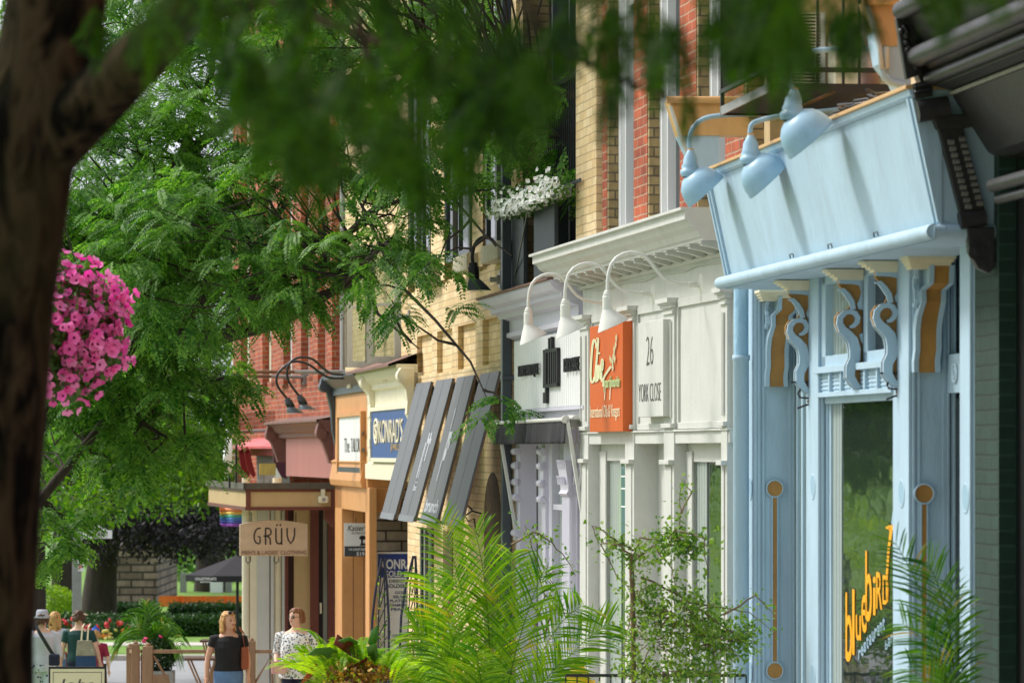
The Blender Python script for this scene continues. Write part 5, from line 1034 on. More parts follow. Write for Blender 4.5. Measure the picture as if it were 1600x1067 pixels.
# ======================= middle locust tree =======================
rs = np.random.RandomState(5); rr = random.Random(5)
blobs = [(185, 285, 40, 1.25, 1.0, 190), (330, 390, 38.5, 1.25, .85, 135), (455, 330, 39, 1.15, .8, 68), (560, 400, 37.5, .8, .45, 24), (640, 450, 36.5, .62, .3, 12), (330, 150, 41, 1.5, .7, 90), (480, 160, 40, 1.5, .9, 66), (600, 250, 38.5, 1.2, .8, 46),
         (170, 440, 41, 1.0, .8, 150), (700, 220, 37, .9, .6, 38), (225, 590, 41, 1.1, .5, 110), (130, 660, 42, .8, .5, 60), (235, 700, 41, .7, .4, 30), (860, 190, 36, .5, .35, 26), (905, 300, 35, .2, .1, 3), (90, 830, 41, .35, .3, 14), (200, 40, 42, 1.2, .5, 40), (420, 20, 41, 1.8, .5, 90), (650, 60, 39, 1.6, .6, 90), (775, 640, 36, .14, .08, 3), (400, -160, 37.5, 1.5, .8, 70), (560, -250, 36, 1.4, .8, 70), (640, -350, 35, 1.3, .7, 60), (430, 455, 39.5, .45, .2, 16)]  # lumps above the view are added to shade the white shop
base = (-5.6, 41, gz(41)); trunkp = [Vector(base), Vector((-5.6, 41, 1.6)), Vector((-5.45, 40.7, 2.8)), Vector((-5.2, 40.3, 4.2)), Vector((-4.8, 40, 6.5))]
limbs = [([Vector((-5.45, 40.7, 3.2)), wp(120, 560, 40.6), wp(245, 525, 40.3), wp(330, 530, 40), wp(430, 505, 39.5), wp(500, 470, 39), wp(560, 420, 38), wp(612, 372, 37.4)], [.15, .13, .105, .085, .07, .05, .035, .014]),
         ([wp(245, 525, 40.3), wp(300, 480, 40.2), wp(380, 420, 40), wp(440, 330, 39.6)], [.07, .05, .04, .015]), ([wp(430, 505, 39.5), wp(520, 390, 38.6), wp(580, 330, 38), wp(660, 300, 37)], [.05, .04, .03, .012]),
         ([wp(500, 470, 39), wp(570, 430, 38), wp(590, 490, 37.6), wp(655, 545, 37)], [.03, .02, .016, .006]), ([wp(570, 330, 38), wp(620, 440, 37.6), wp(680, 500, 37.2), wp(735, 565, 36.6), wp(760, 620, 36)], [.02, .018, .015, .012, .005]),
         ([Vector((-5.2, 40.3, 4.2)), wp(200, 400, 40.6), wp(280, 250, 41), wp(420, 140, 40.6), wp(600, 80, 39.5)], [.11, .09, .07, .05, .02]), ([wp(280, 250, 41), wp(330, 120, 41.4), wp(340, 0, 41.6)], [.05, .035, .02]),
         ([Vector((-5.5, 40.9, 2.4)), wp(170, 650, 41), wp(260, 620, 41), wp(350, 590, 40.6)], [.06, .045, .035, .015]), ([wp(240, 640, 41), wp(220, 660, 41), wp(290, 700, 41), wp(285, 590, 40.8)], [.03, .03, .02, .01]),
         ([wp(600, 80, 39.5), wp(700, 160, 38), wp(840, 190, 36.4), wp(940, 250, 35.4)], [.035, .03, .02, .006]), ([wp(700, 300, 37), wp(760, 370, 36.2), wp(800, 400, 36)], [.016, .012, .005])]
C, D = [], []
skel = [pts[i].lerp(pts[i+1], t) for pts, r in limbs for i in range(len(pts)-1) for t in (0, .2, .4, .6, .8)]
for px, py, Y, ra, rb, n in blobs:
    c = wp(px, py, Y); P_ = ball(n, c, (ra, min(ra, 1.1), rb), rs, .2)
    for k, p in enumerate(P_):
        near = min(skel, key=lambda s_: (s_-Vector(p)).length_squared)
        if k % 3 == 0: limbs.append((wander(near.lerp(Vector(p), .0), p, 5, .12, rr), [.016, .013, .010, .008, .004]))
        out = unit(np.array(p)-np.array(c)+rs.normal(0, .35, 3)+np.array([0, -.2, .1])); m = rs.randint(7, 12)
        tl = rs.uniform(.15, .4)
        for j in range(m):
            q = np.array(p)+out*tl*j/m; C.append(q); s_ = 1 if j % 2 else -1
            side = unit(np.cross(out, [0, 0, 1.])); D.append(out*rs.uniform(.2, .9)+side*s_*rs.uniform(.5, 1.2)+np.array([0, 0, rs.uniform(-.5, .25)]))
C, D = np.array(C), np.array(D); Sz = rs.uniform(.19, .33, len(C))
h = len(C)//2
tree('locust_tree', base, 'spreading locust tree with ferny drooping leaves and crooked dark limbs', trunkp, [.24, .2, .19, .16, .1], limbs, [place(PIN, C[:h], D[:h], Sz[:h], .45, .6, rs), place(PINB, C[h:], D[h:], Sz[h:], .45, .6, rs)], lf_mid, bark2)

# ======================= foreground tree =======================
rs = np.random.RandomState(9); rr = random.Random(9)
Yt = 9.5; tp = [wp(-50, 2100, Yt), wp(-46, 1500, Yt), wp(-42, 1000, Yt), wp(-24, 700, Yt), wp(-4, 450, Yt), wp(28, 250, Yt), wp(72, 120, Yt), wp(88, 0, Yt), wp(95, -300, Yt), wp(90, -800, Yt)]
tr = [.2, .165, .150, .147, .145, .142, .134, .125, .11, .08]
limbs = [([wp(60, 270, Yt), wp(125, 180, Yt-.1), wp(200, 112, Yt-.2), wp(270, 42, Yt-.4), wp(335, -40, Yt-.7), wp(460, -160, 8.4)], [.065, .085, .073, .06, .053, .045]),
         ([wp(270, 42, Yt-.4), wp(420, 0, 8.6), wp(600, 70, 8), wp(760, 130, 7.6), wp(900, 150, 7.3)], [.022, .015, .010, .007, .003]), ([wp(460, -160, 8.4), wp(760, -60, 8), wp(1050, -40, 7.6), wp(1300, -20, 7.4), wp(1650, -60, 7.2)], [.04, .024, .016, .01, .006]),
         ([wp(480, -40, 8), wp(560, 30, 7.8), wp(590, 160, 7.6), wp(640, 240, 7.4)], [.014, .01, .007, .003]), ([wp(800, -40, 8), wp(850, 60, 7.8), wp(960, 120, 7.6), wp(1060, 160, 7.4)], [.014, .01, .007, .003])]
hx = [150, 250, 330, 400, 480, 560, 640, 700, 760, 820, 900, 960, 1000, 1060, 1100, 1150, 1200, 1260, 1320, 1380, 1450, 1560, 1640]
hy = [110, 130, 150, 250, 300, 285, 330, 300, 285, 270, 225, 200, 170, 170, 120, 125, 130, 165, 140, 50, 45, 35, 30]
hd = [.12, .2, .3, .9, 1, 1, 1, 1, .8, .7, .6, .5, .35, .3, .3, .5, .55, .6, .55, .25, .4, .4, .4]
C, D = [], []
ns = 0
while ns < 128:
    px = rs.uniform(150, 1640)
    if rs.rand() > np.interp(px, hx, hd): continue
    ns += 1; y1 = np.interp(px, hx, hy)+rs.normal(0, 24); y0 = rs.uniform(-160, max(y1-110, -150)); Y = rs.uniform(6., 9.); sw = rs.normal(0, 14); L = min(y1-y0, rs.uniform(90, 190)); yb_ = rs.uniform(y0+L, y1)
    m = 7
    for k in range(m):
        t = k/(m-1.); C.append(wp(px+sw*t+rs.normal(0, 4), yb_-L+(L-75)*t, Y)); sgn = 1 if k % 2 else -1; D.append((sgn*rs.uniform(.1, .7)*(1-t*.7), rs.normal(0, .35), -rs.uniform(.6, 1.2)))
for px, y0, y1 in ((1065, 90, 190), (500, 230, 300), (735, 200, 330), (650, 240, 290), (1030, 60, 110)):
    for k in range(5): p = wp(px+rs.normal(0, 6), y0+(y1-y0)*k/5., 8); C.append(p); D.append((rs.normal(0, .2), rs.normal(0, .2), -1))
C, D = np.array([tuple(c) for c in C]), np.array(D)
can = np.concatenate([ball(60, c, (.9, .9, .5), rs) for c in ball(170, (-3.5, 9, 8.6), (6.5, 8, 1.6), rs)]+[ball(60, c, (.8, .8, .6), rs) for c in ball(50, (-5.5, 11, 6.2), (1.6, 4.5, 1.6), rs)])  # unseen crown overhead, added to shade the trunk and front leaves
canV = place(PINB, can, rs.normal(size=(len(can), 3))-np.array([0, 0, .4]), rs.uniform(.28, .45, len(can)), .3, 1.2, rs)
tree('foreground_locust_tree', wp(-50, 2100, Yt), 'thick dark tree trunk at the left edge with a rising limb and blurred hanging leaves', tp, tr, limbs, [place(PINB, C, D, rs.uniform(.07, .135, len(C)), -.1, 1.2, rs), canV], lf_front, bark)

# ======================= background trees =======================
def far_tree(lab, px, Y, cr, trunkr, lm, n, size, seed, bm_=bark2, name='background_tree', group='trees beyond the cross street', lean=0, dens=2):
    rs = np.random.RandomState(seed); b_ = Vector(((px-800)/FP*Y, Y, -.58)); P_ = []
    lim = []; top = b_+Vector((lean, 0, 3.2)); rd = random.Random(seed)
    for cx, cy, ry, rz, k in cr:
        c = wp(cx, cy, Y+rd.uniform(-2, 2)); 
        sub_ = ball(k, c, (ry, ry, rz), rs, .3)
        for s_ in sub_: P_.append(ball(n, s_, (.75, .75, .5), rs, .2))
        lim.append((wander(top, c, 6, .1, rd), [trunkr*.45, trunkr*.35, trunkr*.25, trunkr*.2, trunkr*.12, .02]))
    return tree(name, b_, lab, [b_, b_+Vector((lean*.3, 0, 1.3)), top], [trunkr*1.3, trunkr, trunkr*.85], lim, [leafquads(np.concatenate(P_), size, rs, .5, .5)], lm, bm_, group)
far_tree('dark purple leaved tree with a leaning trunk beside the sandstone wall', 152, 90, [(210, 790, 2.2, 1.1, 40), (300, 820, 1.7, .5, 30), (380, 830, 1.6, .7, 26), (150, 740, 2, 1.4, 24), (450, 700, 2.5, 2, 20), (300, 640, 3, 1.5, 24)], .36, lf_purple, 230, .12, 21, lean=.35)
far_tree('second dark trunked tree, left of the leaning one behind the street sign', 100, 94, [(60, 650, 2.4, 1.6, 24), (40, 480, 3, 2.2, 30), (130, 560, 2.6, 1.8, 26)], .28, lf_far, 110, .17, 22)
far_tree('tall green tree far behind the corner building', 330, 112, [(300, 420, 4, 3.4, 70), (420, 600, 3.2, 2.4, 34), (180, 560, 3, 2.4, 30), (320, 700, 3.4, 1.8, 40), (440, 420, 3, 3, 34)], .4, lf_far, 90, .2, 23)
far_tree('feathery yellow green tree low over the street sign', 60, 70, [(90, 680, .9, .6, 16), (170, 720, 1.2, .7, 26), (100, 800, .4, .4, 6), (260, 700, 1.0, .6, 24), (300, 750, .7, .4, 14), (240, 640, 1.2, .6, 16), (200, 770, .9, .2, 8)], .14, lf_fresh, 120, .13, 24)
far_tree('very tall pale tree showing against the sky', 160, 130, [(120, 330, 4, 4, 60), (300, 340, 4, 3, 50), (160, 480, 4, 3, 40), (60, 60, 4, 5, 34), (420, 240, 3.5, 4, 34)], .4, lf_far, 70, .22, 25)
far_tree('low bushy tree behind the orange barrier', 330, 122, [(260, 880, 1.6, 1.0, 14), (340, 880, 2, 1.0, 16), (400, 860, 2, 1.2, 14), (460, 820, 2, 1.6, 14)], .2, lf_far, 90, .16, 26)
rsx = np.random.RandomState(31)
for i, (x, Y) in enumerate(((-13, 34), (-14, 47), (-13.5, 60), (-12.5, 22), (-9, 3), (-5, -9), (2.5, -14))):  # last three are out of view, added to block sky light
    b_ = Vector((x, Y, gz(Y)-.1)); P_ = np.concatenate([ball(170, c, (.8, .8, .6), rsx) for c in ball(60, b_+Vector((0, 0, 3.8)), (3.2, 3.6, 2.8), rsx)])
    tree('street_tree', b_, ('street tree across the road, nearest to the corner', 'street tree across the road, second from the nearest', 'street tree across the road, farthest from the viewer', 'street tree across the road, closest to the viewer', 'unseen tree left of the viewer, added to cut sky light', 'unseen tree behind the viewer, added to cut sky light', 'unseen tree by the shopfronts behind the viewer, added to cut sky light')[i], [b_, b_+Vector((0, 0, 3))], [.2, .15], [], [leafquads(P_, .2, rsx)], lf_street, bark2, 'street trees across the road')

# hedges, bushes and bed
def hedge(name, lab, x0, x1, y0, y1, z0, z1, lm, n, size=.07, group=None):
    T = thing(name, W0, ((x0+x1)/2, (y0+y1)/2, z0), lab, 'hedge', group); g = MB(); g.box(x0+.05, x1-.05, y0+.05, y1-.05, z0, z1-.06, mat('hedge_core', S(18, 34, 14), .95, .3, 6)); g.build('core', T)
    rs = np.random.RandomState(n); P_ = rs.uniform((x0, y0, z0), (x1, y1, z1), (n, 3)); f_ = rs.rand(n); P_[f_ < .4, 1] = y0; P_[(f_ >= .4) & (f_ < .85), 2] = z1; P_ += rs.normal(0, .035, P_.shape)
    V, F = leafquads(P_, size, rs, .6); npmesh('foliage', V, F, lm, T)
X_ = lambda px, Y: (px-800)/FP*Y
hedge('low_hedge', 'long dark clipped hedge behind the flower bed', X_(55, 84.6), X_(470, 84.6), 84.6, 85.8, -.6, -.18, lf_hedge, 16000, .07)
hedge('clipped_hedge', 'far clipped hedge below the orange barrier, right of the sandstone wall', X_(262, 96), X_(420, 96), 96, 97, -.6, -.37, lf_hedge, 5000, .07)
hedge('clipped_hedge', 'far clipped hedge in front of the sandstone wall', X_(160, 96), X_(245, 96), 96, 97, -.6, -.37, lf_hedge, 3500, .07)
T = thing('round_bush', W0, (X_(75, 92), 92, -.6), 'rounded yellow green bush beside the foreground trunk', 'bush'); V, F = leafquads(ball(5000, (X_(75, 92), 92, -.2), (.75, .7, .5), NR, .7), .07); npmesh('foliage', V, F, lf_yel, T)
rs = np.random.RandomState(77); n = 260; P_ = rs.uniform((X_(62, 83.6), 83.2, -.56), (X_(215, 83.6), 84.4, -.2), (n*14, 3)); V, F = leafquads(P_, .07, rs); T = thing('flower_bed', W0, (X_(140, 83.8), 83.8, -.58), 'flower bed of red and yellow blooms before the dark hedge', 'flower bed', kind='stuff'); npmesh('foliage', V, F, lf_hedge, T)
def blooms(name, P_, r, mt, T, rs=NR):
    g = MB()
    for p in P_: g.lathe([(r*.2, -r*.5), (r*.8, -.1*r), (r, .2*r), (r*.5, .35*r), (0, .25*r)], p, mt, rs.normal(size=3)+np.array([0, -1.2, .6]), 7)
    return g.build(name, T)
redfl = mat('red_petal', S(196, 30, 44), .6, .15, 12); yelfl = mat('yellow_petal', S(230, 214, 120), .6, .15, 12); orfl = mat('orange_petal', S(226, 132, 40), .6, .15, 12)
blooms('red_blossoms', rs.uniform((X_(82, 83.2), 83.05, -.38), (X_(208, 83.2), 83.3, -.12), (34, 3)), .055, redfl, T); blooms('yellow_blossoms', rs.uniform((X_(82, 83.2), 83.0, -.55), (X_(190, 83.2), 83.2, -.36), (30, 3)), .045, yelfl, T); blooms('orange_blossoms', rs.uniform((X_(160, 83.2), 83.0, -.5), (X_(200, 83.2), 83.2, -.36), (6, 3)), .06, orfl, T)
hedge('reflection_hedge', 'unseen bright hedge across the road, added to green the window reflections', -17, -15.5, 25, 70, -.7, 1.8, lf_street, 26000, .16)  # added out of view to brighten the green reflected in shop glass
# stone building, sign post, barrier
g = MB(); g.box(X_(166, 102), X_(246, 102), 102, 108, -.7, 1.2, pstone); g.box(X_(171, 102), X_(240, 102), 101.9, 108, 1.2, 6, pstone); o = g.build('sandstone_building', loc=(X_(205, 102), 102, -.7)); tag(o, 'rough sandstone wall end behind the dark tree', 'building')
g = MB(); g.tube([wp(162.5, 945, 101.5), wp(162.5, 700, 101.5)], .05, signwhite, 8); tag(g.build('white_pipe', loc=wp(162, 945, 101.5)), 'thin white downpipe at the left of the sandstone wall', 'downpipe')
T = thing('street_sign_post', W0, (X_(120, 78), 78, -.58), 'grey pole with a white street name blade among the leaves', 'sign post'); g = MB(); p0 = wp(120, 1000, 78); g.box(p0.x-.09, p0.x+.09, 77.95, 78.1, -.58, 5, galv); g.build('pole', T, bevel=.01)
g = MB(); a, b_ = wp(129, 841, 77.9), wp(175, 828, 77.9); g.box(a.x, b_.x, 77.9, 77.93, a.z, b_.z, signwhite); c_ = wp(152.5, 828, 77.9); g.hexa([c_+Vector((math.cos(t)*.09, 0, math.sin(t)*.1)) for t in [math.pi*i/8 for i in range(9)]], (0, .03, 0), signwhite); g.hexa([c_+Vector((x, 0, z)) for x, z in ((-.2, 0), (.2, 0), (.12, .05), (-.12, .05))], (0, .028, 0), signwhite); bl = g.build('name_blade', T)
g = MB(); g.text('HURON ST', (a.x+.1, 77.895, a.z+.05), (b_.x-a.x-.2, 0, 0), (0, 0, .09), (0, .004, 0), inkgrey, .02); sub(bl, g.build('lettering', T)); g = MB(); a, b_ = wp(122, 892, 77.9), wp(131, 874, 77.9); g.box(a.x, b_.x, 77.9, 77.93, a.z, b_.z, signwhite); g.text('P', (a.x+.02, 77.895, a.z+.03), (.07, 0, 0), (0, 0, .1), (0, .004, 0), redfl, .03); g.build('parking_sign', T)
T = thing('orange_barrier', W0, (X_(310, 101), 101, -.58), 'orange mesh barrier fence with posts on the far lawn', 'barrier'); g = MB(); a, b_ = wp(248, 946, 101), wp(420, 932, 101); om = mat('orange_mesh', S(236, 120, 30), .7, .15, 3); g.box(a.x, b_.x, 101, 101.02, b_.z-.03, b_.z+.02, om)
for i in range(60): x = a.x+(b_.x-a.x)*i/60; g.box(x, x+.03, 101.0, 101.015, a.z-.1, b_.z, om)
for i in range(5): z = a.z+(b_.z-a.z)*i/5; g.box(a.x, b_.x, 100.99, 101.0, z, z+.035, om)
g.build('mesh', T)
for px in (279, 284, 318, 352): g = MB(); p = wp(px, 946, 100.8); g.box(p.x-.05, p.x+.05, 100.75, 100.85, -.6, wp(px, 930, 101).z, mat('orange_plastic', S(240, 96, 20), .5, .05)); g.build('post', T)
for i, px in enumerate((286, 338, 357)): g = MB(); p = wp(px, 950, 111); g.box(p.x-.09*(2-(i != 1)), p.x+.09*(2-(i != 1)), 111, 111.2, -.6, wp(px, 895, 111).z, signwhite if i == 1 else galv); tag(g.build('marker_post', loc=(p.x, 111, -.6)), ('grey marker post, left of three behind the orange barrier', 'white marker post in the middle behind the barrier', 'grey marker post, right of three beside the umbrella pole')[i], 'post', 'marker posts behind the orange barrier')
# cafe umbrella
Yu = 66; ap = wp(371, 867, Yu); T = thing('cafe_umbrella', W0, (ap.x, Yu, -.67), 'open black cafe umbrella with small white lettering', 'umbrella'); g = MB(); R = .93; n = 8; zt = ap.z; ze = wp(290, 897, Yu).z; zv = wp(290, 909, Yu).z
ring = [Vector((ap.x+math.cos(2*math.pi*(i+.5)/n)*R, Yu+math.sin(2*math.pi*(i+.5)/n)*R, ze)) for i in range(n)]; vs = [ap]+ring+[Vector((p.x, p.y, zv+.03)) for p in ring]; fs = [(0, 1+i, 1+(i+1) % n) for i in range(n)]+[(1+i, 1+(i+1) % n, 1+n+(i+1) % n, 1+n+i) for i in range(n)]
g.add(vs, fs, fabric); g.build('canopy', T); g = MB(); g.tube([(ap.x, Yu, -.67), (ap.x, Yu, zt+.05)], .025, black, 8)
for p in ring: g.tube([(ap.x, Yu, zt-.03), p-Vector((0, 0, .02))], .01, black, 5)
g.build('pole', T); g = MB(); g.text('COLLECTIVE ARTS', wp(305, 906, Yu-R*.93), (.36, 0, 0), (0, 0, .045), (0, -.004, 0), signwhite, .03); g.text('BREWING', wp(313, 910, Yu-R*.93), (.18, 0, 0), (0, 0, .025), (0, -.004, 0), signwhite, .02); g.build('lettering', T)
# rainbow flag
Yf = 63; T = thing('rainbow_flag', W0, wp(380, 795, Yf), 'rainbow flag hanging behind the canopy corner', 'flag'); g = MB(); cols = [(230, 140, 90), (226, 190, 90), (90, 176, 150), (80, 130, 200), (90, 100, 180), (160, 90, 190)]
for k, c in enumerate(cols):
    m_ = mat('flag_colour_%d' % k, S(*c), .8, .05, 4); n = 12; r0 = [wp(343+i*4, 792+k*4.6+i*.2+(3 if k else 0)*(1-i/12.), Yf+.1*math.sin(i*.9)) for i in range(n)]; r1 = [wp(343+i*4+(i < 3)*k, 792+(k+1)*4.6+i*.2+3*(1-i/12.), Yf+.1*math.sin(i*.9)) for i in range(n)]
    g.add(r0+r1, [(i, i+1, n+i+1, n+i) for i in range(n-1)], m_, True)
g.build('cloth', T).modifiers.new('solid', 'SOLIDIFY').thickness = .01
# ======================= petunia basket =======================
Yb = 22; c_ = wp(88, 515, Yb); rs = np.random.RandomState(3); T = thing('hanging_petunia_basket', W0, c_+Vector((0, 0, .45)), 'round hanging basket of bright pink petunias beside the foreground trunk', 'hanging basket')
V, F = leafquads(ball(3600, c_, (.38, .38, .40), rs, .75), .055, rs, .6); npmesh('foliage', V, F, lf_pet, T)
pk = mat('pink_petal', S(238, 84, 176), .55, .12, 20); pk2 = mat('magenta_throat', S(150, 20, 90), .6, .1)
lfp = leaf('petunia_petal', S(230, 92, 172), S(250, 164, 214), .35, nscale=5)
g = MB(); dirs = unit(rs.normal(size=(560, 3))+np.array([.25, -.5, .1]))
for d in dirs:
    k = rs.uniform(.72, 1.12)*(1+.12*math.sin(d[0]*5+d[2]*7)); p = Vector(c_)+Vector((d[0]*.415*k, d[1]*.415*k, d[2]*(.39 if d[2] > 0 else .43)*k+.0)); ax = Vector(d+rs.normal(0, .35, 3)).normalized(); N1 = ax.cross(Vector((0, 0, 1))).normalized(); N2 = ax.cross(N1); R = rs.uniform(.027, .043); n = 10
    ring = [p+(N1*math.cos(2*math.pi*i/n)+N2*math.sin(2*math.pi*i/n))*R*(1 if i % 2 else .84)+ax*.006*(i % 2) for i in range(n)]; inn = [p+(N1*math.cos(2*math.pi*i/n)+N2*math.sin(2*math.pi*i/n))*R*.22-ax*.012 for i in range(n)]
    g.add(ring+inn, [(i, (i+1) % n, n+(i+1) % n, n+i) for i in range(n)], lfp); g.add(inn+[p-ax*.03], [(i, (i+1) % n, n) for i in range(n)], pk2)
g.build('blossoms', T); g = MB(); g.lathe([(.05, -.28), (.16, -.25), (.22, -.05), (.24, .02), (.22, .02)], c_, wood, n=18); 
for k in range(3): a = k*2.1; g.tube([c_+Vector((math.cos(a)*.22, math.sin(a)*.22, .02)), c_+Vector((0, 0, .75))], .005, black, 5)
g.tube([c_+Vector((0, 0, .75)), c_+Vector((-.45, 0, .85)), c_+Vector((-.62, 0, .80))], .014, black, 6); g.tube([c_+Vector((-.62, 0, .80)), c_+Vector((-.62, 0, -4.0))], .05, black, 10); g.build('basket', T)

# ======================= palms, ferns, rose tree =======================
def palm(name, lab, base, ctrl_tips, lm, ll=.26, lw=.017, pairs=38, seed=2, droop=.35, stemr=.007, group=None, extra=None):
    rs = np.random.RandomState(seed); T = thing(name, W0, base, lab, 'palm', group); Vs, Fs, b = [], [], 0; g = MB()
    for (c, t) in ctrl_tips:
        B0 = np.array(base)+rs.normal(0, .03, 3); c, t = np.array(c), np.array(t); pts = [(1-s)**2*B0+2*s*(1-s)*c+s*s*t for s in np.linspace(0, 1, 14)]; g.tube([tuple(p) for p in pts], list(np.linspace(stemr, stemr*.25, 14)), lm, 5)
        pl = unit(np.cross(t-B0, np.array([0, -1., .0])+rs.normal(0, .35, 3)))        # leaflet plane normal-ish
        for i in range(pairs):
            s = .22+.78*i/(pairs-1.); p = (1-s)**2*B0+2*s*(1-s)*c+s*s*t; d = unit(2*(1-s)*(c-B0)+2*s*(t-c)); sd = unit(pl-d*np.dot(pl, d)); L = ll*(.55+.75*math.sin(math.pi*min(1, (s-.1)*.95)))*rs.uniform(.85, 1.1)
            for sg in (-1, 1):
                dd = unit(sd*sg*rs.uniform(.75, 1.1)+d*(.55+.6*s)+rs.normal(0, .07, 3)); wv = unit(np.cross(dd, np.array([0, -1., 0.])+rs.normal(0, .6, 3)))*lw*.5; P0 = p; P1 = p+dd*L*.35; P2 = p+dd*L*.72-np.array([0, 0, droop*L*.25]); P3 = p+dd*L-np.array([0, 0, droop*L*.7])
                Vs += [P0-wv*.4, P0+wv*.4, P1+wv, P1-wv, P2+wv*.8, P2-wv*.8, P3+wv*.08, P3-wv*.08]; Fs += [(b, b+1, b+2, b+3), (b+3, b+2, b+4, b+5), (b+5, b+4, b+6, b+7)]; b += 8
    npmesh('leaflets', np.array(Vs), np.array(Fs), lm, T); g.build('stems', T); return T
def tips(base, Y, lst, rs):
    out = []
    for (cx, cy, tx, ty) in lst: out.append((wp(cx, cy, Y+rs.uniform(-.3, .3)), wp(tx, ty, Y+rs.uniform(-.5, .3))))
    return out
rs = np.random.RandomState(12); Yp = 26.5
palm('areca_palm', 'large bright yellow green palm in front of the lavender shop', wp(765, 1200, Yp), tips(0, Yp, [(735, 940, 690, 815), (770, 920, 742, 830), (800, 930, 800, 865), (730, 980, 665, 900), (850, 960, 915, 945), (705, 1010, 650, 985), (880, 1010, 950, 975), (800, 1000, 850, 890), (770, 1000, 770, 930), (720, 1060, 700, 970), (760, 1100, 745, 1020), (840, 1070, 880, 1030)], rs), lf_palm, .25, .0135, 44, 5, .22)
palm('areca_palm', 'low spreading palm with broad yellow green fronds right of the iron trellises', wp(700, 1180, 28), tips(0, 28, [(700, 1020, 668, 960), (730, 1000, 710, 900), (690, 1050, 640, 1020), (760, 1050, 790, 980), (700, 1070, 660, 1040)], rs), lf_palm, .24, .02, 30, 6)
palm('kentia_palm', 'dark green palm before the window at the lower right', wp(1490, 1200, 19.5), tips(0, 19.5, [(1485, 980, 1400, 850), (1500, 960, 1450, 880), (1505, 1040, 1412, 975), (1505, 1000, 1492, 925), (1515, 1070, 1465, 970), (1500, 1090, 1425, 1045)], rs), lf_palm2, .18, .012, 26, 8, .25)
# fern planter
Yf = 27.5; bs = wp(560, 1100, Yf); T = thing('fern_planter', W0, bs, 'planter crowded with bright ferns, coleus and large reddish leaves', 'planter'); rs = np.random.RandomState(14); FT = pinnate(26, .13, .5, .15, .05, .1, .8, 3)
C, D, Sz = [], [], []
for i in range(74):
    px = rs.uniform(470, 665); py = 1075-abs(rs.normal(0, 16)); a = rs.uniform(-1, 1); C.append(wp(px, py, Yf+rs.uniform(-.35, .35))); D.append(((px-560)/95.+rs.normal(0, .3), rs.normal(0, .5), rs.uniform(.9, 1.9))); Sz.append(rs.uniform(.38, .66))
for tx, ty in ((445, 1052), (455, 1040), (470, 985), (500, 1000), (640, 960), (560, 975), (548, 985)): p = wp(tx, ty, Yf); q = bs+Vector(((tx-560)/FP*Yf*.4, 0, .1)); C.append(q); D.append(p-q+Vector((0, 0, .12))); Sz.append((p-q).length)
FT2 = FT.copy(); V, F = place(FT2, np.array([tuple(c) for c in C]), np.array([tuple(d) for d in D]), Sz, .55, .35, rs); npmesh('fern_fronds', V, F, lf_fern, T)
cole = mat('coleus_leaf', S(92, 24, 32), .6, .7, 40); P_ = ball(300, wp(560, 1052, Yf-.25), (.3, .15, .08), rs); V, F = leafquads(P_, .045, rs, .8); npmesh('coleus', V, F, leaf('coleus_leaf_mix', S(70, 16, 26), S(190, 150, 40), .2, nscale=60), T)
lr = mat('reddish_leaf', S(128, 56, 30), .45, .15, 6); lo = mat('orange_leaf', S(196, 98, 30), .5, .1, 6); lg = mat('broad_green_leaf', S(96, 150, 60), .45, .15, 5)
def broad(pts, m_, name='broad_leaf'):
    P_ = [wp(x, y, Yf-.3+.05*i) for i, (x, y) in enumerate(pts)]; g = MB(); c = sum(P_, Vector())/len(P_)+Vector((0, .05, 0)); g.add(P_+[c], [(i, (i+1) % len(P_), len(P_)) for i in range(len(P_))], m_, True); o = g.build(name, T); o.modifiers.new('solid', 'SOLIDIFY').thickness = .003; return o
broad([(521, 1006), (527, 990), (540, 1000), (558, 1006), (562, 1022), (560, 1034), (548, 1024)], lr); broad([(546, 1040), (560, 1034), (573, 1026), (578, 1040), (566, 1050), (552, 1048)], lr); broad([(470, 1067), (482, 1046), (496, 1034), (494, 1046), (484, 1060)], lo); broad([(480, 1022), (492, 1012), (516, 1010), (528, 1018), (510, 1032), (494, 1030)], lg); broad([(572, 1010), (588, 1004), (592, 1024), (586, 1034), (576, 1026)], lg); broad([(574, 1004), (580, 985), (590, 975), (590, 1000), (584, 1014)], lg); broad([(528, 1000), (545, 994), (560, 1002), (558, 1008), (540, 1006)], lg)
g = MB(); g.lathe([(.45, -.5), (.55, -.02), (.58, 0), (.5, .0)], bs, wood, n=20); g.build('pot', T)
# small white flower behind the palm
g = MB(); c = wp(703, 980, 27.8)
for i in range(6): a = i*1.05; g.hexa([c, c+Vector((math.cos(a-.3)*.03, -.01, math.sin(a-.3)*.03)), c+Vector((math.cos(a)*.05, -.015, math.sin(a)*.05)), c+Vector((math.cos(a+.3)*.03, -.01, math.sin(a+.3)*.03))], (0, .002, 0), signwhite)
g.tube([c, c-Vector((0, 0, .6))], .004, lf_fern, 5); tag(g.build('white_flower', loc=c), 'single white star shaped flower among the palm leaves', 'flower')
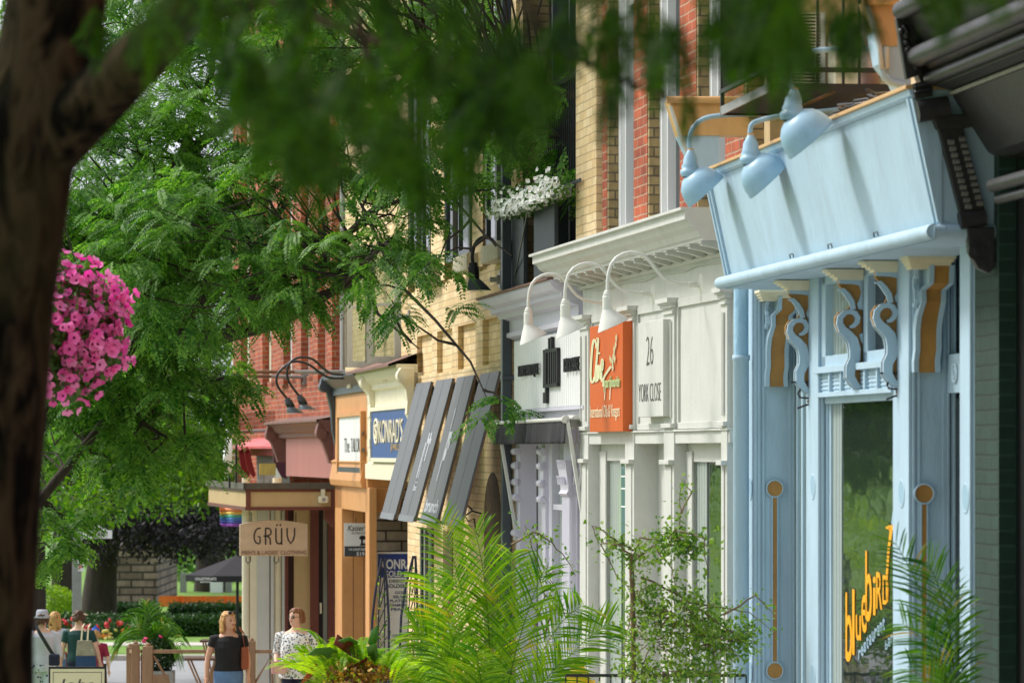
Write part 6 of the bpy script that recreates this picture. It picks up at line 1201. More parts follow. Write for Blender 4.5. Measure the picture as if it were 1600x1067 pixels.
# iron trellises
for i, (ax_, ay, legs, Y) in enumerate(((597, 872, ((578, 1080), (608, 1080), (590, 1080), (600, 1080)), 33), (646, 868, ((622, 1080), (652, 1080), (636, 1080), (646, 1080)), 32.4))):
    T = thing('iron_trellis', W0, wp(ax_, 1090, Y), ('tall black iron trellis in front of the grey stone veneer, left one' if i == 0 else 'tall black iron trellis right of its twin, before the yellow brick'), 'trellis', 'black iron trellises'); g = MB()
    for k, (lx, ly) in enumerate(legs):
        dy = (-.1, -.1, .1, .1)[k]; A_, B_ = wp(ax_+(k % 2)*3, ay, Y), wp(lx, ly, Y+dy); mid = A_.lerp(B_, .45)+Vector(((lx-ax_)/FP*Y*.35, 0, .0)); g.tube([A_, A_.lerp(mid, .5)+Vector(((lx-ax_)*.0006, 0, 0)), mid, B_], .012 if k < 2 else .006, mat('navy_iron', S(30, 30, 52), .4, .1), 6)
    for t in range(5): A_ = wp(ax_-3-t*1.5, 930+t*22, Y); B_ = wp(ax_+6+t*.5, 890+t*26, Y); g.tube([A_, B_], .005, black, 5)
    g.build('frame', T); V, F = leafquads(ball(60, wp(ax_, 980, Y), (.07, .1, .55), NR), .04); npmesh('climbing_leaves', V, F, lf_palm, T)
# rose tree
Yr = 25; rs = np.random.RandomState(8); rd = random.Random(8)
OV = np.array([[0, 0, 0], [.35, .26, .03], [1, 0, -.05], [.35, -.26, .03], [.35, .26, .03], [.75, .17, .0], [1, 0, -.05], [.35, -.26, .03]]); OV = np.array([[0, 0, 0], [.3, .27, .04], [.7, .22, .02], [1, 0, -.06], [0, 0, 0], [1, 0, -.06], [.7, -.22, .02], [.3, -.27, .04]])
def bush(name, lab, base, trunk, shoots, fuzz, n, lsz=.034, Y=Yr):
    T = thing(name, W0, base, lab, 'shrub'); g = MB(); tm = mat('twig', S(120, 100, 72), .8, .2, 20)
    if trunk: g.tube(trunk, .016, tm, 8); g.build('trunk', T); g = MB()
    C, D = [], []
    for pts in shoots:
        P_ = [wp(x, y, Y+rs.uniform(-.15, .15)) for x, y in pts]; sp = []
        for i in range(len(P_)-1):
            for t in (0, .25, .5, .75): sp.append(P_[i].lerp(P_[i+1], t)+Vector(rs.normal(0, .004, 3)))
        sp.append(P_[-1]); g.tube(sp, list(np.linspace(.008, .002, len(sp))), tm, 5)
        for p in sp[3:]:
            for k in range(rs.randint(2, 6)): C.append(tuple(p+Vector(rs.normal(0, .03, 3)))); D.append(rs.normal(size=3))
    for (x, y, ra, rb, m) in fuzz:
        c = wp(x, y, Y); 
        for p in ball(m, c, (ra, ra, rb), rs, .2):
            q = Vector(p); 
            if rs.rand() < .25: g.tube(wander(c.lerp(q, .3), q, 5, .15, rd), [.004, .004, .003, .003, .002], tm, 4)
            dr = rs.normal(size=3)
            for k in range(5): C.append(p+dr*.02*k+rs.normal(0, .012, 3)); D.append(rs.normal(size=3))
    g.build('twigs', T); V, F = place(OV, np.array(C), np.array(D), rs.uniform(lsz*.6, lsz*1.3, len(C)), .1, 1.0, rs); npmesh('leaves', V, F, lf_rose, T); return T
bush('rose_tree', 'tall staked rose bush with small leaves in front of the white shop windows', wp(990, 1300, Yr), [wp(992, 1300, Yr), wp(990, 1067, Yr), wp(989, 950, Yr), wp(986, 870, Yr)],
     [[(988, 870), (1000, 840), (1040, 845), (1062, 820), (1064, 790), (1062, 760)], [(988, 870), (965, 850), (940, 850), (965, 900), (1010, 950)], [(988, 880), (1020, 850), (1050, 890), (1060, 930)], [(1000, 900), (1080, 940), (1130, 950), (1170, 955), (1212, 990)], [(1064, 800), (1080, 770), (1068, 750)], [(990, 860), (950, 835), (925, 820), (935, 850)], [(1062, 830), (1100, 840), (1105, 900)], [(1130, 960), (1180, 930), (1210, 960)], [(988, 880), (985, 960), (975, 1010)], [(1090, 950), (1160, 1000), (1190, 1020)]],
     [(1050, 845, .16, .10, 80), (1085, 855, .12, .08, 46), (1010, 865, .14, .09, 40), (965, 850, .10, .07, 22), (1060, 960, .30, .22, 210), (1120, 1000, .26, .16, 190), (1020, 1000, .25, .22, 110), (1000, 1050, .24, .08, 60), (1080, 1050, .3, .08, 120), (1160, 985, .14, .08, 26), (1000, 930, .15, .12, 40)], 0)
bush('rose_shrub', 'sparse rose shoots behind the large palm before the lavender pilaster', wp(850, 1200, 27), None, [[(800, 850), (835, 830), (865, 850), (890, 880), (900, 900)], [(830, 1000), (850, 930), (830, 850), (820, 820)], [(850, 1000), (870, 920), (845, 880)], [(840, 960), (815, 900), (808, 860)]], [(850, 900, .12, .12, 14), (845, 840, .1, .04, 7), (870, 960, .15, .15, 12)], 0, Y=27)
# black railing, yellow hydrant
T = thing('iron_railing', W0, (X_(1000, 26), 26, .8), 'low black iron railing in front of the white shop', 'railing'); a, b_ = wp(884, 1055, 26), wp(1166, 1055, 26); g = MB(); g.box(a.x, b_.x, 25.98, 26.02, a.z-.008, a.z+.012, black)
for i in range(17): x = a.x+(b_.x-a.x)*i/16; g.box(x-.005, x+.005, 25.995, 26.005, a.z-1.1, a.z, black)
g.box(a.x, b_.x, 25.985, 26.015, a.z-1.0, a.z-.98, black); g.build('bars', T); g = MB()
for px in (1040,): p = wp(px, 1048, 26); g.box(p.x-.022, p.x+.022, 25.975, 26.025, a.z-1.15, p.z, black)
g.build('post', T)
T = thing('yellow_hydrant', W0, wp(903, 1180, 29), 'bright yellow hydrant top showing above the black railing', 'hydrant'); c = wp(903, 1031, 29); hyd = mat('hydrant_yellow', S(240, 196, 10), .5, .1, 6); g = MB(); g.lathe([(.02, 0), (.035, -.02), (.05, -.05), (.085, -.09), (.1, -.15), (.1, -.7)], c, hyd, n=18); g.tube([c+Vector((-.13, 0, -.2)), c+Vector((.13, 0, -.2))], .05, hyd, 12); g.build('body', T)
# ======================= wooden fence, planter, table, sandwich board =======================
Yw = 50; T = thing('wooden_fence', W0, (X_(300, Yw), Yw, gz(Yw)), 'weathered wooden patio fence with square posts and a top rail', 'fence'); g0 = gz(Yw)
for px, w_, top, dy in ((203, .09, 1010, .9), (212, .10, 1006, .3), (231, .13, 1009, 0), (393, .10, 1001, 0)): g = MB(); p = wp(px, top, Yw+dy); g.box(p.x-w_/2, p.x+w_/2, Yw+dy-w_/2, Yw+dy+w_/2, g0-.2, p.z, wood); g.lathe([(w_*.35, 0), (w_*.3, .03), (0, .05)], p, wood, n=8); g.build('post', T, bevel=.008)
g = MB(); a, b_ = wp(236, 1020, Yw), wp(440, 1015, Yw); g.box(a.x, b_.x, Yw-.03, Yw+.03, a.z, a.z+.045, wood); g.hexa([wp(200, 1014, Yw+.9), wp(232, 1014, Yw+.0), wp(232, 1020, Yw), wp(200, 1020, Yw+.9)], (.04, 0, 0), wood)
g.tube([wp(237, 1067, Yw), wp(237, 1022, Yw)], .02, wood, 6); g.tube([wp(240, 1024, Yw), wp(265, 1067, Yw), wp(290, 1110, Yw)], .018, wood, 6); g.tube([wp(398, 1067, Yw), wp(424, 1023, Yw), wp(426, 1080, Yw)], .02, wood, 6); g.box(a.x, b_.x, Yw-.02, Yw+.02, a.z-.7, a.z-.66, wood)
for i in range(5): x = X_(206+i*5, Yw+.5); g.box(x, x+.03, Yw+.4, Yw+.43, g0, g0+1.05, wood)
g.build('rail', T)
for i, (xa, xb, y, Y) in enumerate(((288, 342, 1028, 55), (312, 345, 1000, 58))):
    T = thing('folding_table', W0, (X_((xa+xb)/2, Y), Y, gz(Y)), ('brown slatted folding table with crossed legs behind the fence' if i == 0 else 'brown folding table farther back beside the black shirted woman'), 'table', 'folding tables behind the fence'); g = MB(); a, b_ = wp(xa, y, Y), wp(xb, y, Y)
    for k in range(5): g.box(a.x, b_.x, Y+k*.1, Y+k*.1+.085, a.z-.03, a.z, mat('brown_slats', S(96, 70, 54), .7, .15, 8))
    g.build('top', T); g = MB(); 
    for yy in (Y+.02, Y+.45): g.tube([(a.x+.05, yy, a.z-.03), (b_.x-.05, yy, gz(Y))], .015, wood, 6); g.tube([(b_.x-.05, yy, a.z-.03), (a.x+.05, yy, gz(Y))], .015, wood, 6)
    g.build('crossed_legs', T)
Yq = 57; T = thing('planter_box', W0, (X_(252, Yq), Yq, gz(Yq)), 'square wooden planter with a dark shrub and a palm by the fence', 'planter'); g = MB(); a = wp(230, 1047, Yq); b_ = wp(272, 1047, Yq); g.box(a.x, b_.x, Yq-.2, Yq+.2, gz(Yq), a.z, galv); g.box(a.x+.06, b_.x-.06, Yq-.21, Yq-.2, gz(Yq), a.z-.05, wood); g.build('box', T, bevel=.01)
V, F = leafquads(ball(2600, wp(251, 1022, Yq), (.24, .24, .28), NR, .6), .05); npmesh('shrub', V, F, lf_hedge, T); blooms('blossoms', [wp(251, 994, Yq-.2), wp(225, 1001, Yq-.2), wp(228, 997, Yq-.2)], .035, mat('hot_pink_petal', S(226, 60, 120), .5, .1), T)
palm('small_palm', 'small arching palm growing in the square wooden planter', wp(235, 1030, Yq), tips(0, Yq, [(235, 960, 222, 950), (238, 960, 250, 965), (225, 960, 195, 985), (245, 960, 275, 985), (215, 970, 188, 1005), (250, 980, 280, 1008), (230, 965, 208, 970), (240, 970, 262, 975), (232, 970, 232, 945)], rs), lf_palm2, .3, .02, 20, 9, .6)
Ya = 44; T = thing('sandwich_board', W0, (X_(120, Ya), Ya, gz(Ya)), 'cream sandwich board with a black frame at the lower left', 'sandwich board'); g = MB(); P0 = lambda x, y, d=0: wp(x, y, Ya)+Vector((0, d, 0)); a, b_ = P0(76, 1118), P0(166, 1041)
g.box(a.x, b_.x, Ya, Ya+.03, gz(Ya)+.1, b_.z, inkblack); g.box(b_.x-.03, b_.x, Ya, Ya+.03, b_.z, b_.z+.035, inkblack); g.hexa([(b_.x-.02, Ya+.03, b_.z), (b_.x-.02, Ya+.5, gz(Ya)), (b_.x-.02, Ya+.4, gz(Ya)), (b_.x-.02, Ya+.03, gz(Ya)+.1)], (.02, 0, 0), wood); g.build('frame', T)
g = MB(); g.box(a.x+.02, b_.x-.02, Ya-.006, Ya, gz(Ya)+.12, b_.z-.025, mat('pale_cream_board', S(240, 236, 200), .5, .03)); g.build('panel', T); g = MB(); i0 = .05
for q_ in ((a.x+i0, a.x+i0+.006, gz(Ya)+.2, b_.z-.06), (b_.x-i0-.006, b_.x-i0, gz(Ya)+.2, b_.z-.06), (a.x+i0, b_.x-i0, b_.z-.066, b_.z-.06)): g.box(q_[0], q_[1], Ya-.009, Ya-.006, q_[2], q_[3], inkgrey)
g.text('Jobs', (a.x+.1, Ya-.009, b_.z-.30), (.42, 0, 0), (0, 0, .16), (0, .003, 0), inkgrey, .0, .2); g.build('lettering', T)

# ======================= people =======================
skin = mat('skin', S(226, 184, 162), .55, .05, 8); skin2 = mat('tanned_skin', S(218, 168, 142), .55, .05, 8)
def remesh(mb, name, T, vox, mt, smooth=3, disp=0):
    me = bpy.data.meshes.new(name); me.from_pydata([tuple(v) for v in mb.v], [], mb.f); o = bpy.data.objects.new(name, me); COL.objects.link(o)
    m = o.modifiers.new('r', 'REMESH'); m.mode = 'VOXEL'; m.voxel_size = vox; m.use_smooth_shade = True
    s_ = o.modifiers.new('s', 'SMOOTH'); s_.factor = .5; s_.iterations = smooth
    if disp:
        tx = bpy.data.textures.new('hair', 'CLOUDS'); tx.noise_scale = .03; d = o.modifiers.new('d', 'DISPLACE'); d.texture = tx; d.strength = disp; d.mid_level = .5
    dg = bpy.context.evaluated_depsgraph_get(); me2 = bpy.data.meshes.new_from_object(o.evaluated_get(dg)); bpy.data.objects.remove(o); me2.materials.clear(); me2.materials.append(mt); me2.name = name
    o2 = bpy.data.objects.new(name, me2); COL.objects.link(o2); o2.parent = T; return o2
def ell(c, rx, ry, n=16): return [Vector(c)+Vector((math.cos(2*math.pi*i/n)*rx, math.sin(2*math.pi*i/n)*ry, 0)) for i in range(n)]
def hand(mb, w_, d, k):
    """palm and five curled fingers hanging from wrist w_ along d"""
    d = Vector(d).normalized(); s_ = Vector((0, -1, 0)); pl = w_+d*.045*k; mb.tube([w_-d*.01, w_+d*.03*k, w_+d*.08*k], [.024*k, .034*k, .03*k], skin, 8, sq=(.55, 1))
    for i, (o_, L) in enumerate(((-.028, .062), (-.009, .075), (.010, .07), (.027, .055))):
        b = w_+d*.075*k+s_*o_*k; m_ = b+d*L*.5*k+Vector((0, -.004, 0)); e = m_+d*L*.45*k+Vector((0, -.014*k, 0)); mb.tube([b-d*.015, b, m_, e], [.0095*k, .0095*k, .009*k, .007*k], skin, 6)
    t0 = w_+d*.02*k+s_*.03*k; mb.tube([t0, t0+d*.03*k+s_*.02*k, t0+d*.06*k+s_*.024*k], [.012*k, .011*k, .008*k], skin, 6)
def person(px, Y, H, face, lab, shirt, pants, hairm, hair='bob', yaw=0, arms=None, wide=1.0, sleeve=.5, g0=None, hat=None, sk=skin, neckv=True, shirt_len=.86):
    g0 = gz(Y) if g0 is None else g0; k = H/1.65; T = bpy.data.objects.new('person', None); COL.objects.link(T); T.matrix_world = Matrix.Translation((X_(px, Y), Y, g0)) @ Matrix.Rotation(face, 4, 'Z'); ORG[T.name] = Vector((0, 0, 0)); tag(T, lab, 'person')
    W_ = wide; b = MB()
    tor = [(.80, .15, .11, 0), (.88, .172, .122, 0), (.95, .165, .115, 0), (1.04, .145, .105, -.005), (1.14, .15, .112, -.012), (1.22, .158, .118, -.012), (1.30, .165, .10, 0), (1.35, .15, .078, .005), (1.39, .09, .06, .008), (1.42, .058, .055, .008), (1.47, .052, .054, -.003), (1.50, .05, .055, -.01)]
    b.rings([ell((0, y*k, z*k), rx*k*(W_ if z < 1.38 else 1), ry*k*(W_ if z < 1.38 else 1)) for z, rx, ry, y in tor], sk)
    hd = [(1.445, .022, .025, -.062), (1.46, .04, .045, -.048), (1.485, .055, .072, -.024), (1.52, .065, .088, -.012), (1.56, .071, .095, -.004), (1.595, .070, .094, 0), (1.625, .058, .078, .004), (1.645, .03, .045, .006)]
    Rz = Matrix.Rotation(yaw, 4, 'Z'); hc = lambda x, y, z: (Rz @ Vector((x*k, y*k, 0)))+Vector((0, 0, z*k))
    b.rings([[hc(math.cos(2*math.pi*i/16)*rx, y+math.sin(2*math.pi*i/16)*ry, z) for i in range(16)] for z, rx, ry, y in hd], sk)
    b.tube([hc(0, -.088, 1.565), hc(0, -.104, 1.545), hc(0, -.118, 1.528), hc(0, -.095, 1.518)], [.009*k, .011*k, .014*k, .012*k], sk, 8)
    for s_ in (-1, 1): b.tube([hc(s_*.068, .004, 1.52), hc(s_*.078, .008, 1.545), hc(s_*.074, .004, 1.565)], [.01*k, .014*k, .01*k], sk, 6)
    b.tube([hc(-.02, -.088, 1.498), hc(0, -.098, 1.499), hc(.02, -.088, 1.498)], .009*k, sk, 6); b.tube([hc(0, -.075, 1.462), hc(0, -.085, 1.466)], .018*k, sk, 8)
    A = arms or {-1: [(-.17, 0, 1.335), (-.235, .01, 1.08), (-.25, -.05, .86)], 1: [(.17, 0, 1.335), (.235, .01, 1.08), (.25, -.05, .86)]}; AW = {}
    for s_ in (-1, 1):
        P_ = [Vector(p)*k for p in A[s_]]; P_[0].x *= (W_*.5+.5); AW[s_] = P_; b.tube([P_[0]+Vector((-s_*.03, 0, -.01)), P_[0], P_[0].lerp(P_[1], .5), P_[1], P_[1].lerp(P_[2], .3), P_[1].lerp(P_[2], .7), P_[2]], [.05*k, .052*k, .044*k*W_**.5, .036*k, .037*k, .029*k, .022*k], sk, 10); hand(b, P_[2], P_[2]-P_[1], k)
    for s_ in (-1, 1):
        st_ = .12*s_; b.tube([(s_*.085*k, 0, .86*k), (s_*.088*k, -.02*k*s_, .66*k), (s_*.08*k, -.05*k*s_, .47*k), (s_*.078*k, -.03*k*s_, .3*k), (s_*.075*k, .0, .08*k), (s_*.075*k, 0, .05*k)], [.085*k*W_**.5, .078*k, .056*k, .054*k, .036*k, .036*k], sk, 10); b.tube([(s_*.075*k, .03, .05*k), (s_*.078*k, -.06*k, .035*k), (s_*.08*k, -.15*k, .025*k)], [.036*k, .036*k, .024*k], sk, 8)
    remesh(b, 'body', T, .0075*k, sk, 2)
    # shirt
    c = MB(); hem = shirt_len; st2 = [(hem, .178, .13, 0)]+[(z, rx+.012, ry+.012, y) for z, rx, ry, y in tor if hem+.03 < z < 1.33]+[(1.335, .158, .09, .004), (1.365, .118, .072, .008)]
    fl = 1.08 if hem < .84 else 1.0; c.rings([ell((0, y*k, z*k), rx*k*W_*(fl if z < 1.15 else 1), ry*k*W_*(fl if z < 1.15 else 1)) for z, rx, ry, y in st2], shirt)
    for s_ in (-1, 1):
        P_ = AW[s_]; e = P_[0].lerp(P_[1], min(1, sleeve/.5*.5)) if sleeve < 1 else P_[1].lerp(P_[2], sleeve-1); pts = [P_[0]+Vector((-s_*.05, 0, 0)), P_[0]+Vector((0, 0, .004))]+([P_[1]] if sleeve >= 1 else [])+[e]; c.tube(pts, [.06*k, .064*k]+([.052*k] if sleeve >= 1 else [])+[.056*k], shirt, 12)
    remesh(c, 'shirt', T, .008*k, shirt, 2)
    c = MB(); c.rings([ell((0, 0, z*k), rx*k*W_, ry*k*W_) for z, rx, ry in ((.80, .165, .122), (.88, .182, .132), (.96, .17, .122), (.985, .165, .118))], pants)
    for s_ in (-1, 1): c.tube([(s_*.085*k, 0, .87*k), (s_*.088*k, -.02*k*s_, .66*k), (s_*.08*k, -.05*k*s_, .47*k), (s_*.078*k, -.03*k*s_, .3*k), (s_*.075*k, .0, .10*k)], [.098*k*W_**.5, .092*k, .074*k, .07*k, .06*k], pants, 12)
    remesh(c, 'trousers', T, .01*k, pants, 2)
    c = MB()
    for s_ in (-1, 1): c.tube([(s_*.075*k, .045*k, .04*k), (s_*.076*k, 0, .045*k), (s_*.08*k, -.1*k, .035*k), (s_*.08*k, -.17*k, .025*k)], [.038*k, .046*k, .046*k, .03*k], inkblack, 10)
    remesh(c, 'shoes', T, .01*k, inkblack, 1)
    # hair: lumps over the skull, leaving the face free
    if hair:
        c = MB(); rz_ = random.Random(int(px)); low = {'bob': -.14, 'short': -.05, 'long': -.2, 'bun': -.03}[hair]; ctr = (0, .012, 1.575)
        for i in range(260):
            th = rz_.uniform(-math.pi, math.pi); zz = rz_.uniform(low, .095); fr_ = math.cos(th)    # th=0 is the front
            if fr_ > .28 and zz < .05: continue
            if fr_ > .1 and zz < -.0 and hair in ('short', 'bun'): continue
            r_ = math.sqrt(max(0, 1-(max(zz, 0)/.098)**2)); x = math.sin(th)*.076*r_*(1.1 if zz < 0 else 1); y = -math.cos(th)*.1*r_
            p = hc(x, y+.006, 1.57+zz); q = hc(x*1.06, y*1.06+.006, 1.57+zz-.03-(.02 if zz < .02 else 0)); c.tube([p, p.lerp(q, .5), q], [.016*k, .018*k, .010*k], hairm, 6)
        c.rings([[hc(math.cos(2*math.pi*i/12)*rx, .012+math.sin(2*math.pi*i/12)*ry, z) for i in range(12)] for z, rx, ry in ((1.585, .074, .088), (1.62, .066, .084), (1.65, .045, .058), (1.662, .015, .02))], hairm)
        if hair == 'bun': c.tube([hc(0, .1, 1.63), hc(0, .13, 1.64)], .03*k, hairm, 8)
        remesh(c, 'hair', T, .006*k, hairm, 1, .008)
    for s_ in (-1, 1):
        e = MB(); e.lathe([(0, -.006), (.0095*k, -.004), (.010*k, .001), (0, .004)], hc(s_*.029, -.089, 1.547), inkblack, hc(s_*.03, -.1, 0), 10); e.build('eye', T)
        e = MB(); e.tube([hc(s_*.016, -.094, 1.567), hc(s_*.032, -.094, 1.572), hc(s_*.046, -.082, 1.566)], .0035*k, hairm, 5); e.build('eyebrow', T)
    e = MB(); e.tube([hc(-.022, -.094, 1.498), hc(0, -.106, 1.50), hc(.022, -.094, 1.498)], [.003*k, .0065*k, .003*k], mat('lips', S(176, 88, 84), .5, .05), 6); e.build('lips', T)
    if hat == 'bucket': e = MB(); e.lathe([(.125*k, -.03*k), (.09*k, .01*k), (.088*k, .06*k), (.07*k, .085*k), (0, .09*k)], hc(0, .01, 1.60), mat('grey_hat', S(176, 178, 190), .8, .08, 20), n=24); e.build('bucket_hat', T, smooth=True).modifiers.new('s', 'SOLIDIFY').thickness = .006
    if hat == 'blue': e = MB(); e.lathe([(.085*k, -.02*k), (.088*k, .03*k), (.06*k, .08*k), (.015, .1*k), (.02, .12*k), (0, .13*k)], hc(0, .01, 1.585), mat('blue_hat_cloth', S(30, 92, 196), .8, .1, 20), n=20); e.build('knit_hat', T, smooth=True)
    if hat == 'visor': e = MB(); e.lathe([(.082*k, 0), (.125*k, .01*k), (.124*k, .014*k), (.082*k, .03*k)], hc(-.02, -.03, 1.575), creamink, hc(0, -.15, .97), n=20); e.build('visor', T)
    return T, k, hc, AW
jeans = mat('blue_denim', S(96, 130, 172), .85, .15, 9, .3, 80); blk = mat('black_cotton', S(26, 26, 30), .85, .15, 9, .2, 60); navyc = mat('navy_trousers', S(28, 34, 58), .85, .1, 9); tealc = mat('dark_teal_cotton', S(26, 66, 64), .85, .1, 9, .2, 60); palec = mat('pale_lilac_cotton', S(196, 200, 214), .85, .06, 9, .2, 60); magc = mat('magenta_cotton', S(150, 34, 66), .85, .1, 9)
def spots(name, c1, c2, sc_, th):
    m, t, b = nodes(name); tc = N_(t, 'ShaderNodeTexCoord'); v = N_(t, 'ShaderNodeTexVoronoi', Scale=sc_); t.links.new(tc.outputs['Object'], v.inputs['Vector']); r = N_(t, 'ShaderNodeValToRGB'); r.color_ramp.elements[0].position = th; r.color_ramp.elements[1].position = th+.08; r.color_ramp.elements[0].color = rgb(c1); r.color_ramp.elements[1].color = rgb(c2); t.links.new(v.outputs['Distance'], r.inputs[0]); t.links.new(r.outputs[0], b.inputs['Base Color']); b.inputs['Roughness'].default_value = .85; return m
blouse = spots('spotted_blouse', S(92, 102, 112), S(236, 236, 234), 34, .38); patt = spots('patterned_trousers', S(70, 76, 110), S(200, 206, 220), 16, .25)
hblond = mat('blond_hair', S(196, 150, 92), .6, .3, 30, .4, 80, stretch=(1, 1, .2)); hbrown = mat('brown_hair', S(128, 84, 52), .6, .3, 30, .4, 80, stretch=(1, 1, .2)); hdark = mat('dark_brown_hair', S(78, 50, 34), .6, .3, 30, .4, 80, stretch=(1, 1, .2))
bagbr = mat('brown_leather', S(150, 78, 44), .5, .1, 9); bagpk = mat('pink_leather', S(222, 172, 164), .5, .06, 9)
# woman in black shirt
T, k, hc, AW = person(357, 46, 1.62, 0.12, 'woman in a black T-shirt and jeans with a brown shoulder bag', blk, jeans, hblond, 'bob', math.radians(34), {-1: [(-.175, 0, 1.32), (-.25, .02, 1.09), (-.27, -.02, .87)], 1: [(.175, 0, 1.32), (.235, .03, 1.08), (.235, -.05, .86)]}, 1.03, .4, sk=skin2, shirt_len=.93)
g = MB(); g.lathe([(0, -.006), (.026, 0), (.026, .006), (0, .008)], hc(-.03, -.07, 1.645), inkblack, hc(-.2, -.6, .4), 12); g.lathe([(0, -.006), (.026, 0), (.026, .006), (0, .008)], hc(.035, -.07, 1.645), inkblack, hc(.2, -.6, .4), 12); g.build('sunglasses', T)
B = thing('shoulder_bag', W0, T.matrix_world @ Vector((.2, .02, .95)), 'brown leather shoulder bag hanging from the black shirted woman', 'bag'); o = ORG[B.name]; g = MB(); g.box(o.x-.045, o.x+.045, o.y-.12, o.y+.12, o.z-.02, o.z+.26, bagbr); g.build('pouch', B, bevel=.03); g = MB(); sh = T.matrix_world @ Vector((.13, -.0, 1.42)); g.ribbon([o+Vector((0, -.1, .25)), o+Vector((-.03, -.11, .42)), sh+Vector((0, -.03, 0)), sh+Vector((0, .03, 0.01)), o+Vector((-.02, .1, .4)), o+Vector((0, .1, .25))], .035, (.006, 0, 0), bagbr); g.build('strap', B)
# woman in spotted blouse
T, k, hc, AW = person(463, 47.4, 1.66, -.15, 'woman in a white spotted blouse and glasses with a pink purse', blouse, navyc, hbrown, 'short', math.radians(-30), {-1: [(-.19, 0, 1.32), (-.255, .04, 1.10), (-.225, -.12, .97)], 1: [(.19, 0, 1.32), (.26, .04, 1.09), (.25, -.06, .90)]}, 1.14, 1.1, shirt_len=.80)
g = MB()
for s_ in (-1, 1): g.tube([hc(s_*.032+math.cos(a)*.021, -.102+abs(s_*.032+math.cos(a)*.021)*.12, 1.547+math.sin(a)*.016) for a in [2*math.pi*i/14 for i in range(15)]], .0028, inkblack, 5); g.tube([hc(s_*.053, -.095, 1.55), hc(s_*.078, -.0, 1.555)], .0028, inkblack, 5)
g.tube([hc(-.011, -.102, 1.55), hc(.011, -.102, 1.55)], .0028, inkblack, 5); g.build('glasses', T)
B = thing('pink_purse', W0, T.matrix_world @ Vector((-.17, -.2, .90)), 'small pale pink purse on a thin crossbody strap', 'bag'); o = ORG[B.name]; g = MB(); g.box(o.x-.1, o.x+.09, o.y-.035, o.y+.035, o.z-.03, o.z+.12, bagpk); g.build('pouch', B, bevel=.015); g = MB(); g.box(o.x-.104, o.x+.094, o.y-.042, o.y-.03, o.z+.045, o.z+.125, bagpk); g.build('flap', B, bevel=.006); g = MB(); sh = T.matrix_world @ Vector((.09, -.03, 1.41)); g.tube([o+Vector((.09, 0, .11)), o.lerp(sh, .35)+Vector((.06, -.03, .05)), o.lerp(sh, .7)+Vector((.03, -.05, 0)), sh], .006, bagpk, 5); g.build('strap', B)
# people seen from behind
T, k, hc, AW = person(123, 57, 1.64, math.pi-.1, 'woman in a dark teal top seen from behind with a tote bag', tealc, navyc, hdark, 'bun', .35, {-1: [(-.175, 0, 1.32), (-.27, 0, 1.09), (-.31, -.06, .88)], 1: [(.175, 0, 1.32), (.24, 0, 1.09), (.28, -.04, .87)]}, 1.06, .6, hat='visor', shirt_len=.9)
B = thing('tote_bag', W0, Vector((X_(137, 56.7), 56.7, .1)), 'patterned blue and beige tote bag on the teal topped woman', 'bag'); o = ORG[B.name]; g = MB(); 
z0, z1, z2 = wp(0, 1046, 56.7).z, wp(0, 1024, 56.7).z, wp(0, 1000, 56.7).z; g.hexa([(o.x-.17, 56.66, z1), (o.x+.12, 56.66, z1), (o.x+.06, 56.66, z2), (o.x-.15, 56.66, z2)], (0, .06, 0), mat('beige_canvas', S(150, 146, 130), .9, .3, 12)); g.hexa([(o.x-.17, 56.66, z0), (o.x+.14, 56.66, z0), (o.x+.12, 56.66, z1), (o.x-.17, 56.66, z1)], (0, .06, 0), mat('blue_canvas', S(46, 72, 112), .9, .2, 12)); g.build('pouch', B, bevel=.01); g = MB()
for dx in (-.09, .0): g.ribbon([(o.x+dx, 56.66, z2), (o.x+dx+.01, 56.7, z2+.2), (o.x+dx+.03, 56.8, wp(0, 974, 56.7).z)], .025, (0, .006, 0), creamink)
g.build('handle', B)
T, k, hc, AW = person(66, 54, 1.62, math.pi+.15, 'person in a grey bucket hat and pale shirt with a crossbody bag', palec, patt, hdark, 'short', -.2, None, 1.12, 1.3, hat='bucket', shirt_len=.9)
B = thing('crossbody_bag', W0, Vector((X_(86, 53.7), 53.7, .1)), 'dark crossbody bag worn by the person in the bucket hat', 'bag'); o = ORG[B.name]; z = wp(0, 1030, 53.7).z; g = MB(); g.box(o.x-.08, o.x+.07, 53.6, 53.7, z-.08, z+.08, navyc); g.build('pouch', B, bevel=.02); g = MB(); g.ribbon([wp(84, 1024, 53.72), wp(72, 1005, 53.72), wp(60, 985, 53.74), wp(54, 972, 53.8)], .05, (0, .008, 0), black); g.build('strap', B)
person(86, 60, 1.62, math.pi-.3, 'blond person half hidden behind the one in the bucket hat', palec, jeans, hblond, 'long', .2, None, 1, .2, shirt_len=.9)
person(149, 60, 1.36, math.pi, 'child in a bright blue knitted hat and magenta top', magc, patt, hblond, 'short', .2, None, .95, .8, hat='blue', shirt_len=.85)
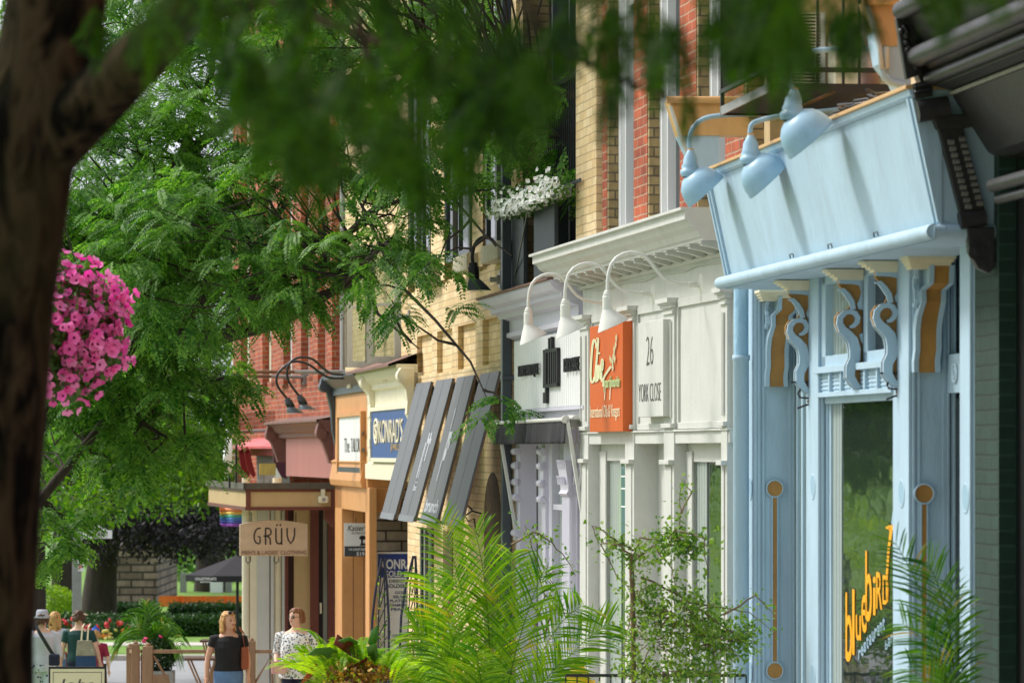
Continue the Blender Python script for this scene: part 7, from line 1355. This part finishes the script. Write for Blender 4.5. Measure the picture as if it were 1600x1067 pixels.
# red pushchair
T = thing('red_pushchair', W0, Vector((X_(94, 62), 62, -.67)), 'red hooded pushchair between the two walkers seen from behind', 'pushchair'); g = MB(); c = wp(92, 1032, 62); g.rings([[c+Vector((math.cos(a)*.2*s_, (1-s_)*.2-.1, math.sin(a)*.2*s_)) for a in [math.pi*i/10 for i in range(11)]] for s_ in (1, .95, .8, .5, .1)], mat('red_canopy', S(190, 34, 44), .7, .1, 8), False); g.build('hood', T).modifiers.new('s', 'SOLIDIFY').thickness = .01
g = MB(); g.box(c.x-.18, c.x+.18, 61.9, 62.3, c.z-.35, c.z-.02, redp); g.build('seat', T, bevel=.03); g = MB()
for s_ in (-1, 1): g.tube([c+Vector((s_*.2, -.2, .1)), c+Vector((s_*.2, 0, -.3)), Vector((c.x+s_*.2, 62.3, -.5))], .014, black, 6); g.lathe([(.09, -.015), (.1, 0), (.09, .015)], (c.x+s_*.22, 62.3, -.57), black, (1, 0, 0), 14, True)
g.tube([c+Vector((-.2, -.2, .1)), c+Vector((.2, -.2, .1))], .015, black, 6); g.build('frame', T)
# ======================= white window flowers =======================
T = thing('window_flower_box', FG, FG.P(840, 325, .1), 'dark window box overflowing with white flowers above the lavender shop', 'flower box'); g = MB(); ux0, ux1 = FG.u(790, .1), FG.u(890, .1); zb_ = FG.P(790, 335, .1).z; zb2 = zb_
g.box(ux0+.2, ux1-.4, -.18, -.02, zb_-.06, zb_+.04, mat('planter_grey', S(122, 128, 124), .6, .1, 5)); g.tube([(FG.u(830, .1), -.12, zb_), (FG.u(800), -.0, zb_-.75)], .008, galv, 5); g.build('box', T); rs = np.random.RandomState(6)
n = 2200; P_ = np.stack([rs.uniform(ux0+.3, ux1-.2, n), rs.normal(-.14, .07, n), zb_-.06+np.abs(rs.normal(0, .08, n))], 1); V, F = leafquads(P_, .05, rs)
def npl(name, V, F, m_, T): o = npmesh(name, V, F, m_, T); return o
npl('foliage', V, F, lf_pet, T); g = MB(); wp_ = mat('white_petal', S(244, 244, 236), .6, .03, 8)
for i in range(800):
    p = Vector((rs.uniform(ux0+.35, ux1-.25), rs.normal(-.2, .07), zb_-.07+abs(rs.normal(0, .085)))); ax = Vector((rs.normal(.8, .5), rs.normal(-1, .4), rs.normal(.3, .5))).normalized(); N1 = ax.cross(ZA).normalized(); N2 = ax.cross(N1); R = rs.uniform(.018, .03); n = 8
    g.add([p+(N1*math.cos(2*math.pi*i/n)+N2*math.sin(2*math.pi*i/n))*R*(1 if i % 2 else .8) for i in range(n)]+[p-ax*.012], [(i, (i+1) % n, n) for i in range(n)], wp_)
g.build('blossoms', T)
